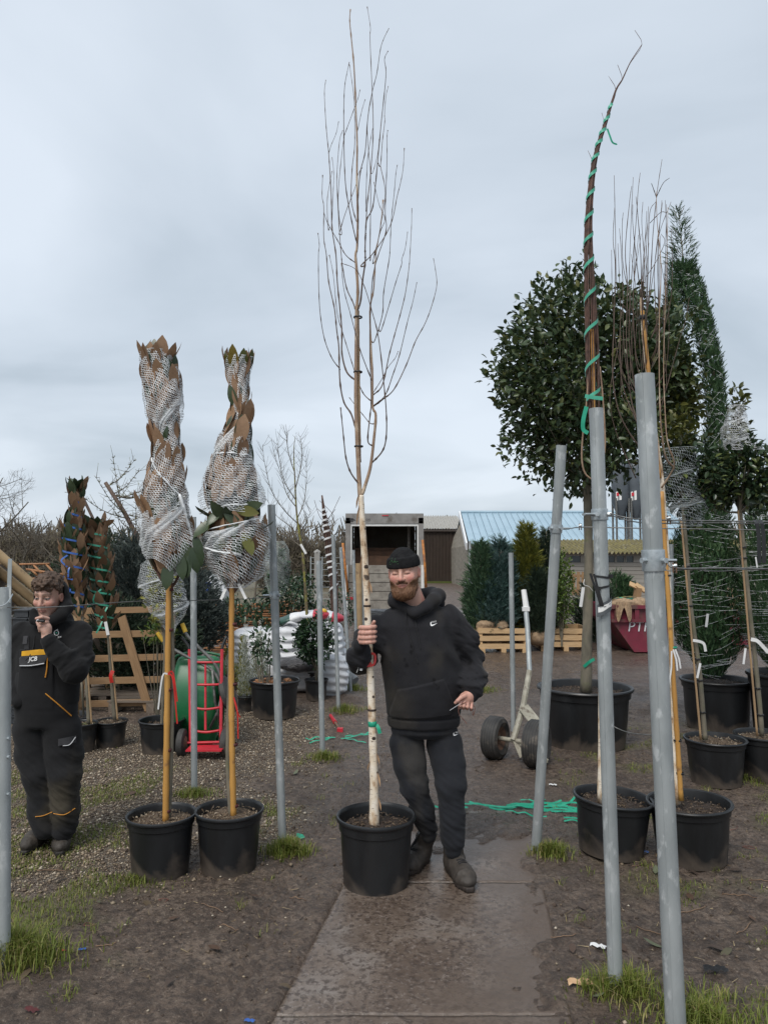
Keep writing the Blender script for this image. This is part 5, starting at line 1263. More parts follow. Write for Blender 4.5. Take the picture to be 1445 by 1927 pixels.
# ------------------------------------------------------------------ the two birches at the right-hand posts
def right_birches():
 # bundled birch wound with green tape
 c, rt, rb, h = pot_from_px(1067, 1208, 1521, 1628); Y = c.y
 root = thing('potted_birch', 'bare birch bundled tightly with spiralling green tape bending over at its tip', 'potted tree', c)
 ax = Matrix.Rotation(R(4), 3, 'Y'); pot_parts(root, c, rt, rb, h, fill=.85, ax=ax)
 trunk(root, [A(1130, 1510, Y), A(1131, 1400, Y), A(1130, 1200, Y), A(1127, 1000, Y), A(1121, 860, Y), A(1117, 780, Y)], [.024, .020, .018, .017, .017, .018], 'birch', wob=.05)
 axp = [(1117, 800), (1115, 740), (1113, 650), (1110, 560), (1107, 480), (1107, 420), (1111, 360), (1117, 310), (1126, 270), (1136, 240), (1147, 205), (1158, 170), (1170, 150), (1185, 118), (1207, 84)]
 P = [A(x, y, Y) for x, y in axp]; rad = [.034, .042, .044, .036, .030, .025, .021, .018, .015, .013, .009, .006, .004, .003, .0022]
 rg = np.random.default_rng(5)
 cane(root, A(1119, 830, Y - .012), A(1113, 620, Y - .014), .011)
 for k in range(38):
  a = rg.uniform(0, 2 * math.pi); q = rg.uniform(.25, .95); end = rg.integers(8, len(P) + 1) if k > 3 else len(P); st = 0 if k % 3 else rg.integers(0, 5)
  pts = [P[i] + Vector((math.cos(a + i * .12) * rad[i] * q, math.sin(a + i * .12) * rad[i] * q, 0)) for i in range(st, end)]
  if len(pts) < 3: continue
  r0 = rg.uniform(.0032, .0055)
  if k % 7 == 0: pts.append(pts[-1] + Vector((rg.uniform(-.05, .03), 0, .10)))
  pts = smooth_path(pts, 3); MB().tube(pts, [r0 + (.0014 - r0) * (i / len(pts)) * (1.25 if i % 4 == 0 else 1) for i in range(len(pts))], 5).part('branch', MT['twig_red'], root, True)
 for (pa) in (((1117, 905), (1100, 890), (1094, 860), (1097, 810), (1103, 760), (1107, 700)), ((1125, 900), (1137, 850), (1137, 800), (1133, 740), (1128, 690))):
  MB().tube(smooth_path([A(x, y, Y) for x, y in pa], 4), .0055, 6).part('branch', MT['birch_up'], root, True)
 sp = spiral(root, smooth_path(P[:12], 4), rad[:12], 13.5, .020, 'mint_tape', 'green_tape', .06, .93, 1, .004, 2.0)
 for (y, x, w) in ((748, 1117, .05), (775, 1100, .03)): pass
 MB().ribbon(smooth_path([A(1103, 765, Y - .05), A(1097, 790, Y - .055), A(1097, 808, Y - .05), A(1106, 815, Y - .05)], 4), .026, (0, -1, .1)).part('green_tape', MT['green_tape'], root, True)
 MB().ribbon([A(1100, 745, Y - .055), A(1117, 748, Y - .06), A(1134, 750, Y - .05)], .024, (0, -1, 0)).part('green_tape', MT['mint_tape'], root, True)
 MB().ribbon(smooth_path([A(1142, 242, Y - .02), A(1147, 256, Y - .025), A(1152, 268, Y - .025), A(1161, 272, Y - .02)], 5), [.012] * 15 + [.004], (0, -1, 0)).part('green_tape', MT['green_tape'], root, True)
 # open birch on a bamboo cane
 c, rt, rb, h = pot_from_px(1213, 1360, 1532, 1641); Y = c.y
 root = thing('potted_birch', 'slim birch on a thick orange bamboo cane with loose upright twigs', 'potted tree', c)
 pot_parts(root, c, rt, rb, h, fill=.85, ax=Matrix.Rotation(R(-2), 3, 'Y'))
 trunk(root, [A(1273, 1512, Y + .02), A(1268, 1380, Y + .02), A(1262, 1200, Y + .02), A(1254, 1040, Y + .02), A(1246, 920, Y + .02), A(1238, 850, Y + .02), A(1222, 740, Y + .02), A(1210, 640, Y + .02), A(1205, 560, Y + .02)], [.021, .018, .016, .015, .014, .012, .010, .009, .007], 'birch', wob=.06)
 cane(root, A(1281, 1506, Y - .01), A(1244, 925, Y - .01), .0135, nodes=9); cane(root, A(1240, 900, Y - .005), A(1208, 585, Y - .005), .0115, nodes=6)
 for py, x in ((1083, 1255), (1218, 1266), (1393, 1274), (1455, 1279)): band(root, A(x, py, Y), .024, .012, 'black' if py != 1218 else 'green_tape', 'tie')
 band(root, A(1209, 598, Y), .022, .03, 'black', 'tie')
 for (x0, y0, x1, y1) in ((1263, 1225, 1258, 1290), (1270, 1222, 1280, 1258), (1266, 1222, 1274, 1262)): MB().ribbon([A(x0, y0, Y - .03), A((x0 + x1) / 2 + 2, (y0 + y1) / 2, Y - .035), A(x1, y1, Y - .03)], .010, (0, -1, 0)).part('ribbon', MT['white_tag'], root, True)
 br = [((1244, 918), (1262, 890), (1268, 870), (1255, 830), (1250, 760), (1248, 690), (1250, 600), (1254, 480), (1256, 390)), ((1268, 880), (1252, 860), (1243, 800), (1240, 720), (1240, 600), (1243, 500), (1236, 420), (1234, 360)),
  ((1230, 820), (1205, 840), (1175, 800), (1160, 760), (1152, 700), (1155, 600), (1157, 500), (1153, 450), (1156, 390)), ((1225, 800), (1200, 790), (1185, 740), (1178, 640), (1180, 540), (1176, 470), (1184, 380), (1188, 350)),
  ((1222, 760), (1196, 735), (1183, 640), (1188, 520), (1196, 420), (1200, 360), (1204, 325)), ((1215, 690), (1208, 600), (1205, 480), (1199, 400), (1196, 370)), ((1210, 640), (1217, 560), (1219, 470), (1222, 400), (1233, 380)),
  ((1210, 620), (1222, 540), (1228, 440), (1236, 360), (1245, 300)), ((1234, 372), (1247, 345), (1259, 335)), ((1234, 370), (1227, 350), (1225, 345)), ((1205, 560), (1196, 480), (1190, 420), (1190, 385)), ((1216, 520), (1235, 490), (1250, 455), (1243, 440)),
  ((1222, 420), (1242, 400), (1254, 400)), ((1186, 560), (1172, 500), (1170, 430), (1172, 400)), ((1244, 640), (1262, 560), (1264, 480), (1262, 430)), ((1200, 800), (1170, 720), (1166, 620), (1172, 560), (1168, 470), (1165, 430)), ((1185, 740), (1160, 660), (1152, 560), (1150, 470)),
  ((1196, 900), (1165, 830), (1150, 780), (1148, 730), (1165, 640)), ((1240, 780), (1275, 650), (1290, 600), (1296, 560)), ((1215, 600), (1228, 520), (1240, 440), (1262, 380)), ((1208, 560), (1212, 500), (1207, 420), (1209, 380))]
 rg = np.random.default_rng(9)
 for k in range(26):
  x = rg.uniform(1155, 1262); y0 = rg.uniform(520, 760); y1 = y0 - rg.uniform(120, 260); br = br + [((1212 + (x - 1212) * .5, y0 + 40), (x, y0), (x + rg.uniform(-6, 6), (y0 + y1) / 2), (x + rg.uniform(-12, 12), max(330, y1)))]
 for k, L in enumerate(br):
  off = rg.uniform(-.22, .22); n = len(L); W = smooth_path([A(x, y, Y + off * min(1, i / 2.5)) for i, (x, y) in enumerate(L)], 6); r0 = .0062 if n > 7 else .0036 if n > 4 else .0024
  MB().tube(W, [(r0 + (.0013 - r0) * (i / len(W)) ** .7) * (1.4 if i % 6 == 3 else 1) for i in range(len(W))], 6).part('branch', MT['twig' if k > 1 else 'birch_up'], root, True)
right_birches()
# ------------------------------------------------------------------ buildings
def corrugated(fn, nu, nv, amp, waves):
 """sheet with corrugations along u; fn(u,v)->(point, normal)"""
 def g(u, v):
  p, n = fn(u, v); return p + n * (amp * math.sin(u * waves * 2 * math.pi))
 return MB().sheet(g, nu, nv)
def buildings():
 Y = 56.0
 # brown-doored shed
 gx = lambda px, Yd=Y: A(px, 1080, Yd).x
 x0, x1 = gx(797), gx(868); zt = A(830, 999, Y).z; zr = A(830, 974, Y + 5).z
 root = thing('shed', 'shed with tall brown profiled metal door and grey corrugated roof behind the van', 'building', ((x0 + x1) / 2, Y, 0))
 corrugated(lambda u, v: (Vector((x0 + (x1 - x0) * u, Y, zt * v)), Vector((0, -1, 0))), 8 * 26, 1, .05, 26).part('door', MT['door_brown'], root, False)
 corrugated(lambda u, v: (Vector((x0 - .2 + (x1 - x0 + .4) * u, Y - .3 + 5.3 * v, zt + .15 + (zr - zt) * v)), Vector((0, -.5, .8))), 8 * 16, 1, .07, 16).part('roof', MT['roof_cement'], root, False)
 MB().box(((x0 + x1) / 2, Y - .1, zt + .06), ((x1 - x0) / 2, .12, .10)).part('door_rail', MT['door_brown'], root)
 MB().box((x0 - .1, Y + 2.5, zt / 2), (.1, 2.5, zt / 2)).part('wall', MT['stone'], root); MB().box((x1 + .1, Y + 2.5, zt / 2), (.1, 2.5, zt / 2)).part('wall', MT['stone'], root)
 MB().box(((x0 + x1) / 2, Y - .2, .06), ((x1 - x0) / 2, .15, .08)).part('threshold', MT['moss'], root)
 # blue roofed barn: gable end towards the left, roof slope facing us
 Yf, Yr, Yk = 46.0, 52.0, 58.0
 xe0 = A(881, 1022, Yf).x; xe1 = A(1330, 1022, Yf).x; ze = A(881, 1024, Yf).z; zr = A(866, 965, Yr).z; xr0 = A(867, 965, Yr).x; xr1 = xe1
 root = thing('barn', 'long stone barn with a pale blue sheet metal roof and white barge board', 'building', ((xe0 + xe1) / 2, Yf, 0))
 for i in range(34):
  u0, u1 = i / 34, (i + 1) / 34 - .0009
  f = lambda u, v: Vector((xr0 + (xr1 - xr0) * u, Yr - .0, zr)).lerp(Vector((xe0 + (xe1 - xe0) * u, Yf - .35, ze)), v)
  mb = MB(); mb.sheet(lambda a, b: f(u0 + (u1 - u0) * a, b) + Vector((0, -.4, .9)) * (.06 if (a < .12 or a > .88) else 0), 8, 1); mb.part('roof_panel', MT['roof_blue'], root, False)
 MB().sheet(lambda u, v: Vector((xr0 + (xr1 - xr0) * u, Yr + .1 + 6 * v, zr - (zr - ze) * v)), 2, 1).part('rear_roof', MT['roof_blue'], root, False)
 mb = MB(); mb.tube([Vector((xr0 + (xr1 - xr0) * k / 60, Yr, zr + .06)) for k in range(61)], .10, 8); mb.part('ridge', MT['roof_blue'], root)
 MB().poly([(xe0, Yf, 0), (xe0 , Yf, ze - .1), (xr0 + .25, Yr, zr - .1), (xe0 - .2, Yk, ze - .1), (xe0 - .2, Yk, 0)]).part('gable_wall', MT['stone'], root, False)
 MB().box(((xe0 + xe1) / 2, Yf + .15, (ze - .1) / 2), ((xe1 - xe0) / 2, .15, (ze - .1) / 2)).part('front_wall', MT['stone'], root)
 MB().beam(Vector((xr0 - .1, Yr, zr - .1)), Vector((xe0 - .15, Yf - .4, ze - .15)), .45, .10, (0, 0, 1)).part('barge_board', MT['trim_white'], root)
 MB().box(((xe0 + xe1) / 2, Yf - .35, ze - .08), ((xe1 - xe0) / 2, .06, .07)).part('gutter', MT['door_brown'], root)
 # low timber shed with mossy roof
 Yf = 30.0; x0 = A(1030, 1060, Yf).x; x1 = A(1500, 1060, Yf).x; zt = A(1100, 1041, Yf).z; zr = A(1100, 1016, Yf + 3.0).z
 root = thing('timber_shed', 'low timber shed with silvered boards and a mossy corrugated roof', 'building', ((x0 + x1) / 2, Yf, 0))
 corrugated(lambda u, v: (Vector((x0 - .2 + (x1 - x0 + .4) * u, Yf - .45 + 3.4 * v, zt + (zr - zt) * v)), Vector((0, -.3, .9))), 8 * 62, 2, .05, 62).part('roof', MT['roof_moss'], root, True)
 nb = 10; zb = A(1100, 1104, Yf).z; zb = max(.1, min(zb, .9))
 wz0, wz1 = A(1100, 1058, Yf).z, A(1100, 1046, Yf).z
 MB().box(((x0 + x1) / 2, Yf + .20, zt / 2), ((x1 - x0) / 2, .12, zt / 2)).part('wall', MT['wood_grey'], root)
 hb = (wz0 - 0) / nb
 for i in range(nb):
  z = hb * (i + .5); MB().box(((x0 + x1) / 2, Yf + .02 + random.uniform(0, .02), z), ((x1 - x0) / 2, .025, hb / 2 - .008), Matrix.Rotation(R(6), 3, 'X')).part('board', MT['siding'], root)
 wins = [(1071, 1093), (1142, 1157), (1158.5, 1175), (1176.5, 1192), (1240, 1262), (1345, 1372)]
 last = x0
 for (a, b) in wins:
  xa, xb = A(a, 1050, Yf).x, A(b, 1050, Yf).x
  if xa - last > .06: MB().box(((last + xa) / 2, Yf + .03, (wz0 + wz1) / 2), ((xa - last) / 2, .03, (wz1 - wz0) / 2)).part('board', MT['siding'], root)
  w = MB().box(((xa + xb) / 2, Yf + .05, (wz0 + wz1) / 2), ((xb - xa) / 2, .02, (wz1 - wz0) / 2)).part('window', MT['glass_dark'], root)
  for xx in (xa, xb): MB().box((xx, Yf + .01, (wz0 + wz1) / 2), (.025, .03, (wz1 - wz0) / 2)).part('frame', MT['siding'], w)
  last = xb
 MB().box(((last + x1) / 2, Yf + .03, (wz0 + wz1) / 2), ((x1 - last) / 2, .03, (wz1 - wz0) / 2)).part('board', MT['siding'], root)
 MB().box(((x0 + x1) / 2, Yf + .02, (wz1 + zt) / 2), ((x1 - x0) / 2, .028, (zt - wz1) / 2)).part('fascia', MT['siding'], root)
 # feed silos
 for i, (px, lab) in enumerate(((1168, 'dark grey feed silo with a cone bottom on legs, nearer the barn roof ridge end'), (1196, 'dark grey feed silo with a cone bottom on legs beside the thickest post'))):
  Ys = 42.0; p = A(px, 985, Ys); root = thing('silo', lab, 'silo', (p.x, Ys, 0), 'feed silos')
  r = .50; zt = A(px, 880, Ys).z; zc = A(px, 945, Ys).z; zb = A(px, 978, Ys).z
  MB().lathe((p.x, Ys, 0), [(.12, zb), (r, zc), (r, zt), (r * .9, zt + .15), (.1, zt + .6)], 24).part('tank', MT['silo'], root)
  for a in range(4): q = Vector((p.x + math.cos(a * 1.57 + .78) * r, Ys + math.sin(a * 1.57 + .78) * r, 0)); MB().tube([q, q + Vector((0, 0, zc + .2))], .06, 8).part('leg', MT['steel_dark'], root)
  s = A(px - 9, 935, Ys); MB().poly([(p.x - r * .75, Ys - r * .72, zc + .55), (p.x - r * .2, Ys - r * 1.02, zc + .62), (p.x - r * .2, Ys - r * 1.02, zc + .10), (p.x - r * .75, Ys - r * .72, zc + .05)]).part('sign_plate', MT['paper'], root, False)
  MB().poly([(p.x - r * .70, Ys - r * .80, zc + .50), (p.x - r * .45, Ys - r * .94, zc + .52), (p.x - r * .45, Ys - r * .94, zc + .34), (p.x - r * .70, Ys - r * .80, zc + .30)]).part('sign_mark', MT['red_paint'], root, False)
 o = MB().lathe(A(864, 1099, 50), [(.05, 0), (.35, 0), (.42, .45), (.38, .46), (.3, .1), (.05, .1)], 16); pp = A(864, 1099, 50); pp.z = 0
 mb = MB(); mb.lathe(Vector((pp.x, 44, 0)), [(.02, 0), (.30, 0), (.36, .40), (.38, .42), (.34, .42), (.28, .06), (.02, .06)], 16); tag(mb.part('bucket', MT['ibc_white'], None, 'auto', origin=(pp.x, 44, 0)), 'small white tub on the yard beside the barn wall', 'tub')
buildings()
def van():
 Y = 20.8; x0, x1 = A(650, 1060, Y).x, A(797, 1060, Y).x; zt = A(720, 967, Y).z; zh = A(720, 986, Y).z; zs = A(720, 1063, Y).z; W = x1 - x0; D = 4.2
 root = thing('box_van', 'open box van with its tail ramp raised behind the bearded man', 'van', ((x0 + x1) / 2, Y, 0))
 fr = .14
 b = MB().box(((x0 + x1) / 2, Y + .03, (zt + zh) / 2 + .01), (W / 2, .06, (zt - zh) / 2)).part('header', MT['van'], root)
 for sx, xx in ((0, x0 + fr / 2), (1, x1 - fr / 2)): MB().box((xx, Y + .03, (zh + .35) / 2 + .17), (fr / 2, .06, (zh - .35) / 2)).part('rear_post', MT['van'], root)
 for xx in (x0 + fr + .02, x1 - fr - .02): MB().box((xx, Y + .02, (zh + zs) / 2), (.02, .03, (zh - zs) / 2)).part('white_trim', MT['van_white'], root)
 MB().box(((x0 + x1) / 2, Y + .02, zh - .025), (W / 2 - fr - .04, .03, .035)).part('white_trim', MT['van_white'], root)
 zf = .95
 for xx in (x0 + .03, x1 - .03): MB().box((xx, Y + D / 2, (zt + zf) / 2), (.03, D / 2 - .08, (zt - zf) / 2 - .03)).part('side_wall', MT['van_inside'], root)
 MB().box(((x0 + x1) / 2, Y + D / 2, zt - .035), (W / 2 - .07, D / 2 - .08, .025)).part('roof', MT['van_inside'], root)
 MB().box(((x0 + x1) / 2, Y + D / 2, zf - .05), (W / 2 - .03, D / 2 - .04, .05)).part('floor', MT['van_brown'], root)
 MB().box(((x0 + x1) / 2, Y + D - .04, (zt + zf) / 2), (W / 2 - .07, .04, (zt - zf) / 2 - .03)).part('bulkhead', MT['van_inside'], root)
 for i in range(3): MB().box(((x0 + x1) / 2 - .1, Y + .8 + .3 * i, zs + .02 + .12 * i), (W / 2 - .25, .03, .24), None, .01).part('plywood_board', MT['van_brown'], root)
 MB().box((A(771, 1020, Y).x, Y + .9, (zt + zs) / 2), (.035, .02, (zt - zs) / 2 - .06)).part('lashing_rail', MT['ramp'], root)
 for i in range(9): MB().box((A(771, 1020, Y).x, Y + .875, zs + .1 + i * .12), (.012, .006, .02)).part('rail_slot', MT['black'], root)
 # raised tail ramp: five boards
 hb = (zs - .42) / 5
 for i in range(5): MB().box(((x0 + x1) / 2, Y - .10 + .004 * (i % 2), .42 + hb * (i + .5)), (W / 2 - .06, .03, hb / 2 - .008)).part('ramp_board', MT['ramp'], root)
 for xx in (x0 + .04, x1 - .04): MB().box((xx, Y - .13, (zs + .42) / 2), (.04, .05, (zs - .42) / 2)).part('ramp_edge', MT['van_white'], root)
 for xx, s in ((x0 + .12, -1), (x1 - .10, 1)):
  for dx in (-.05,): MB().box((xx, Y - .19, .72), (.10, .02, .035)).part('tail_light', MT['red_paint'], root)
 MB().box(((x0 + x1) / 2 + .02, Y - .035, zt - .05), (.09, .008, .012)).part('marker_lamp', MT['red_paint'], root)
 for xx in (x0 + .06, x1 - .06):
  for dz in (-.04, .03):
   for dx in (-.025, .025): MB().tube([Vector((xx + dx, Y - .03, (zt + zh) / 2 + dz)), Vector((xx + dx, Y - .045, (zt + zh) / 2 + dz))], .010, 6).part('rivet', MT['black'], root)
 text_mesh('lettering', 'JC           .COM', MT['ink'], root, A(678, 978, Y - .06), (1, 0, 0), (0, 0, 1), .085)
 mb = MB(); c = A(662, 978, Y - .045); mb.tube([c + Vector((math.cos(a) * .055, 0, math.sin(a) * .04)) for a in np.linspace(.6, 5.4, 12)], .010, 5); mb.tube([c + Vector((-.02, 0, .01)), c + Vector((.09, 0, .0))], .009, 5); mb.part('round_mark', MT['ink'], root)
 # orange ramp arms
 for (a, b_, c_) in (((645, 1022), (649, 1060), (655, 1120)), ((795, 1016), (799, 1060), (802, 1112))): MB().tube([A(*a, Y - .3), A(*b_, Y - .35), A(*c_, Y - .4)], .035, 7).part('ramp_arm', MT['orange'], root, True)
 for xx in (x0 + .25, x1 - .25):
  for yy in (Y + .9, Y + 4.9):
   w = MB(); ax = Matrix.Rotation(R(90), 3, 'Y'); w.lathe((xx - .11, yy, .36), [(.18, 0), (.34, .01), (.36, .05), (.36, .17), (.34, .21), (.18, .22)], 20, ax, True); w.part('wheel', MT['rubber'], root)
 MB().box(((x0 + x1) / 2, Y + D + 1.0, 1.15), (W / 2 - .1, .95, .75)).part('cab', MT['van_white'], root); MB().box(((x0 + x1) / 2, Y + D / 2 + .9, .62), (.45, D / 2 + .9, .10)).part('chassis', MT['steel_dark'], root)
 # pipe across, timber posts beside the van
 for i, (px, py0, py1, mat, lab) in enumerate(((677, 1060, 1258, 'wood_log', 'round timber post beside the birch trunk'), (683, 1066, 1225, 'galv', 'square grey post beside the timber post'))):
  b2 = G(px, py1); t = A(px - 2, py0, b2.y); o = MB().tube([b2 - Vector((0, 0, .2)), b2, t], [.055 if i == 0 else .045] * 3, 10 if i == 0 else 4).part('post', MT[mat], None, 'auto', origin=tuple(b2)); tag(o, lab, 'post')
van()
# ------------------------------------------------------------------ hedges and bare trees
def bare_tree(root, base, h, spread, seed, mat='twig', r0=.03, levels=4, kids=5, up=.55, trunk_mat=None, first=.3, lean=Vector((0, 0, 0)), jitter=.25):
 rg = random.Random(seed); segs = []
 def grow(p, d, L, r, lv):
  n = 4; q = p; pts = [p]
  for i in range(n):
   d = (d + Vector((rg.uniform(-1, 1), rg.uniform(-1, 1), rg.uniform(-.3, .8))) * jitter * .4 + Vector((0, 0, up * .12))).normalized(); q = q + d * L / n; pts.append(q)
  segs.append((pts, r, r * .5, lv))
  if lv >= levels: return
  for k in range(kids):
   t = first + (1 - first) * (k + rg.random()) / kids if lv == 0 else rg.uniform(.25, 1); f = t * n; i = min(int(f), n - 1); s = pts[i].lerp(pts[i + 1], f - i)
   a = rg.uniform(0, 2 * math.pi); o = d.orthogonal().normalized(); o = Quaternion(d, a) @ o; nd = (d * (1 - spread) + o * spread + Vector((0, 0, up * .3))).normalized()
   grow(s, nd, L * rg.uniform(.45, .68) * (1.1 - .35 * t), r * .55 * (1.15 - .4 * t), lv + 1)
 grow(Vector(base), (Vector((0, 0, 1)) + lean).normalized(), h * .62, r0, 0)
 mb = MB(); mt = MB()
 for pts, a, b, lv in segs: (mt if lv == 0 else mb).tube(pts, list(np.linspace(a, max(b, .0016), len(pts))), 6 if lv < 2 else 3, cap=False)
 if mt.V: mt.part('trunk', MT[trunk_mat or mat], root, True)
 if mb.V: o = mb.part('crown', MT[mat], root, True); o['kind'] = 'stuff'
 return segs
def hedge_mass(name, label, cat, x0, x1, Y, h0, h1, n, seed, L=.6, W=.035, depth=2.5, mat='hedge', kind=True):
 rg = np.random.default_rng(seed); x = rg.uniform(x0, x1, n); y = Y + rg.uniform(0, depth, n); top = h0 + (h1 - h0) * (.5 + .5 * fbm(np.stack([x * .35, y * .2, np.zeros(n)], 1), 3, seed))
 z = top * rg.random(n) ** .75; D = rg.normal(size=(n, 3)) * .6 + np.array([0, 0, .9]); D /= np.linalg.norm(D, axis=1, keepdims=True); P = np.stack([x, y, z], 1)
 V, Fs, at = strips(P, P + D * (L * rg.uniform(.4, 1.2, n))[:, None], W, rg.normal(size=(n, 3)) + np.array([0, -1.5, 0]), rg.random(n))
 o = part_np(name, V, Fs, MT[mat], None, False, at, origin=((x0 + x1) / 2, Y, 0)); tag(o, label, cat); o['kind'] = 'stuff'
def far_things():
 xw = lambda px, Y: A(px, 1050, Y).x
 hedge_mass('hedgerow', 'leafless brown hedgerow along the far field', 'hedge', xw(480, 46), xw(655, 46), 46, 1.4, 3.6, 9000, 3, .9, .05)
 hedge_mass('hedgerow', 'leafless brown hedgerow behind the wrapped magnolias', 'hedge', xw(-60, 40), xw(420, 40), 40, 1.6, 3.4, 12000, 4, .9, .045)
 hedge_mass('far_woodland', 'far bare woodland on the horizon', 'woodland', -220, 260, 160, 5, 11, 16000, 5, 3.0, .35, 12)
 # bare bushes at the left edge
 for i, (px, Y, h, s, lab) in enumerate(((-10, 17, 4.6, .62, 'bare bushy tree rising above the stacked logs'), (45, 19, 3.6, .7, 'bare bushy tree between the logs and the taped magnolias'), (115, 20, 3.2, .7, 'low bare tree behind the taped magnolias'), (250, 24, 3.0, .7, 'low bare tree behind the leaning larch'), (480, 30, 3.9, .6, 'bare tree standing in the far hedge'), (655, 38, 3.6, .5, 'slender bare tree beside the van'))):
  root = thing('bare_tree', lab, 'tree', (xw(px, Y), Y, 0), 'bare trees along the hedge'); bare_tree(root, (xw(px, Y), Y, 0), h, s, 50 + i, 'hedge_bark', .05, 4, 6, .25, first=.12)
 f = thing('mesh_fence', 'wire mesh fence panel beside the van', 'fence', (xw(610, 30), 30, 0))
 x0, x1 = xw(585, 30), xw(650, 30); 
 for xx in np.linspace(x0, x1, 4): MB().tube([Vector((xx, 30, 0)), Vector((xx, 30, 1.9))], .025, 6).part('fence_post', MT['galv'], f)
 for zz in np.linspace(.2, 1.85, 8): MB().tube([Vector((x0, 30, zz)), Vector((x1, 30, zz))], .008, 4).part('rail', MT['galv'], f)
 p = thing('concrete_post', 'pale concrete post by the mesh fence', 'post', (xw(597, 28), 28, 0)); MB().box((xw(597, 28), 28, 1.0), (.10, .10, 1.05)).part('shaft', MT['concrete'], p); MB().lathe((xw(597, 28), 28, 2.05), [(.14, 0), (.10, .06), (.0, .12)], 4).part('cap', MT['concrete'], p)
 # IBC tank, blue crate, table, cardboard
 Y = 24.0; x0, x1 = xw(385, Y), xw(425, Y); root = thing('tank', 'white plastic tank in a galvanised cage beyond the magnolias', 'tank', ((x0 + x1) / 2, Y, 0))
 z1 = A(400, 1083, Y).z; MB().box(((x0 + x1) / 2, Y + .4, (z1 + .15) / 2), ((x1 - x0) / 2 - .04, .38, (z1 - .15) / 2)).part('bottle', MT['ibc_white'], root)
 for xx in np.linspace(x0, x1, 6): MB().tube([Vector((xx, Y, .05)), Vector((xx, Y, z1 + .03))], .012, 5).part('cage_bar', MT['galv'], root)
 for zz in np.linspace(.15, z1 + .03, 5): MB().tube([Vector((x0, Y - .012, zz)), Vector((x1, Y - .012, zz))], .012, 5).part('cage_bar', MT['galv'], root)
 Y = 21.5; c = A(386, 1104, Y); root = thing('crate', 'blue plastic crate tipped up in front of the caged tank', 'crate', c); MB().box(c, (.13, .18, .11), Matrix.Rotation(.15, 3, 'Y')).part('tub', MT['blue_crate'], root); MB().box(c + Vector((0, 0, .11)), (.145, .195, .015), Matrix.Rotation(.15, 3, 'Y')).part('rim', MT['blue_crate'], root)
 zt = c.z - .115; root = thing('pallet_table', 'old pallet table carrying the blue crate', 'table', (c.x - .1, Y, 0)); MB().box((c.x - .15, Y, zt - .03), (.42, .4, .03)).part('top', MT['wood_grey'], root)
 for sx in (-.45, .15):
  for sy in (-.3, .3): MB().box((c.x + sx, Y + sy, (zt - .06) / 2), (.04, .04, (zt - .06) / 2)).part('leg', MT['wood_grey'], root)
 p = A(393, 1118, 20); root = thing('cardboard_sheet', 'folded brown cardboard leaning by the pallet table', 'cardboard', (p.x, 20, 0)); MB().sheet(lambda u, v: Vector((p.x - .2 + .55 * u, 20 + .3 * v, .02 + (.75 - .5 * u) * v)), 3, 2).part('sheet', MT['cardboard'], root)
MT['hedge_bark'] = simple('bare_hedge_bark', (.15, .13, .10), (.10, .085, .065), 12, .9)
far_things()
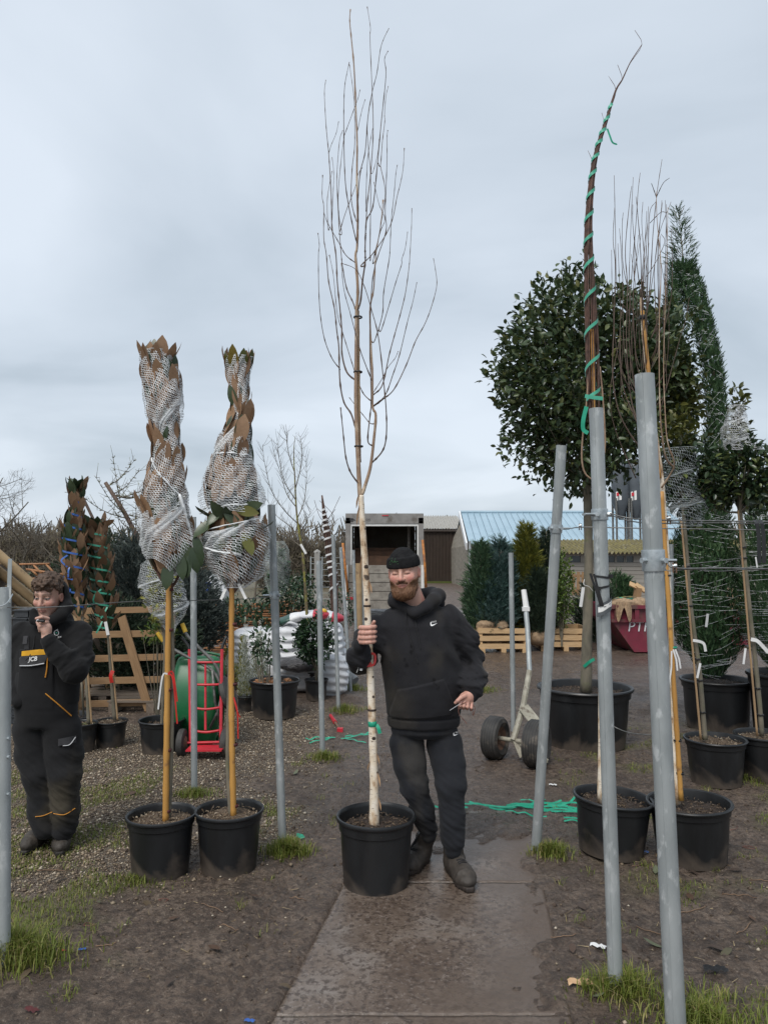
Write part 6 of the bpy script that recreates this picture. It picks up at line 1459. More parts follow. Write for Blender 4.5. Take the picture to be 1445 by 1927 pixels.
# ------------------------------------------------------------------ left middle ground
def slat(root, me, p, q, w, t, name='slat', side=(0, 0, 1)):
 """unit box mesh placed from p to q"""
 p = Vector(p); q = Vector(q); d = q - p; l = d.length; x = d / l; z = Vector(side); z = (z - x * z.dot(x)).normalized(); y = z.cross(x)
 M = Matrix.Translation((p + q) / 2) @ Matrix((x, y, z)).transposed().to_4x4() @ Matrix.Diagonal((l / 2, t / 2, w / 2, 1)); return inst(name, me, M, root)
def unit(mat, j=0.0): return MB().box((0, 0, 0), (1, 1, 1), None, j).mesh('board', mat, False)
U_NEW = [unit(MT['wood_new'], .02) for _ in range(4)]; U_OLD = [unit(MT['wood_old'], .03) for _ in range(4)]; U_GREY = [unit(MT['wood_grey'], .03) for _ in range(3)]
def bits(): return random.choice(U_OLD)
def rack():
 Y = 8.9; root = thing('timber_rack', 'wooden slatted crate frame with a diagonal brace behind the small pots', 'crate', (A(235, 1340, Y).x, Y, 0))
 def P(px, py, Yd=Y): p = A(px, py, Yd); p.z = max(p.z, .02); return p
 for y in (1192, 1237, 1279, 1322): slat(root, bits(), P(150, y + 3), P(318, y - 1), .075, .022)
 slat(root, bits(), P(150, 1150), P(320, 1146), .07, .022)
 slat(root, bits(), P(229, 1160, Y - .03), P(281, 1342, Y - .03), .10, .022, 'brace', (1, 0, 0))
 for x in (152, 318): slat(root, bits(), P(x, 1342, Y + .04), P(x, 1140, Y + .04), .07, .05, 'upright', (1, 0, 0))
 Y2 = Y + .8
 for x in (165, 205, 325): slat(root, bits(), P(x, 1335, Y2), P(x, 1150, Y2), .07, .05, 'upright', (1, 0, 0))
 for y in (1165, 1215, 1260, 1300): slat(root, random.choice(U_GREY), P(160, y, Y2), P(330, y - 2, Y2), .07, .022)
 for (x, y) in ((155, 1275), (318, 1280), (155, 1320), (318, 1320)): slat(root, random.choice(U_GREY), P(x, y, Y + .06), P(x + 14, y - 14, Y2 - .03), .06, .022, 'side_rail')
 slat(root, random.choice(U_GREY), P(178, 1200, Y + .3), P(200, 1235, Y + .5), .07, .02, 'loose_board')
 # ground pallets under and right of it
 for i, (px, py, w) in enumerate(((280, 1344, 1.0), (190, 1330, .9))):
  b = G(px, py); r2 = thing('pallet', ('flat worn pallet lying under the timber rack' if i == 0 else 'flat worn pallet lying behind the mossy pot'), 'pallet', (b.x, b.y, 0))
  for k in range(5): slat(r2, random.choice(U_GREY), (b.x - w / 2, b.y + .12 + .2 * k, .13), (b.x + w / 2, b.y + .12 + .2 * k, .13), .12, .02, 'deck_board', (0, 1, 0))
  for k in range(3): slat(r2, random.choice(U_GREY), (b.x - w / 2 + .06 + (w - .12) / 2 * k, b.y + .05, .06), (b.x - w / 2 + .06 + (w - .12) / 2 * k, b.y + 1.05, .06), .11, .09, 'bearer')
rack()
def logs():
 for i, (a, b, r, lab) in enumerate((((-8, 1038), (92, 1128), .060, 'pale round timber pole, topmost of the leaning poles'), ((-12, 1066), (80, 1142), .058, 'brown round timber pole, second of the leaning poles'), ((-12, 1092), (58, 1148), .055, 'dark round timber pole, third of the leaning poles'), ((-14, 1118), (40, 1156), .052, 'dark round timber pole, lowest of the leaning poles'))):
  Y = 9.2 + .12 * i; p, q = A(*a, Y), A(*b, Y + .3); d = (q - p).normalized(); e = p + d * ((p.z - .08) / -d.z) if d.z < 0 else q
  root = thing('timber_pole', lab, 'log', e, 'leaning timber poles'); MB().tube([p, p.lerp(e, .3), p.lerp(e, .7), e], [r, r * 1.02, r * .99, r], 14).part('shaft', MT['wood_log'], root); 
 Y = 9.3; x = A(-5, 1100, Y).x
 for k in range(5):
  root = thing('pallet', 'weathered pallet, number %d from the ground in the stack under the timber poles' % (k + 1), 'pallet', (x - .35, Y + .1, .0 + .36 * k), None); root['label'] = ('lowest', 'second', 'middle', 'fourth', 'topmost')[k] + ' weathered pallet of the stack under the timber poles'
  z = .36 * k
  for j in range(4): slat(root, random.choice(U_OLD), (x - .75, Y + .25 * j - .3, z + .31), (x + .02, Y + .25 * j - .3, z + .31), .14, .03, 'deck_board', (0, 1, 0))
  for j in range(3): slat(root, random.choice(U_GREY), (x - .70 + .33 * j, Y - .38, z + .15), (x - .70 + .33 * j, Y + .55, z + .15), .29, .09, 'bearer')
 # stacked black trays
 Y = 8.2; x0, x1 = A(24, 1150, Y).x, A(86, 1150, Y).x
 for col, (xa, xb) in enumerate(((x0, (x0 + x1) / 2 - .01), ((x0 + x1) / 2 + .01, x1))):
  for k in range(14):
   z = .02 + k * .088; o = thing('tray', 'black plastic nursery tray, %s in the column beside the %s' % (('lowest', 'second', 'third', 'fourth', 'fifth', 'sixth', 'seventh', 'eighth', 'ninth', 'tenth', 'eleventh', 'twelfth', 'thirteenth', 'topmost')[k], ('edge post', 'young man')[col]), 'tray', ((xa + xb) / 2, Y, z), 'stacked black trays')
   jx = random.uniform(-.012, .012); MB().box(((xa + xb) / 2 + jx, Y + .15, z + .035), ((xb - xa) / 2 - .01, .15, .034), Matrix.Rotation(random.uniform(-.02, .02), 3, 'Y')).part('body', MT['slate_tray'], o); MB().box(((xa + xb) / 2 + jx, Y + .15, z + .075), ((xb - xa) / 2 + .004, .165, .008), Matrix.Rotation(random.uniform(-.03, .03), 3, 'Y')).part('lip', MT['slate_tray'], o)
 # cane frame on top of dark shrubbery
 root = thing('cane_frame', 'orange bamboo cane frame lying above the shrubs behind the young man', 'cane frame', A(90, 1075, 11.0)); Y = 11.0
 for a, b in (((36, 1062), (94, 1061)), ((50, 1071), (122, 1082)), ((64, 1063), (82, 1083)), ((88, 1062), (108, 1085)), ((60, 1072), (72, 1084)), ((70, 1085), (125, 1079)), ((46, 1090), (120, 1086))): MB().tube([A(*a, Y), A(*b, Y)], .016, 7).part('cane', MT['reed'], root, True)
 # heap that carries the frame
 root = thing('shrub', 'dark leafy shrub under the orange cane frame', 'shrub', (A(85, 1100, 11.3).x, 11.3, 0)); leaf_crown(root, A(85, 1160, 11.4), (.75, .5, .75), 2200, .07, .035, 'camellia', 61, .2, .3, twigs=10, twig_from=(A(85, 1, 11.4).x, 11.4, 0), clump=20)
logs()
# ------------------------------------------------------------------ taped magnolias and small pots
def taped_magnolia(stem_px, rows, pot, label, tape, seed, turns, moss=False, tags=()):
 c, rt, rb, h = pot_from_px(*pot); Y = c.y; root = thing('potted_magnolia', label, 'potted tree', c, 'taped magnolias'); random.seed(seed)
 pot_parts(root, c, rt, rb, h, soil='moss' if moss else 'soil_gritty', fill=.92)
 st = [A(x, y, Y) for x, y in stem_px]; trunk(root, st, [.020, .017, .015, .013], 'bark_grey', n=9)
 cane(root, st[0] + Vector((.03, -.01, 0)), st[0].lerp(st[-1], .9) + Vector((.02, -.012, 0)), .008, 'cane_pale')
 B = Body(rows, Y, .9); L = B.length(); n = int(L / .055)
 for i in range(n):
  t = 1 - i / (n - 1) * .97; p, nn, r = B.at(t, 0); m = max(4, int(2 * math.pi * r / .07))
  for j in range(m):
   a = 2 * math.pi * (j + random.random() * .6) / m + i; p, nn, r = B.at(t, a, random.uniform(.35, .8)); q = B.at(max(0, t - .15 / L), a, .95)[0]
   d = (q - p).normalized() + nn * random.uniform(-.05, .45) + Vector((random.uniform(-.25, .25), random.uniform(-.2, .2), 0)); br = random.random() < .5
   place_leaf(random.choice(MAGB if br else MAGG), p, d, nn + Vector((random.uniform(-.4, .4), random.uniform(-.4, .4), .2)), root, random.uniform(.7, 1.05))
 tp = B.at(.0, 0, 0)[0]
 for j in range(8): a = j * .785; place_leaf(random.choice(MAGG), tp + Vector((0, 0, -.04)), Vector((math.cos(a) * .7, math.sin(a) * .5, .8)), Vector((-math.cos(a), -math.sin(a), .6)), root, random.uniform(.6, .95))
 ax = [B.at(t, 0, 0)[0] for t in np.linspace(.1, .98, 12)]; rd = [B.at(t, 0)[2] * .92 for t in np.linspace(.1, .98, 12)]
 spiral(root, ax, rd, turns, .017, tape, 'tape', 0, 1, 1, .004, seed)
 for k in range(4):
  t = random.uniform(.3, .95); p, nn, r = B.at(t, -1.57 + random.uniform(-.8, .8), 1.0); ribbon_tail(root, [p, p + Vector((random.uniform(-.05, .05), -.02, -.05)), p + Vector((random.uniform(-.1, .1), -.02, -.11))], .015, tape, 'tape_end')
 for (x, y, x2, y2) in tags: MB().beam(A(x, y, Y - .15), A(x2, y2, Y - .15), .03, .0012, (1, 0, 0)).part('plant_tag', MT['white_tag'], root)
 return root, Y
def small_left():
 r, Y = taped_magnolia([(168, 1362), (165, 1300), (160, 1240), (155, 1160)], [(912, 136, 156), (945, 133, 156), (975, 128, 154), (990, 116, 158), (1020, 118, 162), (1060, 120, 160), (1110, 122, 158), (1160, 125, 162)], (133, 192, 1366, 1421), 'tall taped magnolia with blue tape and a mossy pot', 'blue_tape', 3, 9, True)
 r, Y = taped_magnolia([(217, 1355), (212, 1300), (207, 1230), (203, 1180)], [(985, 158, 196), (1010, 160, 202), (1050, 168, 205), (1100, 170, 212), (1140, 175, 215), (1185, 185, 215)], (187, 247, 1362, 1410), 'taped magnolia wound with green tape and a white tag', 'mint_tape', 5, 8, False, ((199, 1170, 204, 1195),))
 ribbon_tail(r, [A(213, 1262, Y - .05), A(209, 1272, Y - .06), A(211, 1285, Y - .05)], .035, 'red_tape', 'ribbon')
 c, rt, rb, h = pot_from_px(95, 180, 1355, 1405); root = thing('pot', 'black pot of caned saplings half hidden by the man in bib overalls', 'potted tree', c); pot_parts(root, c, rt, rb, h)
 for (a, b, m) in (((148, 1345), (138, 1240), 'cane_pale'), ((158, 1345), (152, 1250), 'bark_grey'), ((140, 1345), (132, 1230), 'bark_grey')): MB().tube([A(*a, c.y), A(*b, c.y)], .010, 7).part('stem', MT[m], root, True)
 # large pot with chips
 # camellia and companions
 c, rt, rb, h = pot_from_px(575, 619, 1281, 1323); root = thing('potted_shrub', 'dark glossy camellia bush in a small black pot before the white bags', 'potted shrub', c); pot_parts(root, c, rt, rb, h)
 for k in range(5): MB().tube([c + Vector((0, 0, h * .8)), c + Vector((random.uniform(-.05, .05), random.uniform(-.05, .05), h + .15)), c + Vector((random.uniform(-.15, .15), random.uniform(-.1, .1), h + .45))], [.010, .008, .005], 6).part('stem', MT['bark_grey'], root, True)
 leaf_crown(root, A(592, 1208, c.y), (.26, .24, .33), 1500, .072, .038, 'camellia', 71, .22, .3, twigs=10, twig_from=c + Vector((0, 0, h + .1)), clump=16)
 c, rt, rb, h = pot_from_px(568, 606, 1274, 1315); c = c + Vector((0, .35, 0)); root = thing('potted_tree', 'young bare tree with a mossy trunk and paper tag in a small pot', 'potted tree', c); pot_parts(root, c, rt, rb, h); Y = c.y
 st = [A(587, 1272, Y), A(583, 1220, Y), A(578, 1160, Y), A(574, 1100, Y), A(570, 1040, Y)]; trunk(root, st, [.026, .022, .020, .019, .018], 'bark_moss', wob=.12)
 ld = [A(570, 1040, Y), A(563, 1000, Y), A(558, 960, Y), A(555, 900, Y), A(553, 850, Y), A(556, 820, Y)]; MB().tube(smooth_path(ld, 4), list(np.linspace(.018, .003, 21)), 8).part('leader', MT['bark_moss'], root, True)
 for k, (s, pts) in enumerate((((565, 1012), ((545, 990), (520, 970), (505, 945))), ((560, 985), ((535, 960), (512, 925), (500, 880), (494, 840))), ((556, 940), ((535, 905), (525, 860), (522, 830))), ((566, 1020), ((574, 1000), (578, 980), (586, 960))), ((560, 975), ((572, 945), (577, 900), (575, 860))), ((556, 920), ((566, 880), (568, 845), (566, 822))), ((555, 890), ((545, 860), (540, 830), (541, 812))), ((558, 955), ((540, 930), (528, 890), (515, 850))), ((568, 1030), ((545, 1012), (525, 1000), (518, 985))))):
  off = random.uniform(-.35, .35); P = smooth_path([A(*s, Y)] + [A(x, y, Y + off * (i + 1) / 3) for i, (x, y) in enumerate(pts)], 4); o = MB().tube(P, list(np.linspace(.008, .002, len(P))), 6).part('branch', MT['hedge_bark'], root, True)
  tw = MB()
  for i in range(2, len(P)):
   for _ in range(2): d = Vector((random.uniform(-1, 1), random.uniform(-1, 1), random.uniform(.4, 1.3))).normalized(); tw.tube([P[i], P[i] + d * .08, P[i] + d * .17 + Vector((0, 0, .03))], [.0026, .002, .0014], 3, False)
  t = tw.part('twigs', MT['hedge_bark'], o, True); t['kind'] = 'stuff'
 MB().beam(A(566, 1024, Y - .05), A(576, 1042, Y - .06), .03, .0015, (1, 0, 0)).part('plant_tag', MT['white_tag'], root)
 # golden cones in net
 for (px, base, top, w, mat, lab) in ((458, 1342, 1200, 15, 'gold', 'golden column conifer in a clear sleeve next to the sack truck'), (488, 1330, 1192, 19, 'gold', 'yellow tipped dwarf conifer in a clear sleeve behind the large pot'), (430, 1300, 1225, 14, 'gold', 'small golden conifer behind the sack truck')):
  b = G(px, base); Y = b.y + .1; root = thing('potted_conifer', lab, 'potted conifer', (b.x, Y, 0), 'small golden conifers'); z = gz(b.x, Y); r = w / FPX * Y * .85
  pot_parts(root, (b.x, Y, z), r * 1.1, r * .9, .22); ax = [Vector((b.x, Y, z + .2)), A(px, (base + top) / 2, Y), A(px, top, Y)]
  conifer_sprays(root, column_fn(ax, [r * .95, r * 1.0, .02], .3), 900, .06, .006, mat, px, lift=1.0, spread=.5)
  MB().lathe((0, 0, 0), [(r * 1.12, z + .2), (r * 1.15, z + .2 + (ax[2].z - z) * .3), (r * .55, ax[2].z + .0), (r * .15, ax[2].z + .10), (r * .4, ax[2].z + .16)], 14).part('sleeve', MT['film'], root, True) if False else None
  mb = MB(); mb.lathe((b.x, Y, 0), [(r * 1.12, z + .2), (r * 1.15, z + .2 + (ax[2].z - z) * .3), (r * .55, ax[2].z), (r * .15, ax[2].z + .10), (r * .4, ax[2].z + .16)], 14); mb.part('sleeve', MT['film'], root, True)
 # dark leaved shrubs and background evergreens
 for (px, py, Y, rx, rz, n, L, mat, lab) in ((500, 1205, 8.6, .20, .30, 330, .075, 'camellia', 'open dark leaved shrub behind the large pot of bark chips'), (545, 1120, 12.5, .55, .35, 1400, .09, 'camellia', 'rounded dark green shrub behind the white bulk bag'), (448, 1150, 11.6, .55, .20, 420, .11, 'camellia', 'spreading long leaved shrub in front of the bamboo pile'), (300, 1190, 8.4, .22, .15, 260, .06, 'laurel', 'small fresh green shrub by the wheelbarrow grip'), (640, 1150, 16, .4, .5, 500, .08, 'camellia', 'evergreen shrub between the posts and the van')):
  p = A(px, py, Y); root = thing('shrub', lab, 'shrub', (p.x, Y, 0)); leaf_crown(root, p, (rx, rx * .8, rz), n, L, L * .45, mat, px, .25, .3, twigs=10, twig_from=(p.x, Y, .02), clump=16)
 for (px, py, Y, rx, rz, mat, n, lab) in ((255, 1120, 10.2, .52, .80, 'juniper', 4200, 'grey green conifer behind the timber rack'), (330, 1140, 10.8, .60, .75, 'juniper', 4200, 'grey blue spreading conifer behind the wheelbarrow'), (372, 1165, 10.4, .40, .48, 'juniper', 2400, 'low blue conifer beside the wheelbarrow handles'), (225, 1210, 9.6, .45, .55, 'yew', 2600, 'dark yew inside the timber rack'), (300, 1230, 9.9, .50, .60, 'yew', 2600, 'dark yew behind the rack brace'), (180, 1090, 11.5, .6, .8, 'yew', 2600, 'dark conifer behind the taped magnolias')):
  p = A(px, py, Y); root = thing('conifer', lab, 'conifer', (p.x, Y, 0)); MB().tube([Vector((p.x, Y, 0)), p], [.04, .02], 7).part('trunk', MT['bark_grey'], root)
  def fn(rg, n, p=p, rx=rx, rz=rz):
   u = rg.normal(size=(n, 3)); u /= np.linalg.norm(u, axis=1, keepdims=True); r = (.35 + .65 * rg.random(n) ** .5) * (1 + .28 * vnoise(u * 3.3 + rx * 9, 4)); return np.array(p) + u * r[:, None] * np.array([rx, rx * .8, rz]), u * np.array([1, 1, .2])
  conifer_sprays(root, fn, n, .13, .013, mat, px, lift=.45, spread=.9)
 # leaning larch
 Y = 11.0; b = A(300, 1080, Y); root = thing('larch', 'leaning spur branched larch with a bare brown stem behind the magnolia', 'tree', (A(330, 1, Y).x * .955, Y, 0))
 st = [Vector((A(345, 1150, Y).x, Y, 0)), A(300, 1090, Y), A(268, 1028, Y), A(235, 965, Y), A(199, 908, Y)]; MB().tube(st, [.05, .042, .036, .032, .028], 9).part('trunk', MT['twig'], root, True)
 rg = random.Random(4); mb = None
 for k in range(26):
  f = rg.uniform(.25, .98); i = min(int(f * 4), 3); p = st[i].lerp(st[i + 1], f * 4 - i); d = Vector((rg.uniform(-.8, 1.2), rg.uniform(-.8, .8), rg.uniform(-.1, .9))).normalized(); L = rg.uniform(.35, .85); q = p + d * L; P = smooth_path([p, p.lerp(q, .5) + Vector((0, 0, -.04)), q + Vector((0, 0, .05))], 5)
  o = MB().tube(P, list(np.linspace(.008, .003, len(P))), 5).part('branch', MT['hedge_bark'], root, True); mb = MB()
  for j in range(1, len(P)):
   for _ in range(3): dd = Vector((rg.uniform(-1, 1), rg.uniform(-1, 1), rg.uniform(-.2, 1))).normalized(); mb.tube([P[j], P[j] + dd * .05], [.005, .003], 3)
   dd = Vector((rg.uniform(-1, 1), rg.uniform(-1, 1), rg.uniform(0, 1))).normalized(); mb.tube([P[j], P[j] + dd * .22], [.004, .002], 3)
  t = mb.part('spurs', MT['bark_moss'], o, True); t['kind'] = 'stuff'
 st2 = thing('stake', 'thin dark stake leaning behind the taped magnolias', 'stake', A(182, 990, 10)); MB().tube([A(157, 937, 10), A(192, 1010, 10), Vector((A(300, 1150, 10).x, 10, .0))], .02, 6).part('shaft', MT['twig'], st2)
 # plants in net bags, standing in the two wide pots
 for (px, py, pot, rows, lab) in ((305, 1120, (270, 352, 1362, 1423), [(1048, 285, 300), (1062, 268, 318), (1085, 264, 335), (1110, 268, 346), (1140, 280, 352), (1160, 292, 345), (1176, 305, 332), (1190, 316, 328)], 'pale variegated plant in a loose white net bag behind the magnolia'), (522, 1060, (473, 566, 1286, 1358), [(1018, 512, 534), (1032, 503, 542), (1060, 497, 546), (1090, 498, 544), (1115, 506, 536), (1132, 514, 526)], 'film wrapped evergreen in a large pot of bark chips behind the clamped post')):
  c, rt, rb, h = pot_from_px(*pot, taper=.82); Y = c.y; p = A(px, py, Y); root = thing('netted_plant', lab, 'potted plant', c); pot_parts(root, c, rt, rb, h, soil='soil', fill=.9 if px > 400 else .8); MB().tube([c + Vector((0, 0, h * .75)), c.lerp(p, .5) + Vector((.03, 0, .2)), p], .014, 7).part('stem', MT['bark_grey'], root)
  B = Body(rows, Y, .9); rz = B.length() / 2; cm = B.at(.48, 0, 0)[0]; rx = B.at(.45, 0)[2]; leaf_crown(root, cm, (rx * .85, rx * .8, rz * .85), 800, .06, .028, 'gold' if px < 400 else 'camellia', px, .15, .2, twigs=8, twig_from=cm - Vector((0, 0, rz)), clump=12)
  if px < 400: net_wrap(root, B, .011, .0022, 1.2, 'net', 1.05, seed=px, gaps=.03)
  else:
   MB().sheet(lambda u, v: B.at(u, v * 2 * math.pi, 1.06 + .05 * math.sin(v * 31 + u * 17))[0], 14, 30).part('film', MT['film'], root, True)
   for k in range(26): a = random.uniform(0, 6.28); q = rt * .8 * math.sqrt(random.random()); MB().box((c.x + math.cos(a) * q, c.y + math.sin(a) * q, c.z + h * .9 + .015), (.035, .014, .010), Matrix.Rotation(random.uniform(0, 3), 3, 'Z'), .004).part('bark_chip', MT['reed'], root)
 # spiral wrapped bundle tree
 Y = 12.5; root = thing('bundled_tree', 'dark twig bundle spirally wrapped with white tape near the van', 'tree', (A(630, 1250, Y).x, Y, 0)); P = [A(632, 1200, Y), A(628, 1100, Y), A(622, 1050, Y), A(615, 1000, Y), A(610, 965, Y), A(606, 932, Y)]
 P[0].z = 0.0
 for k in range(26):
  a = random.uniform(0, 6.28); q = random.uniform(.2, 1); MB().tube(smooth_path([P[i] + Vector((math.cos(a) * q * r, math.sin(a) * q * r, 0)) for i, r in enumerate((.05, .07, .07, .055, .03, .008))][: random.randint(4, 6)], 3), .006, 5).part('branch', MT['twig_red'], root, True)
 spiral(root, smooth_path(P, 4), [.05, .08, .08, .06, .035, .01], 12, .03, 'white_tag', 'tape', .15, .85)
 for k in range(8): s = A(random.uniform(608, 622), random.uniform(975, 1020), Y); MB().tube(smooth_path([s, s + Vector((random.uniform(-.12, .14), 0, .12)), s + Vector((random.uniform(-.18, .2), 0, .38))], 4), .004, 4).part('branch', MT['twig'], root, True)
small_left()
# ------------------------------------------------------------------ wheelbarrow, sack truck, bags, bamboo pile
def barrow():
 Y = 7.35; b = A(372, 1385, Y); root = thing('wheelbarrow', 'green plastic wheelbarrow stood on its nose behind the red sack truck', 'wheelbarrow', (b.x, Y, 0))
 cx = A(370, 1300, Y).x; z0, z1 = .0, A(370, 1233, Y).z
 def tray(P):
  z = P[:, 2]; f = np.clip((z - z0) / (z1 - z0), 0, 1); hw = .19 + .055 * np.sin(f * math.pi * .9); dp = .17 * np.sin(np.clip(f * 1.0 + .10, 0, 1) * math.pi * .9) + .06
  q = np.stack([np.abs(P[:, 0] - cx - .02 * f) - hw + .07, np.abs(P[:, 1] - Y - .05 + dp * .5) - dp * .5 + .07, np.abs(z - (z0 + z1) / 2) - (z1 - z0) / 2 + .07], 1)
  return np.linalg.norm(np.maximum(q, 0), axis=1) + np.minimum(q.max(1), 0) - .07
 sdf_part('tray', tray, (cx - .35, Y - .4, -.05), (cx + .35, Y + .35, z1 + .06), .012, MT['green_tray'], root)
 rim = [Vector((cx + sx * .235, Y + .06, z)) for sx, z in ((-1, .06), (-1, z1 - .08))] ; loop = [Vector((cx - .19, Y + .06, .03)), Vector((cx - .245, Y + .06, .2)), Vector((cx - .25, Y + .06, z1 - .15)), Vector((cx - .18, Y + .06, z1 - .0)), Vector((cx + .18, Y + .06, z1 - .0)), Vector((cx + .25, Y + .06, z1 - .15)), Vector((cx + .245, Y + .06, .2)), Vector((cx + .19, Y + .06, .03))]
 MB().tube(smooth_path(loop, 5), .014, 7).part('rim', MT['green_tray'], root, True)
 for pts in (((300, 1195), (312, 1212), (345, 1232), (400, 1262), (420, 1300)), ((345, 1178), (352, 1195), (372, 1216), (405, 1250), (422, 1290))):
  o = MB().tube(smooth_path([A(x, y, Y - .12 - .02 * i) for i, (x, y) in enumerate(pts)], 5), .016, 8).part('handle', MT['steel_dark'], root, True)
  p, q = A(*pts[0], Y - .12), A(*pts[1], Y - .14); MB().tube([p + (p - q) * .25, p.lerp(q, .7)], .021, 10).part('grip', MT['yellow'], o)
 for pts in (((420, 1300), (410, 1340), (395, 1370)), ((400, 1262), (405, 1320), (418, 1375))): MB().tube([A(x, y, Y - .2) for x, y in pts], .014, 7).part('strut', MT['steel_dark'], root, True)
 c = A(420, 1310, Y - .12); w = MB(); ax = Matrix.Rotation(R(70), 3, 'Y'); w.lathe(c, [(.07, 0), (.15, .01), (.18, .03), (.18, .07), (.15, .09), (.07, .10)], 20, ax, True); w.part('wheel', MT['rubber'], root)
 root = thing('sack_truck', 'red painted sack truck with two rubber wheels leaning on the green wheelbarrow', 'sack truck', (A(388, 1410, 6.95).x, 6.95, 0)); Y = 6.95; up = lambda x, y: A(x, y, Y + .28 * (1410 - y) / 200)
 for x0, x1, hx, hy in ((359, 357, 342, 1199), (416, 418, 427, 1197)):
  MB().tube([up(x0 - (4 if x0 < 380 else -4) * 0, 1395), up(x0, 1370), up(x1, 1222)], .0155, 9).part('upright', MT['red_paint'], root); MB().tube(smooth_path([up(x1, 1222), up(x1 + (hx - x1) * .2, 1214), up(hx, hy)], 4), .0145, 9).part('handle', MT['black'], root, True)
 for y in (1246, 1288, 1331, 1374): MB().tube(smooth_path([up(358, y), up(388, y + (3 if y > 1300 else 0)) + Vector((0, -.02, 0)), up(417, y)], 4), .0115, 7).part('crossbar', MT['red_paint'], root, True)
 MB().tube([up(387, 1246), up(387, 1374)], .0115, 7).part('centre_bar', MT['red_paint'], root)
 MB().box(A(388, 1408, Y - .10) * 1, (.16, .10, .006)).part('toe_plate', MT['red_paint'], root); MB().tube([A(345, 1398, Y), A(428, 1396, Y)], .011, 8).part('axle', MT['red_paint'], root)
 for px in (343, 424):
  c = A(px, 1393, Y); c.z = .118; w = MB(); ax = Matrix.Rotation(R(90), 3, 'Y'); w.lathe(c - Vector((.035, 0, 0)), [(.05, .006), (.10, .0), (.122, .012), (.125, .035), (.122, .058), (.10, .07), (.05, .064)], 28, ax, True); o = w.part('wheel', MT['rubber'], root); h = MB(); h.lathe(c - Vector((.042, 0, 0)), [(.012, -.01), (.045, 0), (.06, .012), (.06, .07), (.045, .084), (.012, .09)], 16, ax, True); h.part('hub', MT['rust'], o)
barrow()
def bags():
 # big white bulk bag with slumped folds
 Y = 10.1; root = thing('bulk_bag', 'big white woven bulk bag with slumped horizontal folds', 'bulk bag', (A(580, 1290, Y).x, Y + .4, 0)); x0, x1 = A(522, 1200, Y).x, A(640, 1200, Y).x; zt = A(590, 1178, Y).z
 def bag(cx, cy, hx, hy, z0, z1, seed, folds=1.0):
  def f(P):
   z = P[:, 2]; q = np.stack([P[:, 0] - cx, P[:, 1] - cy, z - (z0 + z1) / 2], 1); k = .10; bul = .05 * np.sin(np.clip((z - z0) / (z1 - z0), 0, 1) * math.pi)
   a = np.abs(q) - np.array([hx, hy, (z1 - z0) / 2]) + k; a[:, 0] -= bul; a[:, 1] -= bul
   d = np.linalg.norm(np.maximum(a, 0), axis=1) + np.minimum(a.max(1), 0) - k
   return d + .022 * folds * np.sin(z * 62 + 3.2 * vnoise(P * 3.0, seed) + 2 * P[:, 0]) * sstep(-.5, .3, vnoise(P * 2.2, seed + 1)) + .03 * fbm(P * 3.5, 3, seed + 2)
  return f
 cx = (x0 + x1) / 2; f = bag(cx, Y + .42, (x1 - x0) / 2 - .02, .40, 0, zt, 5); sdf_part('bag', f, (x0 - .15, Y - .15, -.02), (x1 + .15, Y + 1.0, zt + .15), .016, MT['bag'], root)
 for sx in (.2, .8): MB().tube(smooth_path([Vector((x0 + (x1 - x0) * sx - .12, Y + .15, zt)), Vector((x0 + (x1 - x0) * sx, Y + .05, zt + .04)), Vector((x0 + (x1 - x0) * sx + .14, Y + .12, zt - .02))], 5), .018, 7).part('lifting_loop', MT['bag'], root, True)
 root = thing('bulk_bag', 'lower slumped white bulk bag beside the golden conifers', 'bulk bag', (A(490, 1290, 10.6).x, 10.9, 0)); xa, xb = A(428, 1200, 10.6).x, A(528, 1200, 10.6).x; z2 = A(480, 1188, 10.6).z
 sdf_part('bag', bag((xa + xb) / 2, 11.1, (xb - xa) / 2 - .02, .45, 0, z2, 15, .8), (xa - .15, 10.4, -.02), (xb + .15, 11.8, z2 + .15), .018, MT['bag'], root)
 root = thing('bulk_bag', 'small white sack slumped against the big bulk bag', 'sack', (A(625, 1280, 9.9).x, 9.9, 0)); c = A(625, 1262, 9.85); sdf_part('bag', bag(c.x, 9.95, .16, .18, 0, A(625, 1230, 9.9).z, 25, .6), (c.x - .3, 9.6, -.02), (c.x + .3, 10.3, .7), .014, MT['bag'], root)
 # printed compost bags on top
 for i, (px, py, w, rot, mats, lab) in enumerate(((546, 1166, .22, .30, ('bag_green', 'white_tag'), 'dark green and white printed compost bag on the bulk bag'), (552, 1176, .20, -.12, ('bag_red', 'bag_green'), 'red and dark printed bag with white lettering on the bulk bag'), (588, 1158, .24, .05, ('bag', 'bag_red'), 'white and red printed bag lying on top of the bulk bag'), (622, 1160, .20, -.2, ('bag', 'bag_red'), 'white crumpled bag at the corner of the bulk bag'))):
  Yb = Y + .25 + .12 * (i % 2); c = A(px, py, Yb); c.z = max(c.z, zt + .0); root = thing('compost_bag', lab, 'bag', c); Rm = np.array(Matrix.Rotation(-rot, 3, 'Y'))
  g = lambda P, s=1.0: s_ell(P, c, (w * s, .20 * s, .075 * s), Rm) + .012 * fbm(P * 9, 3, i + 40)
  sdf_part('bag', g, np.array(c) - .35, np.array(c) + .35, .012, MT[mats[0]], root)
  sdf_part('printed_panel', lambda P: np.maximum(g(P) - .004, -(((P - np.array(c)) @ Rm)[:, 0]) + .02), np.array(c) - .35, np.array(c) + .35, .012, MT[mats[1]], root)
  if i == 1: text_mesh('lettering', 'SEIT', MT['white_print'], root, Vector(c) + Vector((-.05, -.21, .01)), (1, 0, .1), (0, 0, 1), .10)
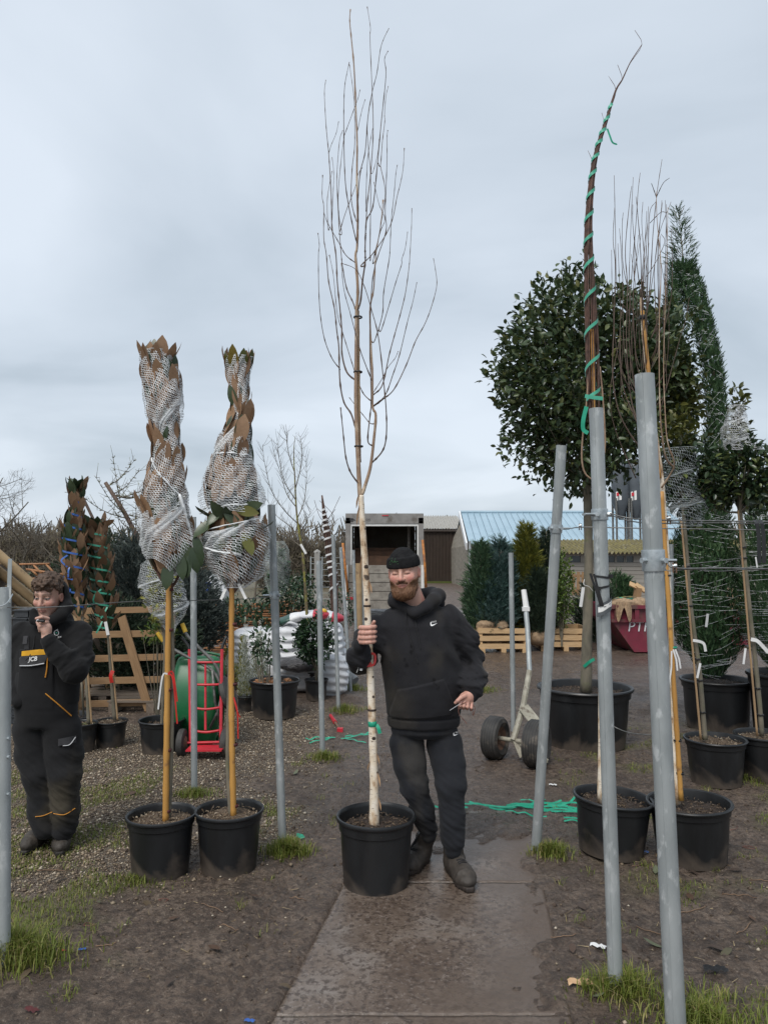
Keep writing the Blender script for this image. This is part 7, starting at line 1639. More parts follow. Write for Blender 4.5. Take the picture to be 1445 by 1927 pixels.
 root = thing('yellow_bag', 'small yellow plastic bag on the corner of the bulk bag', 'bag', A(610, 1147, Y + .2)); c = A(610, 1150, Y + .2); sdf_part('bag', lambda P: s_ell(P, c, (.045, .04, .035)) + .012 * fbm(P * 22, 3, 3), np.array(c) - .1, np.array(c) + .1, .007, MT['yellow'], root)
 root = thing('plastic_sheet', 'crumpled black plastic film bunched against the bulk bag', 'plastic sheet', A(565, 1255, 9.9)); c = A(566, 1252, 9.95); sdf_part('film', lambda P: s_ell(P, c, (.34, .14, .085)) + .04 * fbm(P * 8, 4, 8), np.array(c) - .5, np.array(c) + .5, .012, MT['black_film'], root)
 p = thing('pipe', 'grey plastic pipe lying on the ground right of the bulk bag', 'pipe', G(650, 1270)); a, b = G(668, 1282, .07), A(632, 1245, 10.9); b.z = .28; MB().tube([a, b], .07, 14).part('tube', MT['pvc'], p)
 # reddish bamboo pile
 Yp = 13.5; x0, x1 = A(415, 1, Yp).x * .955, A(520, 1, Yp).x * .955; z0, z1 = 0, A(470, 1138, Yp).z
 root = thing('bamboo_bundle', 'pile of reddish bamboo canes behind the spreading shrub', 'cane pile', ((x0 + x1) / 2, Yp, 0))
 for k in range(170):
  z = random.uniform(.03, z1); yy = Yp + random.uniform(0, .5) * (1 - .5 * z / z1); l = random.uniform(-.35, .35); s = random.uniform(-.10, .10); MB().tube([Vector((x0 + l, yy, z)), Vector(((x0 + x1) / 2 + l, yy + random.uniform(-.03, .03), z + s * .3)), Vector((x1 + l + .2, yy + random.uniform(-.1, .1), max(.02, z + s)))], random.uniform(.009, .016), 5).part('cane', MT['reed'], root, True)
bags()
# ------------------------------------------------------------------ right middle ground
def crate(px0, px1, yb, lab, Yd=None):
 a = G(px0, yb); Y = a.y; x0, x1 = a.x, A(px1, yb, Y).x; z1 = A(px0, 1184, Y).z; D = .95
 root = thing('pallet_crate', lab, 'crate', ((x0 + x1) / 2, Y, 0), 'slatted pallet crates'); U = lambda: random.choice(U_NEW)
 for yy in (Y, Y + D):
  for k in range(3):
   z = .14 + (z1 - .17) * k / 2; slat(root, U(), (x0, yy, z), (x1, yy, z + random.uniform(-.01, .01)), .095, .022)
  for xx in (x0 + .04, x1 - .04): slat(root, U(), (xx, yy + .02, 0.0), (xx, yy + .02, z1 + .02), .08, .03, 'corner_post', (1, 0, 0))
 for xx in (x0, x1):
  for k in range(3): z = .14 + (z1 - .17) * k / 2; slat(root, U(), (xx, Y, z), (xx, Y + D, z), .095, .022)
 for k in range(5): slat(root, U(), (x0, Y + .06 + k * (D - .12) / 4, .105), (x1, Y + .06 + k * (D - .12) / 4, .105), .12, .02, 'deck_board', (0, 1, 0))
 for xx in (x0 + .08, (x0 + x1) / 2, x1 - .08): slat(root, U(), (xx, Y - .02, .05), (xx, Y + D, .05), .09, .09, 'bearer')
 return x0, x1, Y, z1
def lump(name, lab, cat, c, r, mat, seed, group=None, h=.018):
 root = thing(name, lab, cat, c, group); sdf_part('sack', lambda P: s_ell(P, c, r) + .030 * fbm(P * 7, 3, seed) + .010 * np.sin(P[:, 2] * 60 + 4 * vnoise(P * 6, seed)), np.array(c) - np.array(r) - .08, np.array(c) + np.array(r) + .08, h, MT[mat], root); return root
def conifer_row():
 x0, x1, Y, z = crate(900, 995, 1230, 'low slatted pallet crate of fresh wood holding burlap root balls'); crate(1018, 1112, 1226, 'low slatted pallet crate of fresh wood behind the big round evergreen pot')
 b = G(885, 1212); crate(985, 1022, 1205, 'pale slatted crate half hidden behind the trolley handle')
 T = [(905, 1022, .30, 'fir_green', 2600, 'dark green pine at the end of the conifer row by the thin post', 0), (938, 1018, .42, 'fir_blue', 3600, 'blue green fir in the conifer row above the burlap root ball', .1), (968, 1030, .36, 'fir_green', 3000, 'dense green pine in the middle of the conifer row', .55), (990, 992, .28, 'cyp_yellow', 3400, 'tall yellow green cypress of the conifer row', .2), (1030, 1000, .30, 'yew', 3000, 'dark pointed yew behind the yellow green cypress', .7), (1012, 1075, .30, 'yew', 2400, 'low dark yew in front of the yellow green cypress', -.1), (925, 1090, .30, 'fir_blue', 1800, 'low silvery blue fir at the front of the conifer row', -.15)]
 for (px, top, r, mat, n, lab, dy) in T:
  Yt = Y + .45 + dy; b = A(px, 1185, Yt); t = A(px + random.uniform(-4, 4), top, Yt); zb = .30
  root = thing('conifer', lab, 'conifer', (b.x, Yt, .12), 'root balled conifers'); ax = [Vector((b.x, Yt, zb + .05)), Vector((b.x, Yt, zb + .45)), b.lerp(t, .35), b.lerp(t, .65), t]; ax[2].z = zb + (t.z - zb) * .45; ax[3].z = zb + (t.z - zb) * .72
  MB().tube(ax, [.03, .028, .022, .015, .006], 7).part('trunk', MT['bark_grey'], root, True); rd = [r * .7, r, r * .95, r * .62, .03] if mat != 'cyp_yellow' else [r * .7, r * .95, r, r * .7, .05]
  conifer_sprays(root, column_fn(ax, rd, .25), n, .21, .015, mat, px, lift=.8, spread=.8)
  c = Vector((b.x, Yt, .30)); sdf_part('root_ball', lambda P: s_ell(P, c, (.24, .22, .20)) + .03 * fbm(P * 6, 3, px), np.array(c) - .35, np.array(c) + .35, .022, MT['burlap'], root)
 for (px, w, lab) in ((913, .20, 'large tied burlap sack on the crate'), (942, .15, 'small tied burlap sack next to the large one')): lump('burlap_sack', lab, 'sack', A(px, 1177, Y + .14), (w, .16, .11), 'burlap', px)
 Yt = Y + .3; p = A(1055, 1110, Yt); root = thing('shrub', 'bright green laurel tied upright beside the slanting brace post', 'shrub', (p.x, Yt, .12)); leaf_crown(root, p, (.27, .25, .75), 1900, .075, .035, 'laurel', 81, .25, .3, twigs=16, twig_from=(p.x, Yt, .2), clump=20)
 MB().tube([Vector((p.x, Yt, .1)), Vector((p.x, Yt, .8))], .02, 6).part('stem', MT['bark_grey'], root)
 Yt = Y + 2; p = A(1120, 1150, Yt); root = thing('conifer', 'low dark conifer between the laurel and the maroon skip', 'conifer', (p.x, Yt, 0)); ax = [Vector((p.x, Yt, 0)), Vector((p.x, Yt, .6)), Vector((p.x, Yt, 1.2))]; conifer_sprays(root, column_fn(ax, [.45, .5, .2], .2), 1800, .2, .018, 'yew', 82, lift=.7)
 MB().tube(ax, [.03, .02, .01], 6).part('trunk', MT['bark_grey'], root)
 for i, px in enumerate((1160, 1178)): Yt = 19.0; p = A(px, 1110, Yt); root = thing('conifer', ('small', 'slender')[i] + ' young conifer behind the maroon skip', 'conifer', (p.x, Yt, 0)); ax = [Vector((p.x, Yt, 0)), Vector((p.x, Yt, p.z)), A(px - 2, 1076 + 14 * i, Yt)]; MB().tube(ax, [.03, .02, .01], 6).part('trunk', MT['bark_grey'], root); conifer_sprays(root, column_fn(ax, [.3, .25, .04], .2), 900, .2, .02, 'cyp_dark', 83 + i)
 root = thing('pallet', 'reddish pallet standing on edge against the timber shed', 'pallet', A(1093, 1100, 24)); Yp = 24.0
 for k in range(4): x = 1078 + k * 9; slat(root, U_OLD[k % 4], A(x, 1120, Yp), A(x + 1, 1076, Yp), .10, .02, 'deck_board', (1, 0, 0))
 for y in (1084, 1112): slat(root, U_OLD[0], A(1075, y, Yp + .04), A(1110, y, Yp + .04), .09, .05, 'bearer')
conifer_row()
def skip(px0, yb, L, lab, Y, hz, name='skip', flip=1):
 x0 = A(px0, yb, Y).x; D = 1.5; root = thing(name, lab, 'skip', (x0 + L / 2, Y, 0), 'maroon skips')
 z1 = hz; zr = hz - .28; i0 = .32 * L / 1.0 if L > 1 else .12
 def pr(s, yy): return [Vector((x0 + i0, yy, .02)), Vector((x0 + .04, yy, zr)), Vector((x0, yy, z1)), Vector((x0 + L, yy, z1)), Vector((x0 + L - .04, yy, zr)), Vector((x0 + L - i0, yy, .02))]
 for yy in (Y, Y + D): MB().poly(pr(0, yy)).part('side_wall', MT['maroon'], root, False)
 for k in ((0, 1), (1, 2), (3, 4), (4, 5), (5, 0)): a, b = pr(0, Y), pr(0, Y + D); MB().poly([a[k[0]], b[k[0]], b[k[1]], a[k[1]]]).part('end_wall', MT['maroon'], root, False)
 MB().box((x0 + L / 2, Y - .035, z1 - .02), (L / 2 + .03, .035, .035)).part('top_rim', MT['maroon'], root); MB().box((x0 + L / 2, Y - .03, zr), (L / 2 - .02, .03, .03)).part('rib', MT['maroon'], root)
 for f in (.05, .32, .62, .9): MB().box((x0 + L * f + .05, Y - .025, (z1 + zr) / 2), (.04, .025, (z1 - zr) / 2 - .03)).part('rib', MT['maroon'], root)
 return root, x0, z1, D
def skips():
 Y = 14.4; hz = A(1160, 1168 - 28, Y).z; r, x0, z1, D = skip(1147, 1200, 1.45, 'battered maroon builders skip heaped with rubbish', Y, hz)
 p = A(1203, 1180, Y - .01); text_mesh('lettering', 'PTK', MT['bag'], r, (p.x, Y - .012, p.z), (1, 0, 0), (0, 0, 1), .27, .15)
 for (px, w, lab) in ((1172, .26, 'brown sacking hanging over the rim of the maroon skip'), (1200, .20, 'heap of brown sacking inside the maroon skip')): c = A(px, 1137, Y + .15); lump('sacking', lab, 'sacking', c, (w, .2, .13), 'burlap', px)
 root = thing('sacking', 'dark torn cloth draped down the front of the maroon skip', 'sacking', A(1168, 1140, Y - .08)); MB().sheet(lambda u, v: A(1158 + 30 * u, 1133 + (24 + 14 * math.sin(u * 9)) * v, Y - .08 - .05 * v + .03 * math.sin(u * 14)), 12, 5).part('cloth', MT['burlap'], root)
 root = thing('green_netting', 'tangle of green netting on the skip heap', 'netting', A(1158, 1128, Y + .2)); 
 for k in range(12): a = A(random.uniform(1150, 1185), random.uniform(1124, 1134), Y + .15); MB().ribbon(smooth_path([a, a + Vector((.12, -.05, random.uniform(-.02, .06))), a + Vector((.25, -.02, random.uniform(-.05, .04)))], 3), .03, (0, -.4, 1)).part('strand', MT['green_tape'] if k % 3 == 0 else MT['bark_moss'], root, True)
 for i, (a, b, lab) in enumerate((((1184, 1098), (1222, 1116), 'pale sawn plank sticking out of the skip'), ((1196, 1100), (1214, 1112), 'short pale offcut on the skip heap'), ((1196, 1140), (1200, 1106), 'brown timber block standing in the skip'))): p, q = A(*a, Y + .3), A(*b, Y + .3); root = thing('plank', lab, 'plank', p, 'timber offcuts in the skip'); slat(root, U_NEW[0] if i < 2 else U_OLD[0], p, q, .10 if i < 2 else .13, .03 if i < 2 else .10, 'board', (0, .5, .8))
 Y2 = 15.6; r2, x2, z2, D2 = skip(1366, 1200, .62, 'second maroon skip end seen between the netted cypresses', Y2, A(1385, 1160, Y2).z)
 lump('burlap_sack', 'crumpled tan burlap heaped on the second maroon skip', 'sack', A(1385, 1140, Y2 + .4), (.26, .3, .28), 'burlap', 5); lump('burlap_sack', 'twisted tan burlap on top of the second skip', 'sack', A(1372, 1117, Y2 + .5), (.16, .2, .12), 'burlap', 6)
skips()
def trolley():
 c1 = G(938, 1438); c2 = G(1010, 1456); r1, r2 = .188, .203; root = thing('tree_trolley', 'two wheeled steel tree trolley with worn pneumatic tyres and upright handle', 'trolley', ((c1.x + c2.x) / 2, (c1.y + c2.y) / 2 + .2, 0))
 a = Vector((c1.x, c1.y + .20, r1 - .005)); b = Vector((c2.x + .04, c2.y + .20, r2 - .005)); d = Vector((1, -.62, .0)).normalized()
 for c, r in ((a, r1), (b, r2)):
  ax = d.to_track_quat('Z', 'Y').to_matrix(); w = .082; o = MB().lathe(c - d * w, [(r * .55, .02), (r * .75, .0), (r * .93, .012), (r, .035), (r * 1.0, w), (r, 2 * w - .035), (r * .93, 2 * w - .012), (r * .75, 2 * w), (r * .55, 2 * w - .02)], 40, ax, False).part('tyre', MT['rubber'], root)
  for k in range(5): g = -.048 + k * .024; MB().tube([c + d * g + (ax @ Vector((math.cos(t) * r * 1.002, math.sin(t) * r * 1.002, 0))) for t in np.linspace(0, 2 * math.pi, 33)], .0028, 4).part('tread_groove', MT['black'], o, True)
  MB().lathe(c - d * (w - .02), [(.02, .03), (r * .3, .035), (r * .42, .015), (r * .58, .0), (r * .58, 2 * w - .04), (r * .42, 2 * w - .055), (r * .3, 2 * w - .075), (.02, 2 * w - .07)], 24, ax, False).part('rim', MT['rust'], o)
 MB().tube([a - d * .02, b + d * .05], .020, 10).part('axle', MT['trolley'], root); m = a.lerp(b, .5)
 ft = A(972, 1385, m.y + .05); top = A(986, 1116, m.y + .55); mid = A(996, 1262, m.y + .3)
 MB().tube([m + Vector((-.02, .0, .0)), A(984, 1330, m.y + .15), mid], [.028, .028, .026], 8).part('lower_stem', MT['trolley'], root); MB().tube([mid, A(992, 1180, m.y + .45), top], [.024, .024, .024], 10).part('handle_tube', MT['galv'], root)
 MB().tube([A(990, 1146, m.y + .5), top + Vector((-.005, 0, .03))], [.030, .026], 9).part('white_cap', MT['paper'], root); MB().box(A(989, 1146, m.y + .49), (.034, .02, .02)).part('collar', MT['paper'], root)
 MB().beam(A(984, 1330, m.y + .12), A(1012, 1365, m.y + .02), .12, .008, (1, .4, 0)).part('curved_plate', MT['trolley'], root); MB().beam(m, m + Vector((.05, -.05, -.13)), .05, .02, (1, 0, 0)).part('brace', MT['trolley'], root); MB().beam(m + Vector((0, .02, .0)), m + Vector((.22, -.3, -.10)), .03, .012, (0, 0, 1)).part('fork', MT['trolley'], root)
trolley()
MT['straw'] = leafmat('straw_litter', [(0, (.030, .021, .016)), (.55, (.07, .045, .03)), (.8, (.20, .14, .075)), (1, (.42, .33, .19))], .7, 0)
MT['crumb'] = simple('earth_crumb', (.075, .052, .038), (.045, .031, .023), 30, .9)
# ------------------------------------------------------------------ things lying on the ground
def tape_heap(name, lab, pts, w, mat, n, sx, sy, seed):
 rg = random.Random(seed); c = GP(*pts[0]); root = thing(name, lab, 'tape', c)
 for k in range(n):
  a = GP(*pts[rg.randrange(len(pts))]); P = []; ang = rg.uniform(-.4, .4) + (0 if rg.random() < .5 else math.pi); p = a.copy()
  for i in range(7): p = p + Vector((math.cos(ang) * sx, math.sin(ang) * sy, 0)); ang += rg.uniform(-.42, .42); P.append(Vector((p.x, p.y, gz(p.x, p.y) + .008 + rg.uniform(0, .02))))
  MB().ribbon(smooth_path(P, 3), w, (rg.uniform(-.4, .4), -.5, 1)).part('strand', MT[mat], root, True)
tape_heap('green_tape', 'tangle of green plastic tape lying on the mud beside the slanting brace post', [(900, 1528), (935, 1522), (960, 1530), (985, 1528), (1010, 1520)], .017, 'green_tape', 15, .075, .035, 3)
tape_heap('green_tape', 'loose end of green tape trailing towards the tilted birch pot', [(1040, 1512), (1060, 1518), (1045, 1548), (1065, 1540)], .014, 'green_tape', 4, .06, .03, 4)
tape_heap('green_tape', 'ring of thin green tape by the red handled tool', [(632, 1392), (640, 1390)], .015, 'green_tape', 5, .05, .05, 6)
tape_heap('green_tape', 'small scrap of green tape beside the grass tuft', [(556, 1578)], .03, 'green_tape', 1, .008, .01, 7)
def litter():
 a, b = GP(622, 1350), GP(640, 1379); root = thing('hand_tool', 'red handled hand tool lying on the mud', 'tool', a); up = Vector((0, 0, .02)); m = a.lerp(b, .5)
 MB().tube([a + up, m + up], [.018, .022], 8).part('handle', MT['red_paint'], root); MB().tube([m + up, b + up], [.012, .010], 8).part('shaft', MT['rust'], root); MB().box(b + up, (.03, .03, .02)).part('head', MT['red_paint'], root)
 ms = [leaf_mesh('fallen_leaf', .13, .055, MT['litter_leaf'], random.uniform(-.25, .35), random.uniform(-.1, .4)) for _ in range(10)]
 spots = [(330, 1850), (1230, 1830), (1330, 1790), (1380, 1795), (1085, 1800), (90, 1520), (250, 1640), (120, 1655), (60, 1835), (500, 1700), (470, 1690), (560, 1460), (150, 1500), (1095, 1720), (1250, 1790), (1400, 1640), (1060, 1660), (270, 1700), (700, 1540), (1300, 1700), (30, 1560), (190, 1480), (420, 1470), (1120, 1880), (1350, 1620), (340, 1730), (180, 1700), (1180, 1800), (1290, 1640), (600, 1440), (230, 1500), (100, 1470), (1240, 1650), (1425, 1740), (520, 1860), (390, 1780)]
 for i, (x, y) in enumerate(spots):
  p = GP(x + random.uniform(-8, 8), y); a = random.uniform(0, 6.28); o = bpy.data.objects.new('fallen_leaf', random.choice(ms)); COL.objects.link(o); d = Vector((math.cos(a), math.sin(a), .05)); n = Vector((random.uniform(-.3, .3), random.uniform(-.3, .3), 1)); s = d.cross(n).normalized(); n = s.cross(d).normalized()
  k = random.uniform(.35, .75); o.matrix_world = Matrix.Translation(p + Vector((0, 0, .012))) @ Matrix((s, d.normalized(), n)).transposed().to_4x4() @ Matrix.Scale(k, 4); tag(o, 'dull fallen leaf lying on the muddy ground', 'leaf', 'fallen leaves on the mud')
 tw = [(170, 1745, .09, 1), (308, 1700, .08, 1), (1300, 1720, .16, 0), (1400, 1750, .14, 0), (1340, 1590, .12, 1), (1370, 1560, .12, 1), (200, 1780, .07, 0), (430, 1745, .10, 0), (1230, 1760, .1, 0), (1060, 1770, .1, 0), (1200, 1630, .1, 0), (480, 1600, .1, 1), (560, 1690, .07, 0), (100, 1640, .12, 0), (400, 1710, .12, 0), (1390, 1690, .16, 0), (1410, 1600, .12, 1), (1440, 1660, .12, 0)]
 for (x, y, L, ring) in tw:
  p = GP(x, y); a = random.uniform(-1.6, 1.6); L = L * random.uniform(.5, 1); P = []
  for i in range(9): t = i / 8; q = (Vector((math.cos(t * 5.4 + a) * L * .55, math.sin(t * 5.4 + a) * L * .5, 0)) if ring else Vector(((t - .5) * L * 1.6, .06 * L * math.sin(t * 5 + a) + a * (t - .5) * L, 0))) + p; P.append(Vector((q.x, q.y, gz(q.x, q.y) + .006 + (.012 if ring else 0) * t)))
  o = MB().tube(P, .0026, 5).part('twig', MT['copper_wire' if ring else 'stick'], None, True, origin=tuple(p)); tag(o, 'curled brown root twig ring on the muddy ground' if ring else 'thin bent dry twig lying on the muddy ground', 'twig', 'curled twigs' if ring else 'straight twigs')
 for (x, y, s, mat, lab) in ((1125, 1785, .035, 'paper', 'torn white plastic scrap near the labelled post'), (945, 1745, .014, 'paper', 'single white pebble on the wet path'), (1090, 1860, .05, 'peel', 'flat broken tile piece at the path edge'), (1210, 1608, .03, 'blue_tape', 'small blue plastic strip between the birch pots'), (1345, 1835, .05, 'black', 'coil of black strap behind the thickest post'), (120, 1795, .012, 'bag_red', 'tiny red plastic bit near the grass tuft'), (60, 1910, .03, 'tie', 'dark red plastic stake on the grass'), (155, 1790, .018, 'blue_tape', 'small blue plastic bit on the mud'), (470, 1925, .02, 'blue_tape', 'blue crumpled scrap at the near mud'), (1040, 1480, .03, 'paper', 'pale scrap of paper near the trolley')):
  p = GP(x, y); Rm = Matrix.Rotation(random.uniform(-.6, .6), 3, 'Z'); MBo = MB().sheet(lambda u, v: p + Rm @ Vector(((u - .5) * 2 * s, (v - .5) * s * .9, .010 + s * .25 * math.sin(u * 7 + v * 3) ** 2 - .0)), 6, 4); tag(MBo.part('scrap', MT[mat], None, True, origin=tuple(p)), lab, 'scrap')
 m = 5200; x = rng.uniform(-3.2, 3.3, m); y = 2.6 + 6 * rng.random(m) ** 1.5; k = (rng.random(m) < np.where((x > path_l(y) - .1) & (x < path_r(y)), .12, .9)) & (fbm(np.stack([x * 1.3, y * 1.3, x * 0], 1), 3, 79) > -.12); x, y = x[k], y[k]; m = len(x); a = rng.uniform(0, 6.28, m); l = rng.uniform(.012, .055, m); z = ghz(x, y) + .004; x2, y2 = x + np.cos(a) * l, y + np.sin(a) * l
 V, Fs, at = strips(np.stack([x, y, z], 1), np.stack([x2, y2, ghz(x2, y2) + rng.uniform(.003, .010, m)], 1), rng.uniform(.0022, .0065, m), np.tile(np.array([[0, 0, 1.]]), (m, 1)) + rng.normal(size=(m, 3)) * .3); o = part_np('plant_litter', V, Fs, MT['straw'], None, False, at); tag(o, 'bits of straw, bark and root scattered over the mud', 'litter'); o['kind'] = 'stuff'
 # clods and crumbs of earth
 n = 2200; x = rng.uniform(-2.4, 3.0, n); y = 2.7 + 6.5 * rng.random(n) ** 1.4; k = fbm(np.stack([x * 2.4, y * 2.4, x * 0], 1), 3, 77) + .25 * (x > .75) > .12; x, y = x[k], y[k]; n = len(x); s = rng.uniform(.003, .011, n) * np.where(rng.random(n) < .08, 1.8, 1)
 u = rand_unit(12); base = np.array([[1, 0, 0], [-1, 0, 0], [0, 1, 0], [0, -1, 0], [0, 0, .7], [0, 0, -.7]]); V = base[None] * s[:, None, None] * rng.uniform(.6, 1.4, (n, 6, 3)) + np.stack([x, y, ghz(x, y) + s * .15], 1)[:, None]
 tri = np.array([[0, 2, 4], [2, 1, 4], [1, 3, 4], [3, 0, 4], [2, 0, 5], [1, 2, 5], [3, 1, 5], [0, 3, 5]]); o = part_np('earth_crumbs', V.reshape(-1, 3), ((np.arange(n) * 6)[:, None, None] + tri).reshape(-1, 3), MT['crumb'], None, True); tag(o, 'loose dark crumbs of earth scattered on the mud', 'earth'); o['kind'] = 'stuff'
litter()
# ------------------------------------------------------------------ people
def frame(fwd, up=(0, 0, 1)):
 """columns: person's left, back, up"""
 f = np.array(fwd, float); f /= np.linalg.norm(f); u = np.array(up, float); u -= f * (u @ f); u /= np.linalg.norm(u)
 l = np.cross(u, f)          # person's left
 return np.stack([l, -f, u], 1)
def head_sdf(P, c, Rm, jaw=1.0, slim=1.0):
 q = (P - v3(c)) @ Rm; q = q * np.array([1 / slim, 1, 1])
 x = np.abs(q[:, 0]); qs = np.stack([x, q[:, 1], q[:, 2]], 1)
 d = s_ell(q, (0, .012, .045), (.076, .096, .098))
 d = smin(d, s_ell(q, (0, -.022, -.035), (.063 * jaw, .070, .082)), .03)
 d = smin(d, s_ell(q, (0, -.066, -.100), (.034 * jaw, .026, .020)), .03)
 d = smin(d, s_ell(qs, (.038, -.066, -.012), (.026, .022, .022)), .025)          # cheek
 d = smin(d, s_cone(qs, (0, -.084, .047), (.042, -.070, .044), .012, .010), .016)  # brow ridge
 d = smax(d, -s_ell(qs, (.031, -.098, .020), (.021, .017, .013)), .012)           # sockets
 d = smin(d, s_ell(qs, (.031, -.074, .020), (.0155, .0135, .0125)), .004)           # lids / eyes
 d = smin(d, s_cone(q, (0, -.088, .034), (0, -.113, -.012), .008, .0125), .012)     # nose
 d = smin(d, s_ell(qs, (.011, -.101, -.016), (.010, .012, .009)), .006)
 d = smin(d, s_cone(qs, (0, -.093, -.046), (.021, -.083, -.0515), .0075, .004), .005)  # upper lip
 d = smin(d, s_cone(qs, (0, -.092, -.060), (.018, -.083, -.059), .0085, .004), .005)  # lower lip
 d = smax(d, -s_cone(qs, (0, -.103, -.0525), (.021, -.092, -.0550), .0022, .001), .003)
 ear = smax(s_ell(qs, (.079, .012, .002), (.011, .021, .033)), -s_ell(qs, (.088, .006, .004), (.008, .011, .019)), .006)
 d = smin(d, ear, .008)
 return d
def head_cols(P, c, Rm, base, flush, brow, lip, slim=1.0, eyes_open=False, stubble=None):
 q = (P - v3(c)) @ Rm; q = q * np.array([1 / slim, 1, 1]); x = np.abs(q[:, 0]); y = q[:, 1]; z = q[:, 2]
 C = np.tile(np.array(base, float), (len(P), 1))
 def put(w, col): C[:] = C * (1 - w[:, None]) + np.array(col) * w[:, None]
 fr = (y < -.02)
 put(.75 * np.exp(-((x - .045) / .022) ** 2 - ((z + .012) / .026) ** 2) * fr, flush)
 put(.65 * np.exp(-(x / .014) ** 2 - ((z + .012) / .020) ** 2) * (y < -.095), flush)
 put(.5 * (x > .076) * (y > -.02) * (y < .04), flush)
 bz = .045 + .004 * np.cos((x - .032) * 60)
 put(.8 * np.exp(-((z - bz) / .0055) ** 2) * (x > .012) * (x < .054) * (y < -.04), brow)
 put(.85 * np.exp(-((z + .053 + .10 * x) / .0085) ** 2) * (x < .024) * (y < -.078), lip)
 put(.9 * np.exp(-((z + .0525 + .12 * x) / .002) ** 2) * (x < .023) * (y < -.078), tuple(v * .25 for v in lip))
 # lash line of lowered lids, or the open eye
 ex = (x - .031) / .017
 if eyes_open:
  put(1.0 * (np.abs(ex) < 1) * (np.abs(z - .019) < .0058 * np.sqrt(np.clip(1 - ex ** 2, 0, 1))) * (y < -.06), (.30, .28, .27))
  put(1.0 * (np.hypot(x - .031, z - .019) < .0058) * (y < -.06), (.03, .025, .02))
  put(.9 * (np.abs(ex) < 1.1) * np.exp(-((z - .0255 + .003 * ex ** 2) / .002) ** 2) * (y < -.06), (.05, .03, .025))
 else:
  put(.95 * (np.abs(ex) < 1.05) * np.exp(-((z - .0125 - .0008 * ex ** 2) / .0028) ** 2) * (y < -.06), (.055, .032, .026))
  put(.5 * (np.abs(ex) < 1.0) * np.exp(-((z - .029) / .002) ** 2) * (y < -.06), (.22, .11, .09))
 if stubble is not None:
  w = sstep(-.030, -.060, z - .25 * (x - .05) * (x > .03)) * (y < .02)
  put(stubble[3] * w, stubble[:3])
 return C
def boot(name, parent, heel, toe, ank, mat_col, sole_col, h=.13, w=.05, laces=True):
 """heel, toe: ground points; ank: ankle point"""
 heel = v3(heel); toe = v3(toe); f = toe - heel; L = np.linalg.norm(f[:2]); f = f / np.linalg.norm(f); ank = v3(ank)
 Rm = np.stack([np.cross(f, [0, 0, 1.]), f, [0, 0, 1.]], 1)
 z0 = heel[2]
 def upper(P):
  q = (P - heel) @ Rm
  d = s_ell(q, (0, L * .73, .042), (w, L * .27, .048))
  d = smin(d, s_ell(q, (0, L * .22, .05), (w * .82, L * .22, .06)), .05)
  d = smin(d, s_cone(q, (0, L * .30, .06), (0, L * .66, .058), w * .92, w * .8), .04)
  at = (ank - heel) @ Rm
  d = smin(d, s_cone(q, (0, L * .22, .06), (at[0] * .8, L * .24 + (at[1] - L * .24) * .6, h), w * .88, w * .98), .03)
  d = smax(d, q[:, 2] - h, .012)
  d = smax(d, -(q[:, 2] - .012), .006)
  d = d + .0022 * vnoise(P * 70, 5)
  d = d - .004 * np.exp(-((q[:, 1] - L * .80) / .008) ** 2)
  return d
 def sole(P):
  q = (P - heel) @ Rm
  ow = np.interp(q[:, 1], [0, L * .25, L * .5, L * .75, L], [w * .62, w * .80, w * .74, w * .98, w * .40])
  d = np.maximum(np.abs(q[:, 0]) - ow, np.maximum(-q[:, 1] - .006, q[:, 1] - L - .004))
  d = smax(d, np.abs(q[:, 2] - .012) - .014, .008)
  return d + .003 * np.clip(np.sin(q[:, 1] * 260), 0, 1) * (q[:, 2] < .012)
 lo = np.minimum(np.minimum(heel, toe), ank) - .09; hi = np.maximum(np.maximum(heel, toe), ank) + .09; hi[2] = z0 + h + .04; lo[2] = z0 - .03
 o = sdf_part(name, upper, lo, hi, .005, MT['boot'], parent, mat_col)
 hi2 = hi.copy(); hi2[2] = z0 + .05
 sdf_part('sole', sole, lo, hi2, .005, MT['boot'], o, sole_col)
 if laces:
  for i in range(5):
   t = .36 + .055 * i; zz = .16 - .02 * i
   def at_(x, y, z):
    p = heel + Rm @ np.array([x, y, z]); 
    for _ in range(24):
     e = float(upper(p[None])[0])
     if e > .003: p = p - Rm @ np.array([0, -.25, 1.]) * e * .6
     else: break
    return Vector(p)
   a = at_(-.024, L * t, .19); c = at_(.024, L * (t + .02), .19); m = (a + c) / 2 + Vector((0, 0, .006))
   MB().tube([a, m, c], .0035, 5).part('lace', MT['cord'], o)
 return upper
SKIN1 = (.56, .33, .255); SKIN2 = (.52, .315, .245)
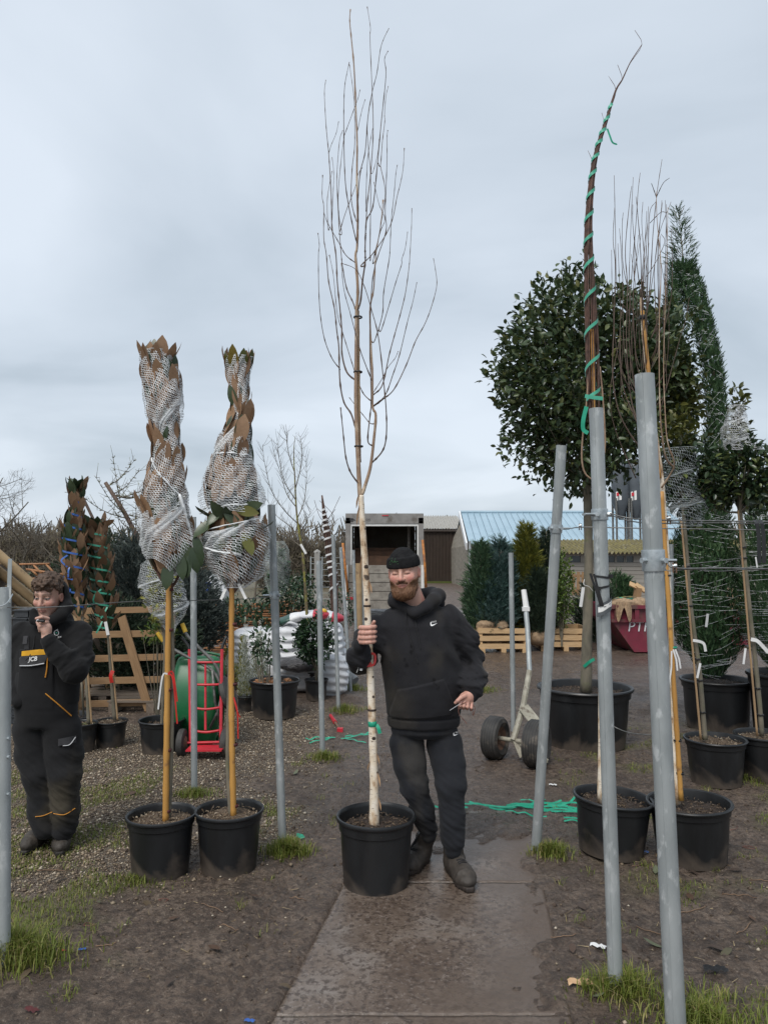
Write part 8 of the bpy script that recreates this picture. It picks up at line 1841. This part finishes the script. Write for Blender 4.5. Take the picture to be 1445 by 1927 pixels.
def man_with_birch():
 Yb = 4.42
 base = G(822, 1640); root = thing('person', 'bearded man in black hoodie and beanie holding the birch trunk', 'person', (base.x, Yb - .05, 0))
 hc = A(760, 1080, 4.34); Rm = frame((-.22, -1, -.16), (-.08, 0, 1))
 T = v3(A(693.5, 1200, 4.12))                         # trunk axis at the grip
 sh_r = A(716, 1183, 4.42); el_r = A(677, 1246, 4.36); wr_r = A(678, 1216, 4.175)
 sh_l = A(846, 1168, 4.44); el_l = A(884, 1244, 4.50); wr_l = A(889, 1300, 4.34)
 hip_r = A(768, 1385, 4.45); kn_r = A(780, 1478, 4.40); an_r = A(806, 1568, 4.46)
 hip_l = A(832, 1385, 4.45); kn_l = A(848, 1480, 4.36); an_l = A(852, 1602, 4.33)
 def px(x, y, Y): return A(x, y, Y)
 hand_r = []
 rT = .022
 for k, yy in enumerate((1181, 1190.5, 1200, 1208.5)):
  r = (.0122, .0126, .0122, .0108)[k]; z = A(690, yy, 4.10).z; c = np.array([A(694, yy, 4.12).x, 4.12])
  pts = []
  for a in (175, 215, 250, 285, 320, 352):
   rr = rT + r * .95 + (.012 if a < 200 else .002); pts.append((c[0] + math.cos(R(a)) * rr, c[1] + math.sin(R(a)) * rr, z + .004 * (a - 250) / 100))
  hand_r.append((pts, [r * 1.12, r * 1.1, r * 1.0, r * 1.05, r * .95, r * .85]))
 c0 = np.array([A(693, 1200, 4.12).x, 4.12])
 th = [A(684, 1210, 4.165), A(692, 1192, 4.165), A(700, 1178, 4.150), A(704, 1170, 4.128)]
 hand_r.append(([tuple(p) for p in th], [.015, .013, .011, .0095]))
 palm_r = A(682.5, 1200, 4.155)
 # left hand: loose fist hanging, thumb forward
 kn = [A(866 + 7.2 * i, 1322 + (1.2 * i if i < 3 else 4), 4.275 + .007 * i) for i in range(4)]
 hand_l = []
 for i, p in enumerate(kn):
  p = Vector(p); r = (.0100, .0100, .0096, .0085)[i]
  hand_l.append(([tuple(p + Vector((0, 0, .012))), tuple(p + Vector((-.004, -.012, -.016))), tuple(p + Vector((-.004, .012, -.030))), tuple(p + Vector((.0, .030, -.018)))], [r * 1.1, r, r * .95, r * .9]))
 hand_l.append(([tuple(A(878, 1308, 4.29)), tuple(A(867, 1313, 4.262)), tuple(A(861, 1318.5, 4.255)), tuple(A(856.5, 1322.5, 4.26))], [.015, .0125, .0108, .009]))
 palm_l = A(878, 1313, 4.30)
 nb = A(783, 1150, 4.42)
 def body(P):
  d = near(P, hc, .22, lambda Q: head_sdf(Q, hc, Rm, 1.12, 1.09))
  d = smin(d, s_cone(P, v3(hc) + Rm @ np.array([0, .025, -.04]), nb, .062, .075), .03)
  d = smin(d, s_stack(P, [(.80, hip_r.x + .1, 4.45, .14, .10), (1.1, nb.x + .01, 4.44, .17, .11), (1.40, nb.x, 4.43, .17, .10), (1.50, nb.x, 4.43, .08, .07)]), .04)
  for a in ((sh_r, el_r, wr_r), (sh_l, el_l, wr_l)): d = smin(d, s_chain(P, a, [.055, .045, .030]), .03)
  for a in ((hip_r, kn_r, an_r), (hip_l, kn_l, an_l)): d = smin(d, s_chain(P, a, [.085, .058, .042]), .04)
  def fr(P):
   hr = s_ell(P, palm_r, (.020, .030, .047)); hr = smin(hr, s_cone(P, wr_r, palm_r, .028, .026), .02)
   for pts, rad in hand_r: hr = smin(hr, s_chain(P, pts, rad, .004), .0035)
   return hr
  def fl(P):
   hl = s_cone(P, wr_l, A(884, 1306, 4.31), .028, .028); hl = smin(hl, s_ell(P, palm_l, (.044, .026, .034)), .02)
   for pts, rad in hand_l: hl = smin(hl, s_chain(P, pts, rad, .004), .0055)
   return hl
  return smin(smin(d, near(P, palm_r, .14, fr), .01), near(P, palm_l, .14, fl), .01)
 def bcol(P):
  C = head_cols(P, hc, Rm, SKIN1, (.60, .23, .19), (.20, .105, .055), (.52, .20, .17), 1.09, False)
  hd = np.minimum(np.linalg.norm(P - v3(palm_r), axis=1), np.linalg.norm(P - v3(palm_l), axis=1)) < .12
  C[hd] = np.array((.55, .30, .235)) * (1 + .12 * vnoise(P[hd] * 60, 3))[:, None]
  return C
 lo = np.array([A(648, 1200, 4.2).x, 4.02, .10]); hi = np.array([A(915, 1200, 4.5).x, 4.62, 1.90])
 b = sdf_part('body', body, lo, hi, .004, MT['skin'], root, bcol)
 # beard
 def beard(P):
  q = (P - v3(hc)) @ Rm; x = np.abs(q[:, 0]); y, z = q[:, 1], q[:, 2]
  d = head_sdf(P, hc, Rm, 1.12, 1.09)
  chin = s_ell(q, (0, -.060, -.104), (.046, .034, .027)); d2 = smin(d, chin, .03)
  n = .0035 * vnoise(P * np.array([[160, 160, 60]]), 8) + .002 * vnoise(P * 230, 9)
  thick = .004 + .009 * sstep(-.045, -.09, z)
  s = d2 - thick - n
  line = -.052 + .030 * sstep(.028, .066, x)                                   # cheek line rising to the ear
  reg = np.maximum(z - line, y + .004 - .25 * np.clip(-z - .03, 0, 1))
  mous = np.maximum(np.maximum(np.abs(z + .036 - .10 * np.clip(x - .012, 0, 1) * -1) - .008, x - .034), y + .06)
  reg = smin(reg, mous, .006)
  reg = smax(reg, -s_ell(q, (0, -.094, -.0545), (.026, .022, .0125)), .004)
  return smax(s, reg, .005)
 def bdcol(P):
  n = vnoise(P * np.array([[140, 140, 40]]), 4); return np.stack([.165 + .05 * n, .080 + .028 * n, .040 + .016 * n], 1)
 cc = v3(hc); sdf_part('beard', beard, cc - .16, cc + np.array([.14, .14, .06]), .0034, MT['beard'], root, bdcol)
 # beanie
 def beanie(P):
  q = (P - v3(hc)) @ Rm; z = q[:, 2]
  d = s_ell(q, (0, .014, .048), (.093, .110, .098)); d = smin(d, s_ell(q, (0, .02, .120), (.045, .055, .028)), .03)
  edge = .048 + .10 * (q[:, 1] + .09) * -.30
  up = smax(d, edge - z, .006)
  cuff = smax(s_ell(q, (0, .014, .048), (.0985, .1160, .120)), np.maximum(edge - z - .004, z - edge - .058 - .15 * q[:, 0] * .3), .010)
  return smin(up, cuff, .004) + .0008 * np.sin(np.arctan2(q[:, 0], q[:, 1]) * 90)
 bn = sdf_part('beanie', beanie, cc - .15, cc + .22, .004, MT['knit'], root)
 mb = MB()
 for (x0, y0, x1, y1) in ((733, 1059, 737, 1054), (737, 1054, 739, 1059), (741, 1059, 742, 1055), (742, 1055, 745, 1059), (745.5, 1057, 749, 1057), (733, 1062, 750, 1061), (737, 1052, 738, 1050), (743, 1053, 744, 1051)):
  mb.tube([hit(beanie, x0, y0), hit(beanie, x1, y1)], .0016, 4)
 mb.part('embroidery', MT['green_print'], bn)
 # hoodie
 def hc_(y): return {1378: (797, 4.45), 1340: (797, 4.44), 1290: (795, 4.43), 1230: (788, 4.43), 1180: (782, 4.43), 1150: (781, 4.43), 1135: (783, 4.43)}[y]
 rows = []
 for y, rx, ry in ((1378, .208, .150), (1365, .216, .158), (1340, .222, .165), (1290, .228, .172), (1230, .232, .170), (1180, .225, .145), (1152, .165, .115), (1135, .10, .085)):
  cx, cy = {1365: (797, 4.45), 1152: (781, 4.43)}.get(y) or hc_(y); p = A(cx, y, cy - ry); rows.append((p.z, A(cx, y, cy).x, cy, rx, ry))
 zh = rows[0][0]
 def torso(P): return s_stack(P, rows, .02)
 pk = [A(748, 1300, 4.27), A(836, 1278, 4.27), A(856, 1330, 4.27), A(850, 1350, 4.27), A(735, 1360, 4.27), A(733, 1345, 4.27)]
 def in_pocket(P):
  # soft mask of the front pouch (x/z polygon)
  m = np.full(len(P), -9.)
  n = len(pk)
  for i in range(n):
   a, c = pk[i], pk[(i + 1) % n]; ex, ez = c.x - a.x, c.z - a.z; l = math.hypot(ex, ez)
   m = np.maximum(m, -((P[:, 0] - a.x) * ez - (P[:, 2] - a.z) * ex) / l)
  return m
 hood_ring = [A(x, y, Y) for x, y, Y in ((762, 1142, 4.34), (742, 1132, 4.38), (745, 1124, 4.46), (775, 1122, 4.54), (812, 1120, 4.53), (824, 1122, 4.44), (815, 1130, 4.36), (800, 1143, 4.31), (781, 1154, 4.285), (762, 1142, 4.34))]
 cuff_l0 = A(890, 1296, 4.345); cuff_l1 = A(886, 1308, 4.325); cuff_r0 = A(677, 1228, 4.22); cuff_r1 = A(678, 1214, 4.17)
 def hoodie(P):
  d = torso(P)
  al = s_chain(P, [sh_l, A(872, 1205, 4.47), el_l, A(892, 1275, 4.42), cuff_l0], [.092, .082, .075, .068, .060], .04)
  ar = s_chain(P, [sh_r, A(690, 1212, 4.40), el_r, A(676, 1236, 4.26), cuff_r0], [.088, .082, .070, .056, .050], .04)
  sl = np.minimum(al, ar)
  q = P * np.array([[1, 1, 1]])
  wr = .018 * fbm(P * np.array([[8, 8, 22]]) + P[:, :1] * np.array([[0, 0, 12.]]), 3, 31)
  wr = wr + .012 * np.exp(-((P[:, 2] - cuff_l0.z - .030) / .016) ** 2) * (P[:, 0] > .4) * -1 - .008 * np.exp(-((P[:, 2] - cuff_l0.z - .075) / .014) ** 2) * (P[:, 0] > .4)
  sl = sl + wr * sstep(1.50, 1.36, P[:, 2])
  d = smin(d, sl, .05)
  ax = P[:, 0] - nb.x
  fold = .0085 * np.sin(ax * 55 + P[:, 2] * 16 + 3 * vnoise(P * 6, 35)) * sstep(1.05, 1.3, P[:, 2]) * sstep(.10, .2, np.abs(ax)) + .006 * fbm(P * 9, 3, 37)
  d = d + fold
  # waistband
  d = d + .010 * np.exp(-((P[:, 2] - zh - .066) / .007) ** 2) * (P[:, 1] < 5)
  # pouch pocket
  m = in_pocket(P); d = d - .0075 * sstep(.004, -.004, m) * (P[:, 1] < 4.40) + .004 * np.exp(-(m / .004) ** 2) * (P[:, 1] < 4.40)
  ring = s_chain(P, hood_ring, [.024, .028, .034, .040, .040, .036, .030, .024, .018, .024], .05)
  d = smin(d, ring, .018)
  d = smin(d, s_ell(P, A(797, 1135, 4.56), (.13, .055, .075)), .03)
  d = smax(d, -s_cone(P, v3(hc) + Rm @ np.array([0, .02, -.03]), A(783, 1146, 4.385), .070, .074), .014)
  return d
 def cuffs(P):
  c = np.minimum(s_cone(P, cuff_l0, cuff_l1, .047, .044), s_cone(P, cuff_r0, cuff_r1, .043, .041))
  return c
 def hood_all(P): return smin(hoodie(P), cuffs(P), .006)
 def hcol(P):
  n = fbm(P * 3.2, 4, 51); n2 = fbm(P * 26, 3, 53)
  dirt = sstep(.02, .5, n + .22 * sstep(1.35, 1.0, P[:, 2]) - .12) * (P[:, 1] < 4.45)
  C = np.array([.022, .022, .0255])[None] * np.ones((len(P), 1)); C = C * (1 - .75 * dirt[:, None]) + np.array([.060, .053, .043]) * .75 * dirt[:, None]
  spots = sstep(.42, .6, n2) * sstep(1.0, 1.1, P[:, 2]) * sstep(1.38, 1.3, P[:, 2]); C *= (1 - .55 * spots)[:, None]
  return C * .92
 lo = np.array([A(640, 1200, 4.2).x, 4.05, zh - .02]); hi = np.array([A(918, 1200, 4.5).x, 4.68, 1.68])
 ho = sdf_part('hoodie', hood_all, lo, hi, .0052, MT['cloth'], root, hcol)
 # drawstrings and chest mark
 for pl in (((762, 1143), (766, 1175), (775, 1212), (786, 1248)), ((778, 1139), (781, 1168), (787, 1195), (791, 1221))):
  MB().tube(smooth_path(hits(hood_all, pl, .004), 4), .0028, 5).part('drawstring', MT['cord'], ho)
 swoosh = [(.02, .62), (.0, .40), (.03, .20), (.12, .10), (.28, .10), (.50, .20), (1.0, .52), (.50, .36), (.27, .30), (.16, .34), (.14, .48), (.20, .66)]
 def decal(name, sdf, x0, y0, w, h, pts, mat, parent):
  mb = MB(); mb.poly(hits(sdf, [(x0 + u * w, y0 + (1 - v) * h) for u, v in pts], .0035)); return mb.part(name, mat, parent, False)
 def mark(sdf, x0, y0, s, parent):
  decal('swoosh_logo', sdf, x0, y0, 13.5 * s, 13.5 * s, swoosh, MT['white_print'], parent)
  p = hit(sdf, x0 + 6.3 * s, y0 + 4.2 * s, off=.004)
  text_mesh('logo_lettering', 'NIKE', MT['white_print'], parent, p, (1, 0, .12), (0, 0, 1), .0135 * s, .25)
 mark(hood_all, 809.5, 1166, 1.0, ho)
 # trousers
 prow = []
 for y, cx, rx, ry in ((1396, 799, .185, .120), (1385, 798, .195, .135), (1360, 797, .195, .14), (1340, 797, .18, .13)):
  prow.append((A(cx, y, 4.32).z, A(cx, y, 4.45).x, 4.45, rx, ry))
 def trousers(P):
  d = s_stack(P, prow, .05)
  lr = s_chain(P, [A(765, 1400, 4.45), A(771, 1440, 4.42), kn_r, A(795, 1525, 4.42), A(804, 1555, 4.455)], [.104, .090, .078, .068, .058], .03)
  ll = s_chain(P, [A(836, 1400, 4.45), A(844, 1440, 4.41), kn_l, A(851, 1540, 4.34), A(852, 1582, 4.335)], [.106, .094, .084, .076, .066], .03)
  lg = np.minimum(lr, ll)
  wr = .017 * fbm(P * np.array([[6, 6, 21]]) + P[:, :1] * np.array([[0, 0, 14.]]), 3, 61) * sstep(.72, .42, P[:, 2]) + .006 * fbm(P * 9, 3, 65)
  d = smin(d, lg + wr, .018)
  ck = np.minimum(s_cone(P, A(804, 1552, 4.455), A(806, 1572, 4.46), .046, .044), s_cone(P, A(852, 1580, 4.335), A(852, 1600, 4.33), .050, .047))
  return smin(d, ck, .008)
 def tcol(P):
  n = fbm(P * np.array([[5, 5, 3.2]]), 4, 71); C = np.tile(np.array([.019, .0205, .025]), (len(P), 1))
  w = sstep(.12, .5, n) * .5; return C * (1 - w[:, None]) + np.array([.066, .060, .052]) * w[:, None]
 lo = np.array([A(735, 1200, 4.3).x - .05, 4.15, .06]); hi = np.array([A(870, 1200, 4.5).x + .06, 4.64, 1.02])
 tr = sdf_part('trousers', trousers, lo, hi, .0052, MT['cloth'], root, tcol)
 mark(trousers, 852.5, 1375, .8, tr)
 # boots
 bc = lambda P: np.array([.060, .050, .042])[None] * (1 + .5 * fbm(P * 22, 3, 81))[:, None]
 sc = lambda P: np.array([.040, .031, .026])[None] * (1 + .3 * fbm(P * 30, 2, 83))[:, None]
 hl = GP(846, 1634); hl.z = .012; tl = GP(885, 1684); tl.z = .012
 boot('boot', root, hl, tl, A(852, 1596, 4.34), bc, sc, .185, .060)
 hr_ = GP(800, 1618); hr_.z = .012; tr_ = GP(764, 1652); tr_.z = .012
 boot('boot', root, hr_, tr_, A(806, 1570, 4.47), bc, sc, .185, .060)
 # wire held in the hand
 t = thing('tie_wire', 'loop of brown coated wire held in the bearded man\'s hand', 'wire', A(872, 1324, 4.26))
 MB().tube(smooth_path([A(x, y, Y) for x, y, Y in ((876, 1322, 4.27), (866, 1326, 4.255), (862.5, 1334, 4.25), (864, 1345, 4.25), (871, 1353, 4.26), (878, 1362, 4.26))], 5), .0022, 5).part('loop', MT['copper_wire'], t)
 MB().tube(smooth_path([A(x, y, Y) for x, y, Y in ((888, 1324, 4.29), (893, 1331, 4.28), (892, 1341, 4.28), (890, 1346, 4.29), (889, 1336, 4.29), (890, 1325, 4.29))], 5), .0022, 5).part('loop', MT['copper_wire'], t)
 MB().tube([A(866, 1324, 4.258), A(846, 1337, 4.235)], .0014, 5).part('wire_end', MT['reflect'], t)
man_with_birch()
def man_in_bib():
 Yb = 4.72
 base = G(105, 1600); root = thing('person', 'young man in black hooded top and dark bib overalls with hand at his mouth', 'person', (A(90, 1600, Yb).x, Yb, 0))
 hc = A(92, 1125, 4.64); Rm = frame((-.04, -1, -.26), (.02, 0, 1))
 sh_l = A(148, 1192, 4.70); el_l = A(142, 1262, 4.52); wr_l = A(88, 1200, 4.47)
 sh_r = A(43, 1192, 4.70); el_r = A(30, 1265, 4.74); wr_r = A(38, 1320, 4.62)
 hip_l = A(118, 1355, Yb); kn_l = A(122, 1455, Yb - .03); an_l = A(122, 1560, Yb)
 hip_r = A(62, 1355, Yb); kn_r = A(72, 1455, Yb - .03); an_r = A(86, 1558, Yb - .02)
 palm = A(88, 1183, 4.475)
 hand = []
 for i, (kx, ky, mx, my, tx, ty, dY) in enumerate(((91, 1164, 80, 1161, 69, 1164, -.012), (90, 1170.5, 78, 1171, 73, 1176, -.020), (89, 1177, 76, 1178, 74, 1183, -.016), (87, 1184, 76, 1184, 75, 1188, -.008))):
  r = .0096 - .0004 * i
  hand.append(([tuple(A(kx, ky, 4.470)), tuple(A(mx, my, 4.455 + dY)), tuple(A(tx, ty, 4.462 + dY))], [r * 1.15, r, r * .9]))
 hand.append(([tuple(A(84, 1190, 4.455)), tuple(A(76, 1180, 4.445)), tuple(A(71, 1171, 4.45))], [.014, .011, .009]))
 def body(P):
  d = near(P, hc, .22, lambda Q: head_sdf(Q, hc, Rm, .95, .97))
  d = smin(d, s_cone(P, v3(hc) + Rm @ np.array([0, .03, -.05]), A(98, 1180, 4.70), .052, .062), .03)
  d = smin(d, s_stack(P, [(.80, A(90, 1200, 4.7).x, 4.72, .14, .10), (1.1, A(92, 1200, 4.7).x, 4.72, .15, .10), (1.36, A(96, 1200, 4.7).x, 4.71, .15, .09), (1.44, A(97, 1200, 4.7).x, 4.71, .08, .07)]), .04)
  for a in ((sh_r, el_r, wr_r), (sh_l, el_l, wr_l)): d = smin(d, s_chain(P, a, [.05, .042, .027]), .03)
  for a in ((hip_r, kn_r, an_r), (hip_l, kn_l, an_l)): d = smin(d, s_chain(P, a, [.08, .055, .04]), .04)
  def fh(P):
   hr = smin(s_ell(P, palm, (.027, .022, .040)), s_cone(P, wr_l, palm, .027, .026), .02)
   for pts, rad in hand: hr = smin(hr, s_chain(P, pts, rad, .004), .005)
   return hr
  return smin(d, near(P, palm, .13, fh), .006)
 def bcol(P):
  C = head_cols(P, hc, Rm, SKIN2, (.55, .24, .19), (.12, .075, .05), (.45, .19, .16), .97, True)
  hd = np.linalg.norm(P - v3(palm), axis=1) < .11; C[hd] = np.array((.56, .34, .27)) * (1 + .1 * vnoise(P[hd] * 60, 3))[:, None]
  return C
 lo = np.array([A(5, 1200, 4.7).x, 4.36, .08]); hi = np.array([A(178, 1200, 4.7).x, 4.95, 1.80])
 sdf_part('body', body, lo, hi, .004, MT['skin'], root, bcol)
 # held vape / cigarette
 vp = thing('vape_pen', 'small dark vape pen held at the young man\'s lips', 'vape', A(78, 1168, 4.44))
 MB().tube([A(72, 1168, 4.435), A(84, 1169, 4.425)], .008, 10).part('pen_body', MT['black'], vp); MB().tube([A(71, 1168, 4.437), A(74, 1168, 4.434)], .0085, 10).part('band', MT['reflect'], vp)
 # hair: curly, fuller on top
 def hair(P):
  q = (P - v3(hc)) @ Rm; q = q * np.array([1 / .97, 1, 1]); x = np.abs(q[:, 0]); y, z = q[:, 1], q[:, 2]
  d = s_ell(q, (0, .016, .062), (.088, .108, .098)); d = smin(d, s_ell(q, (0, -.052, .112), (.066, .050, .036)), .03)
  cur = .010 * vnoise(P * 62, 91) + .006 * vnoise(P * 125, 92)
  d = d + cur
  reg = np.maximum(.070 + .02 * vnoise(P * 45, 93) - z, -1)                     # fringe line in front
  side = np.maximum(.018 - z + .25 * np.clip(-y - .0, 0, 1), -.012 - y + .0)      # sides and back come lower
  reg = smin(reg, side, .01)
  return smax(d, reg, .008)
 def haircol(P):
  n = vnoise(P * 90, 95); n2 = vnoise(P * 30, 96); k = (1 + .45 * n + .25 * n2)[:, None]; return np.array([.105, .064, .042])[None] * k
 cc = v3(hc); sdf_part('hair', hair, cc + np.array([-.15, -.16, -.06]), cc + np.array([.15, .17, .21]), .0034, MT['hair'], root, haircol)
 # hooded top
 rows = []
 for y, cx, rx, ry in ((1335, 90, .19, .13), (1290, 91, .195, .14), (1235, 94, .20, .145), (1200, 96, .195, .13), (1180, 97, .15, .11), (1165, 99, .10, .09)):
  rows.append((A(cx, y, 4.70 - ry).z, A(cx, y, 4.71).x, 4.71, rx, ry))
 def torso(P): return s_stack(P, rows, .03)
 hr = Rm @ np.array([0, 1, 0])
 ring = [A(x, y, Y) for x, y, Y in ((64, 1152, 4.58), (66, 1166, 4.575), (80, 1172, 4.56), (100, 1168, 4.575), (116, 1158, 4.61), (126, 1144, 4.66), (124, 1128, 4.72))]
 def top(P):
  d = torso(P)
  al = s_chain(P, [sh_l, A(152, 1235, 4.62), el_l, A(118, 1236, 4.50), A(92, 1207, 4.475)], [.080, .074, .072, .058, .046], .04)
  ar = s_chain(P, [sh_r, A(36, 1235, 4.74), el_r, wr_r], [.078, .07, .062, .05], .04)
  wr = .016 * fbm(np.stack([P[:, 0] * 14 - P[:, 2] * 16, P[:, 0] * 5 + P[:, 2] * 5, P[:, 1] * 8], 1), 3, 101)
  d = smin(d, np.minimum(al, ar) + wr, .045) + .003 * fbm(P * 11, 3, 105)
  d = smin(d, s_chain(P, ring, [.024, .026, .024, .028, .034, .036, .034], .03), .025)
  q = (P - v3(hc)) @ Rm
  shell = np.abs(s_ell(q, (.0, .030, .010), (.098, .112, .115)) ) - .008                 # hood standing behind the head
  shell = smax(shell, -(q[:, 1] - .012 - .25 * np.clip(q[:, 2] - .0, -1, 1)), .012); shell = smax(shell, q[:, 2] - .080, .01)
  d = smin(d, shell, .02)
  d = smin(d, s_ell(P, A(108, 1166, 4.76), (.10, .07, .07)), .04)
  d = smax(d, -near(P, hc, .22, lambda Q: head_sdf(Q, hc, Rm, .95, .97)) + .004, .004)
  return d
 tc = lambda P: np.array([.0135, .0135, .0145])[None] * (1 + .25 * fbm(P * 9, 3, 107))[:, None]
 lo = np.array([A(-12, 1200, 4.7).x, 4.38, rows[0][0] - .02]); hi = np.array([A(185, 1200, 4.7).x, 4.98, 1.72])
 ho = sdf_part('hooded_top', top, lo, hi, .0052, MT['cloth'], root, tc)
 MB().tube(smooth_path([hit(top, 66, 1196, off=.004), hit(top, 64, 1215, off=.004), hit(top, 58, 1232, off=.02), A(49, 1243, 4.53)], 4), .0035, 5).part('drawstring', MT['cord'], ho)
 mb = MB(); cx, cy = 107, 1191; circ = hits(top, [(cx + 4.2 * math.cos(a), cy + 4.8 * math.sin(a)) for a in np.linspace(0, 2 * math.pi, 17)], .003)
 mb.tube(circ, .0022, 5); mb.tube([hit(top, 106, 1186, off=.003), hit(top, 110, 1184, off=.003)], .0018, 4); mb.part('round_logo', MT['white_print'], ho)
 MB().tube([hit(top, cx - 1.5, cy, off=.003), hit(top, cx + 1.5, cy, off=.003)], .004, 6).part('logo_centre', MT['mint_tape'], ho)
 text_mesh('logo_lettering', 'JCM', MT['white_print'], ho, hit(top, 112.5, 1199, off=.004), (1, 0, .10), (0, 0, 1), .013, .2, bold=.02)
 # bib overalls
 prow = []
 for y, cx, rx, ry in ((1375, 89, .175, .125), (1345, 89, .19, .140), (1310, 88, .195, .15), (1285, 89, .190, .150), (1262, 90, .175, .150)):
  prow.append((A(cx, y, 4.58).z, A(cx, y, 4.72).x, 4.71, rx, ry))
 def overalls(P):
  d = s_stack(P, prow, .03)
  ll = s_chain(P, [A(116, 1372, Yb), A(120, 1420, Yb), kn_l, A(122, 1520, Yb), A(122, 1556, Yb)], [.118, .108, .092, .086, .078], .04)
  lr = s_chain(P, [A(62, 1372, Yb), A(66, 1420, Yb), kn_r, A(82, 1520, Yb - .01), A(86, 1556, Yb - .02)], [.115, .106, .09, .084, .076], .04)
  wr = .018 * fbm(P * np.array([[6, 6, 19]]) + P[:, :1] * np.array([[0, 0, 16.]]), 3, 111) * sstep(.85, .45, P[:, 2]) + .006 * fbm(P * 9, 3, 115)
  d = smin(d, np.minimum(ll, lr) + wr, .03)
  t2 = torso(P) - .012; x0 = A(33, 1200, 4.56).x; x1 = A(101, 1200, 4.56).x
  bib = smax(t2, np.maximum(np.maximum(x0 - P[:, 0], P[:, 0] - x1), np.maximum(P[:, 2] - A(70, 1222, 4.58).z, P[:, 1] - 4.66)), .006)
  return smin(d, bib, .01)
 def ocol(P):
  n = fbm(P * np.array([[5, 5, 3]]), 4, 121); w = np.clip(sstep(.0, .5, n) * sstep(.9, .3, P[:, 2]) * .9, 0, 1)[:, None]
  return np.array([.017, .017, .0185])[None] * (1 - w) + np.array([.070, .060, .044]) * w
 lo = np.array([A(10, 1200, 4.7).x - .02, 4.42, .05]); hi = np.array([A(165, 1200, 4.7).x, 4.93, A(70, 1215, 4.5).z])
 ov = sdf_part('bib_overalls', overalls, lo, hi, .0052, MT['cloth'], root, ocol)
 def sh(name, pts, mat, off=.006):
  def fn(u, v):
   a = Vector((*pts[0], 0)).lerp(Vector((*pts[1], 0)), u); c = Vector((*pts[3], 0)).lerp(Vector((*pts[2], 0)), u); p = a.lerp(c, v)
   return (p.x, p.y)
  return hsheet(overalls, fn, 12, 5, off).part(name, mat, ov)
 sh('yellow_band', ((37, 1226), (94, 1220), (97, 1231), (36, 1235)), MT['yellow_cloth'], .008)
 fl = sh('pocket_flap', ((36, 1235), (91, 1232), (84, 1249), (38, 1254)), MT['grey_cloth'], .012)
 MB().tube(smooth_path(hits(overalls, ((38, 1253), (60, 1252.5), (84, 1248.5)), .014), 4), .0035, 5).part('silver_piping', MT['reflect'], fl)
 o = hit(overalls, 62, 1240.5, off=.016); text_mesh('lettering', 'JCB', MT['white_print'], fl, o, hit(overalls, 72, 1239.5, off=.016) - hit(overalls, 52, 1241.5, off=.016), (0, 0, 1), .036, .3, bold=.03)
 for pl in (((90, 1236), (89, 1258), (86, 1275)), ((86, 1305), (110, 1325), (135, 1347)), ((22, 1327), (30, 1310))):
  MB().tube(smooth_path(hits(overalls, pl, .005), 5), .004, 5).part('orange_piping', MT['orange_pipe'], ov)
 for pl in (((67, 1537), (82, 1535), (99, 1528)), ((101, 1531), (122, 1533), (142, 1521))):
  MB().tube(smooth_path(hits(overalls, pl, .004), 5), .0026, 5).part('knee_piping', MT['orange_pipe'], ov)
 pf = hsheet(overalls, lambda u, v: (110 + 34 * u, 1391 - 7 * u + 13 * v), 8, 3, .010).part('pocket_flap', MT['grey_cloth'], ov)
 MB().tube(smooth_path(hits(overalls, ((119, 1403.5), (132, 1401), (143, 1387)), .012), 5), .003, 5).part('silver_piping', MT['reflect'], pf)
 sp = hsheet(lambda P: np.minimum(overalls(P), top(P)), lambda u, v: (46 + 9 * v, 1196 + 26 * u), 8, 2, .005).part('shoulder_strap', MT['cord'], ov)
 hsheet(lambda P: np.minimum(overalls(P), top(P)), lambda u, v: (45 + 8 * v - 2 * u, 1197 + 15 * u), 3, 2, .012).part('buckle', MT['grey_cloth'], sp)
 bc = lambda P: np.array([.055, .046, .038])[None] * (1 + .5 * fbm(P * 22, 3, 131))[:, None]; sc = lambda P: np.array([.030, .026, .023])[None] * np.ones((len(P), 1))
 a = GP(92, 1572); a.z = .008; b = GP(45, 1612); b.z = .008; boot('boot', root, a, b, A(88, 1555, 4.70), bc, sc, .125, .052, False)
 a = GP(124, 1572); a.z = .008; b = GP(112, 1614); b.z = .008; boot('boot', root, a, b, A(123, 1555, 4.72), bc, sc, .125, .052, False)
man_in_bib()
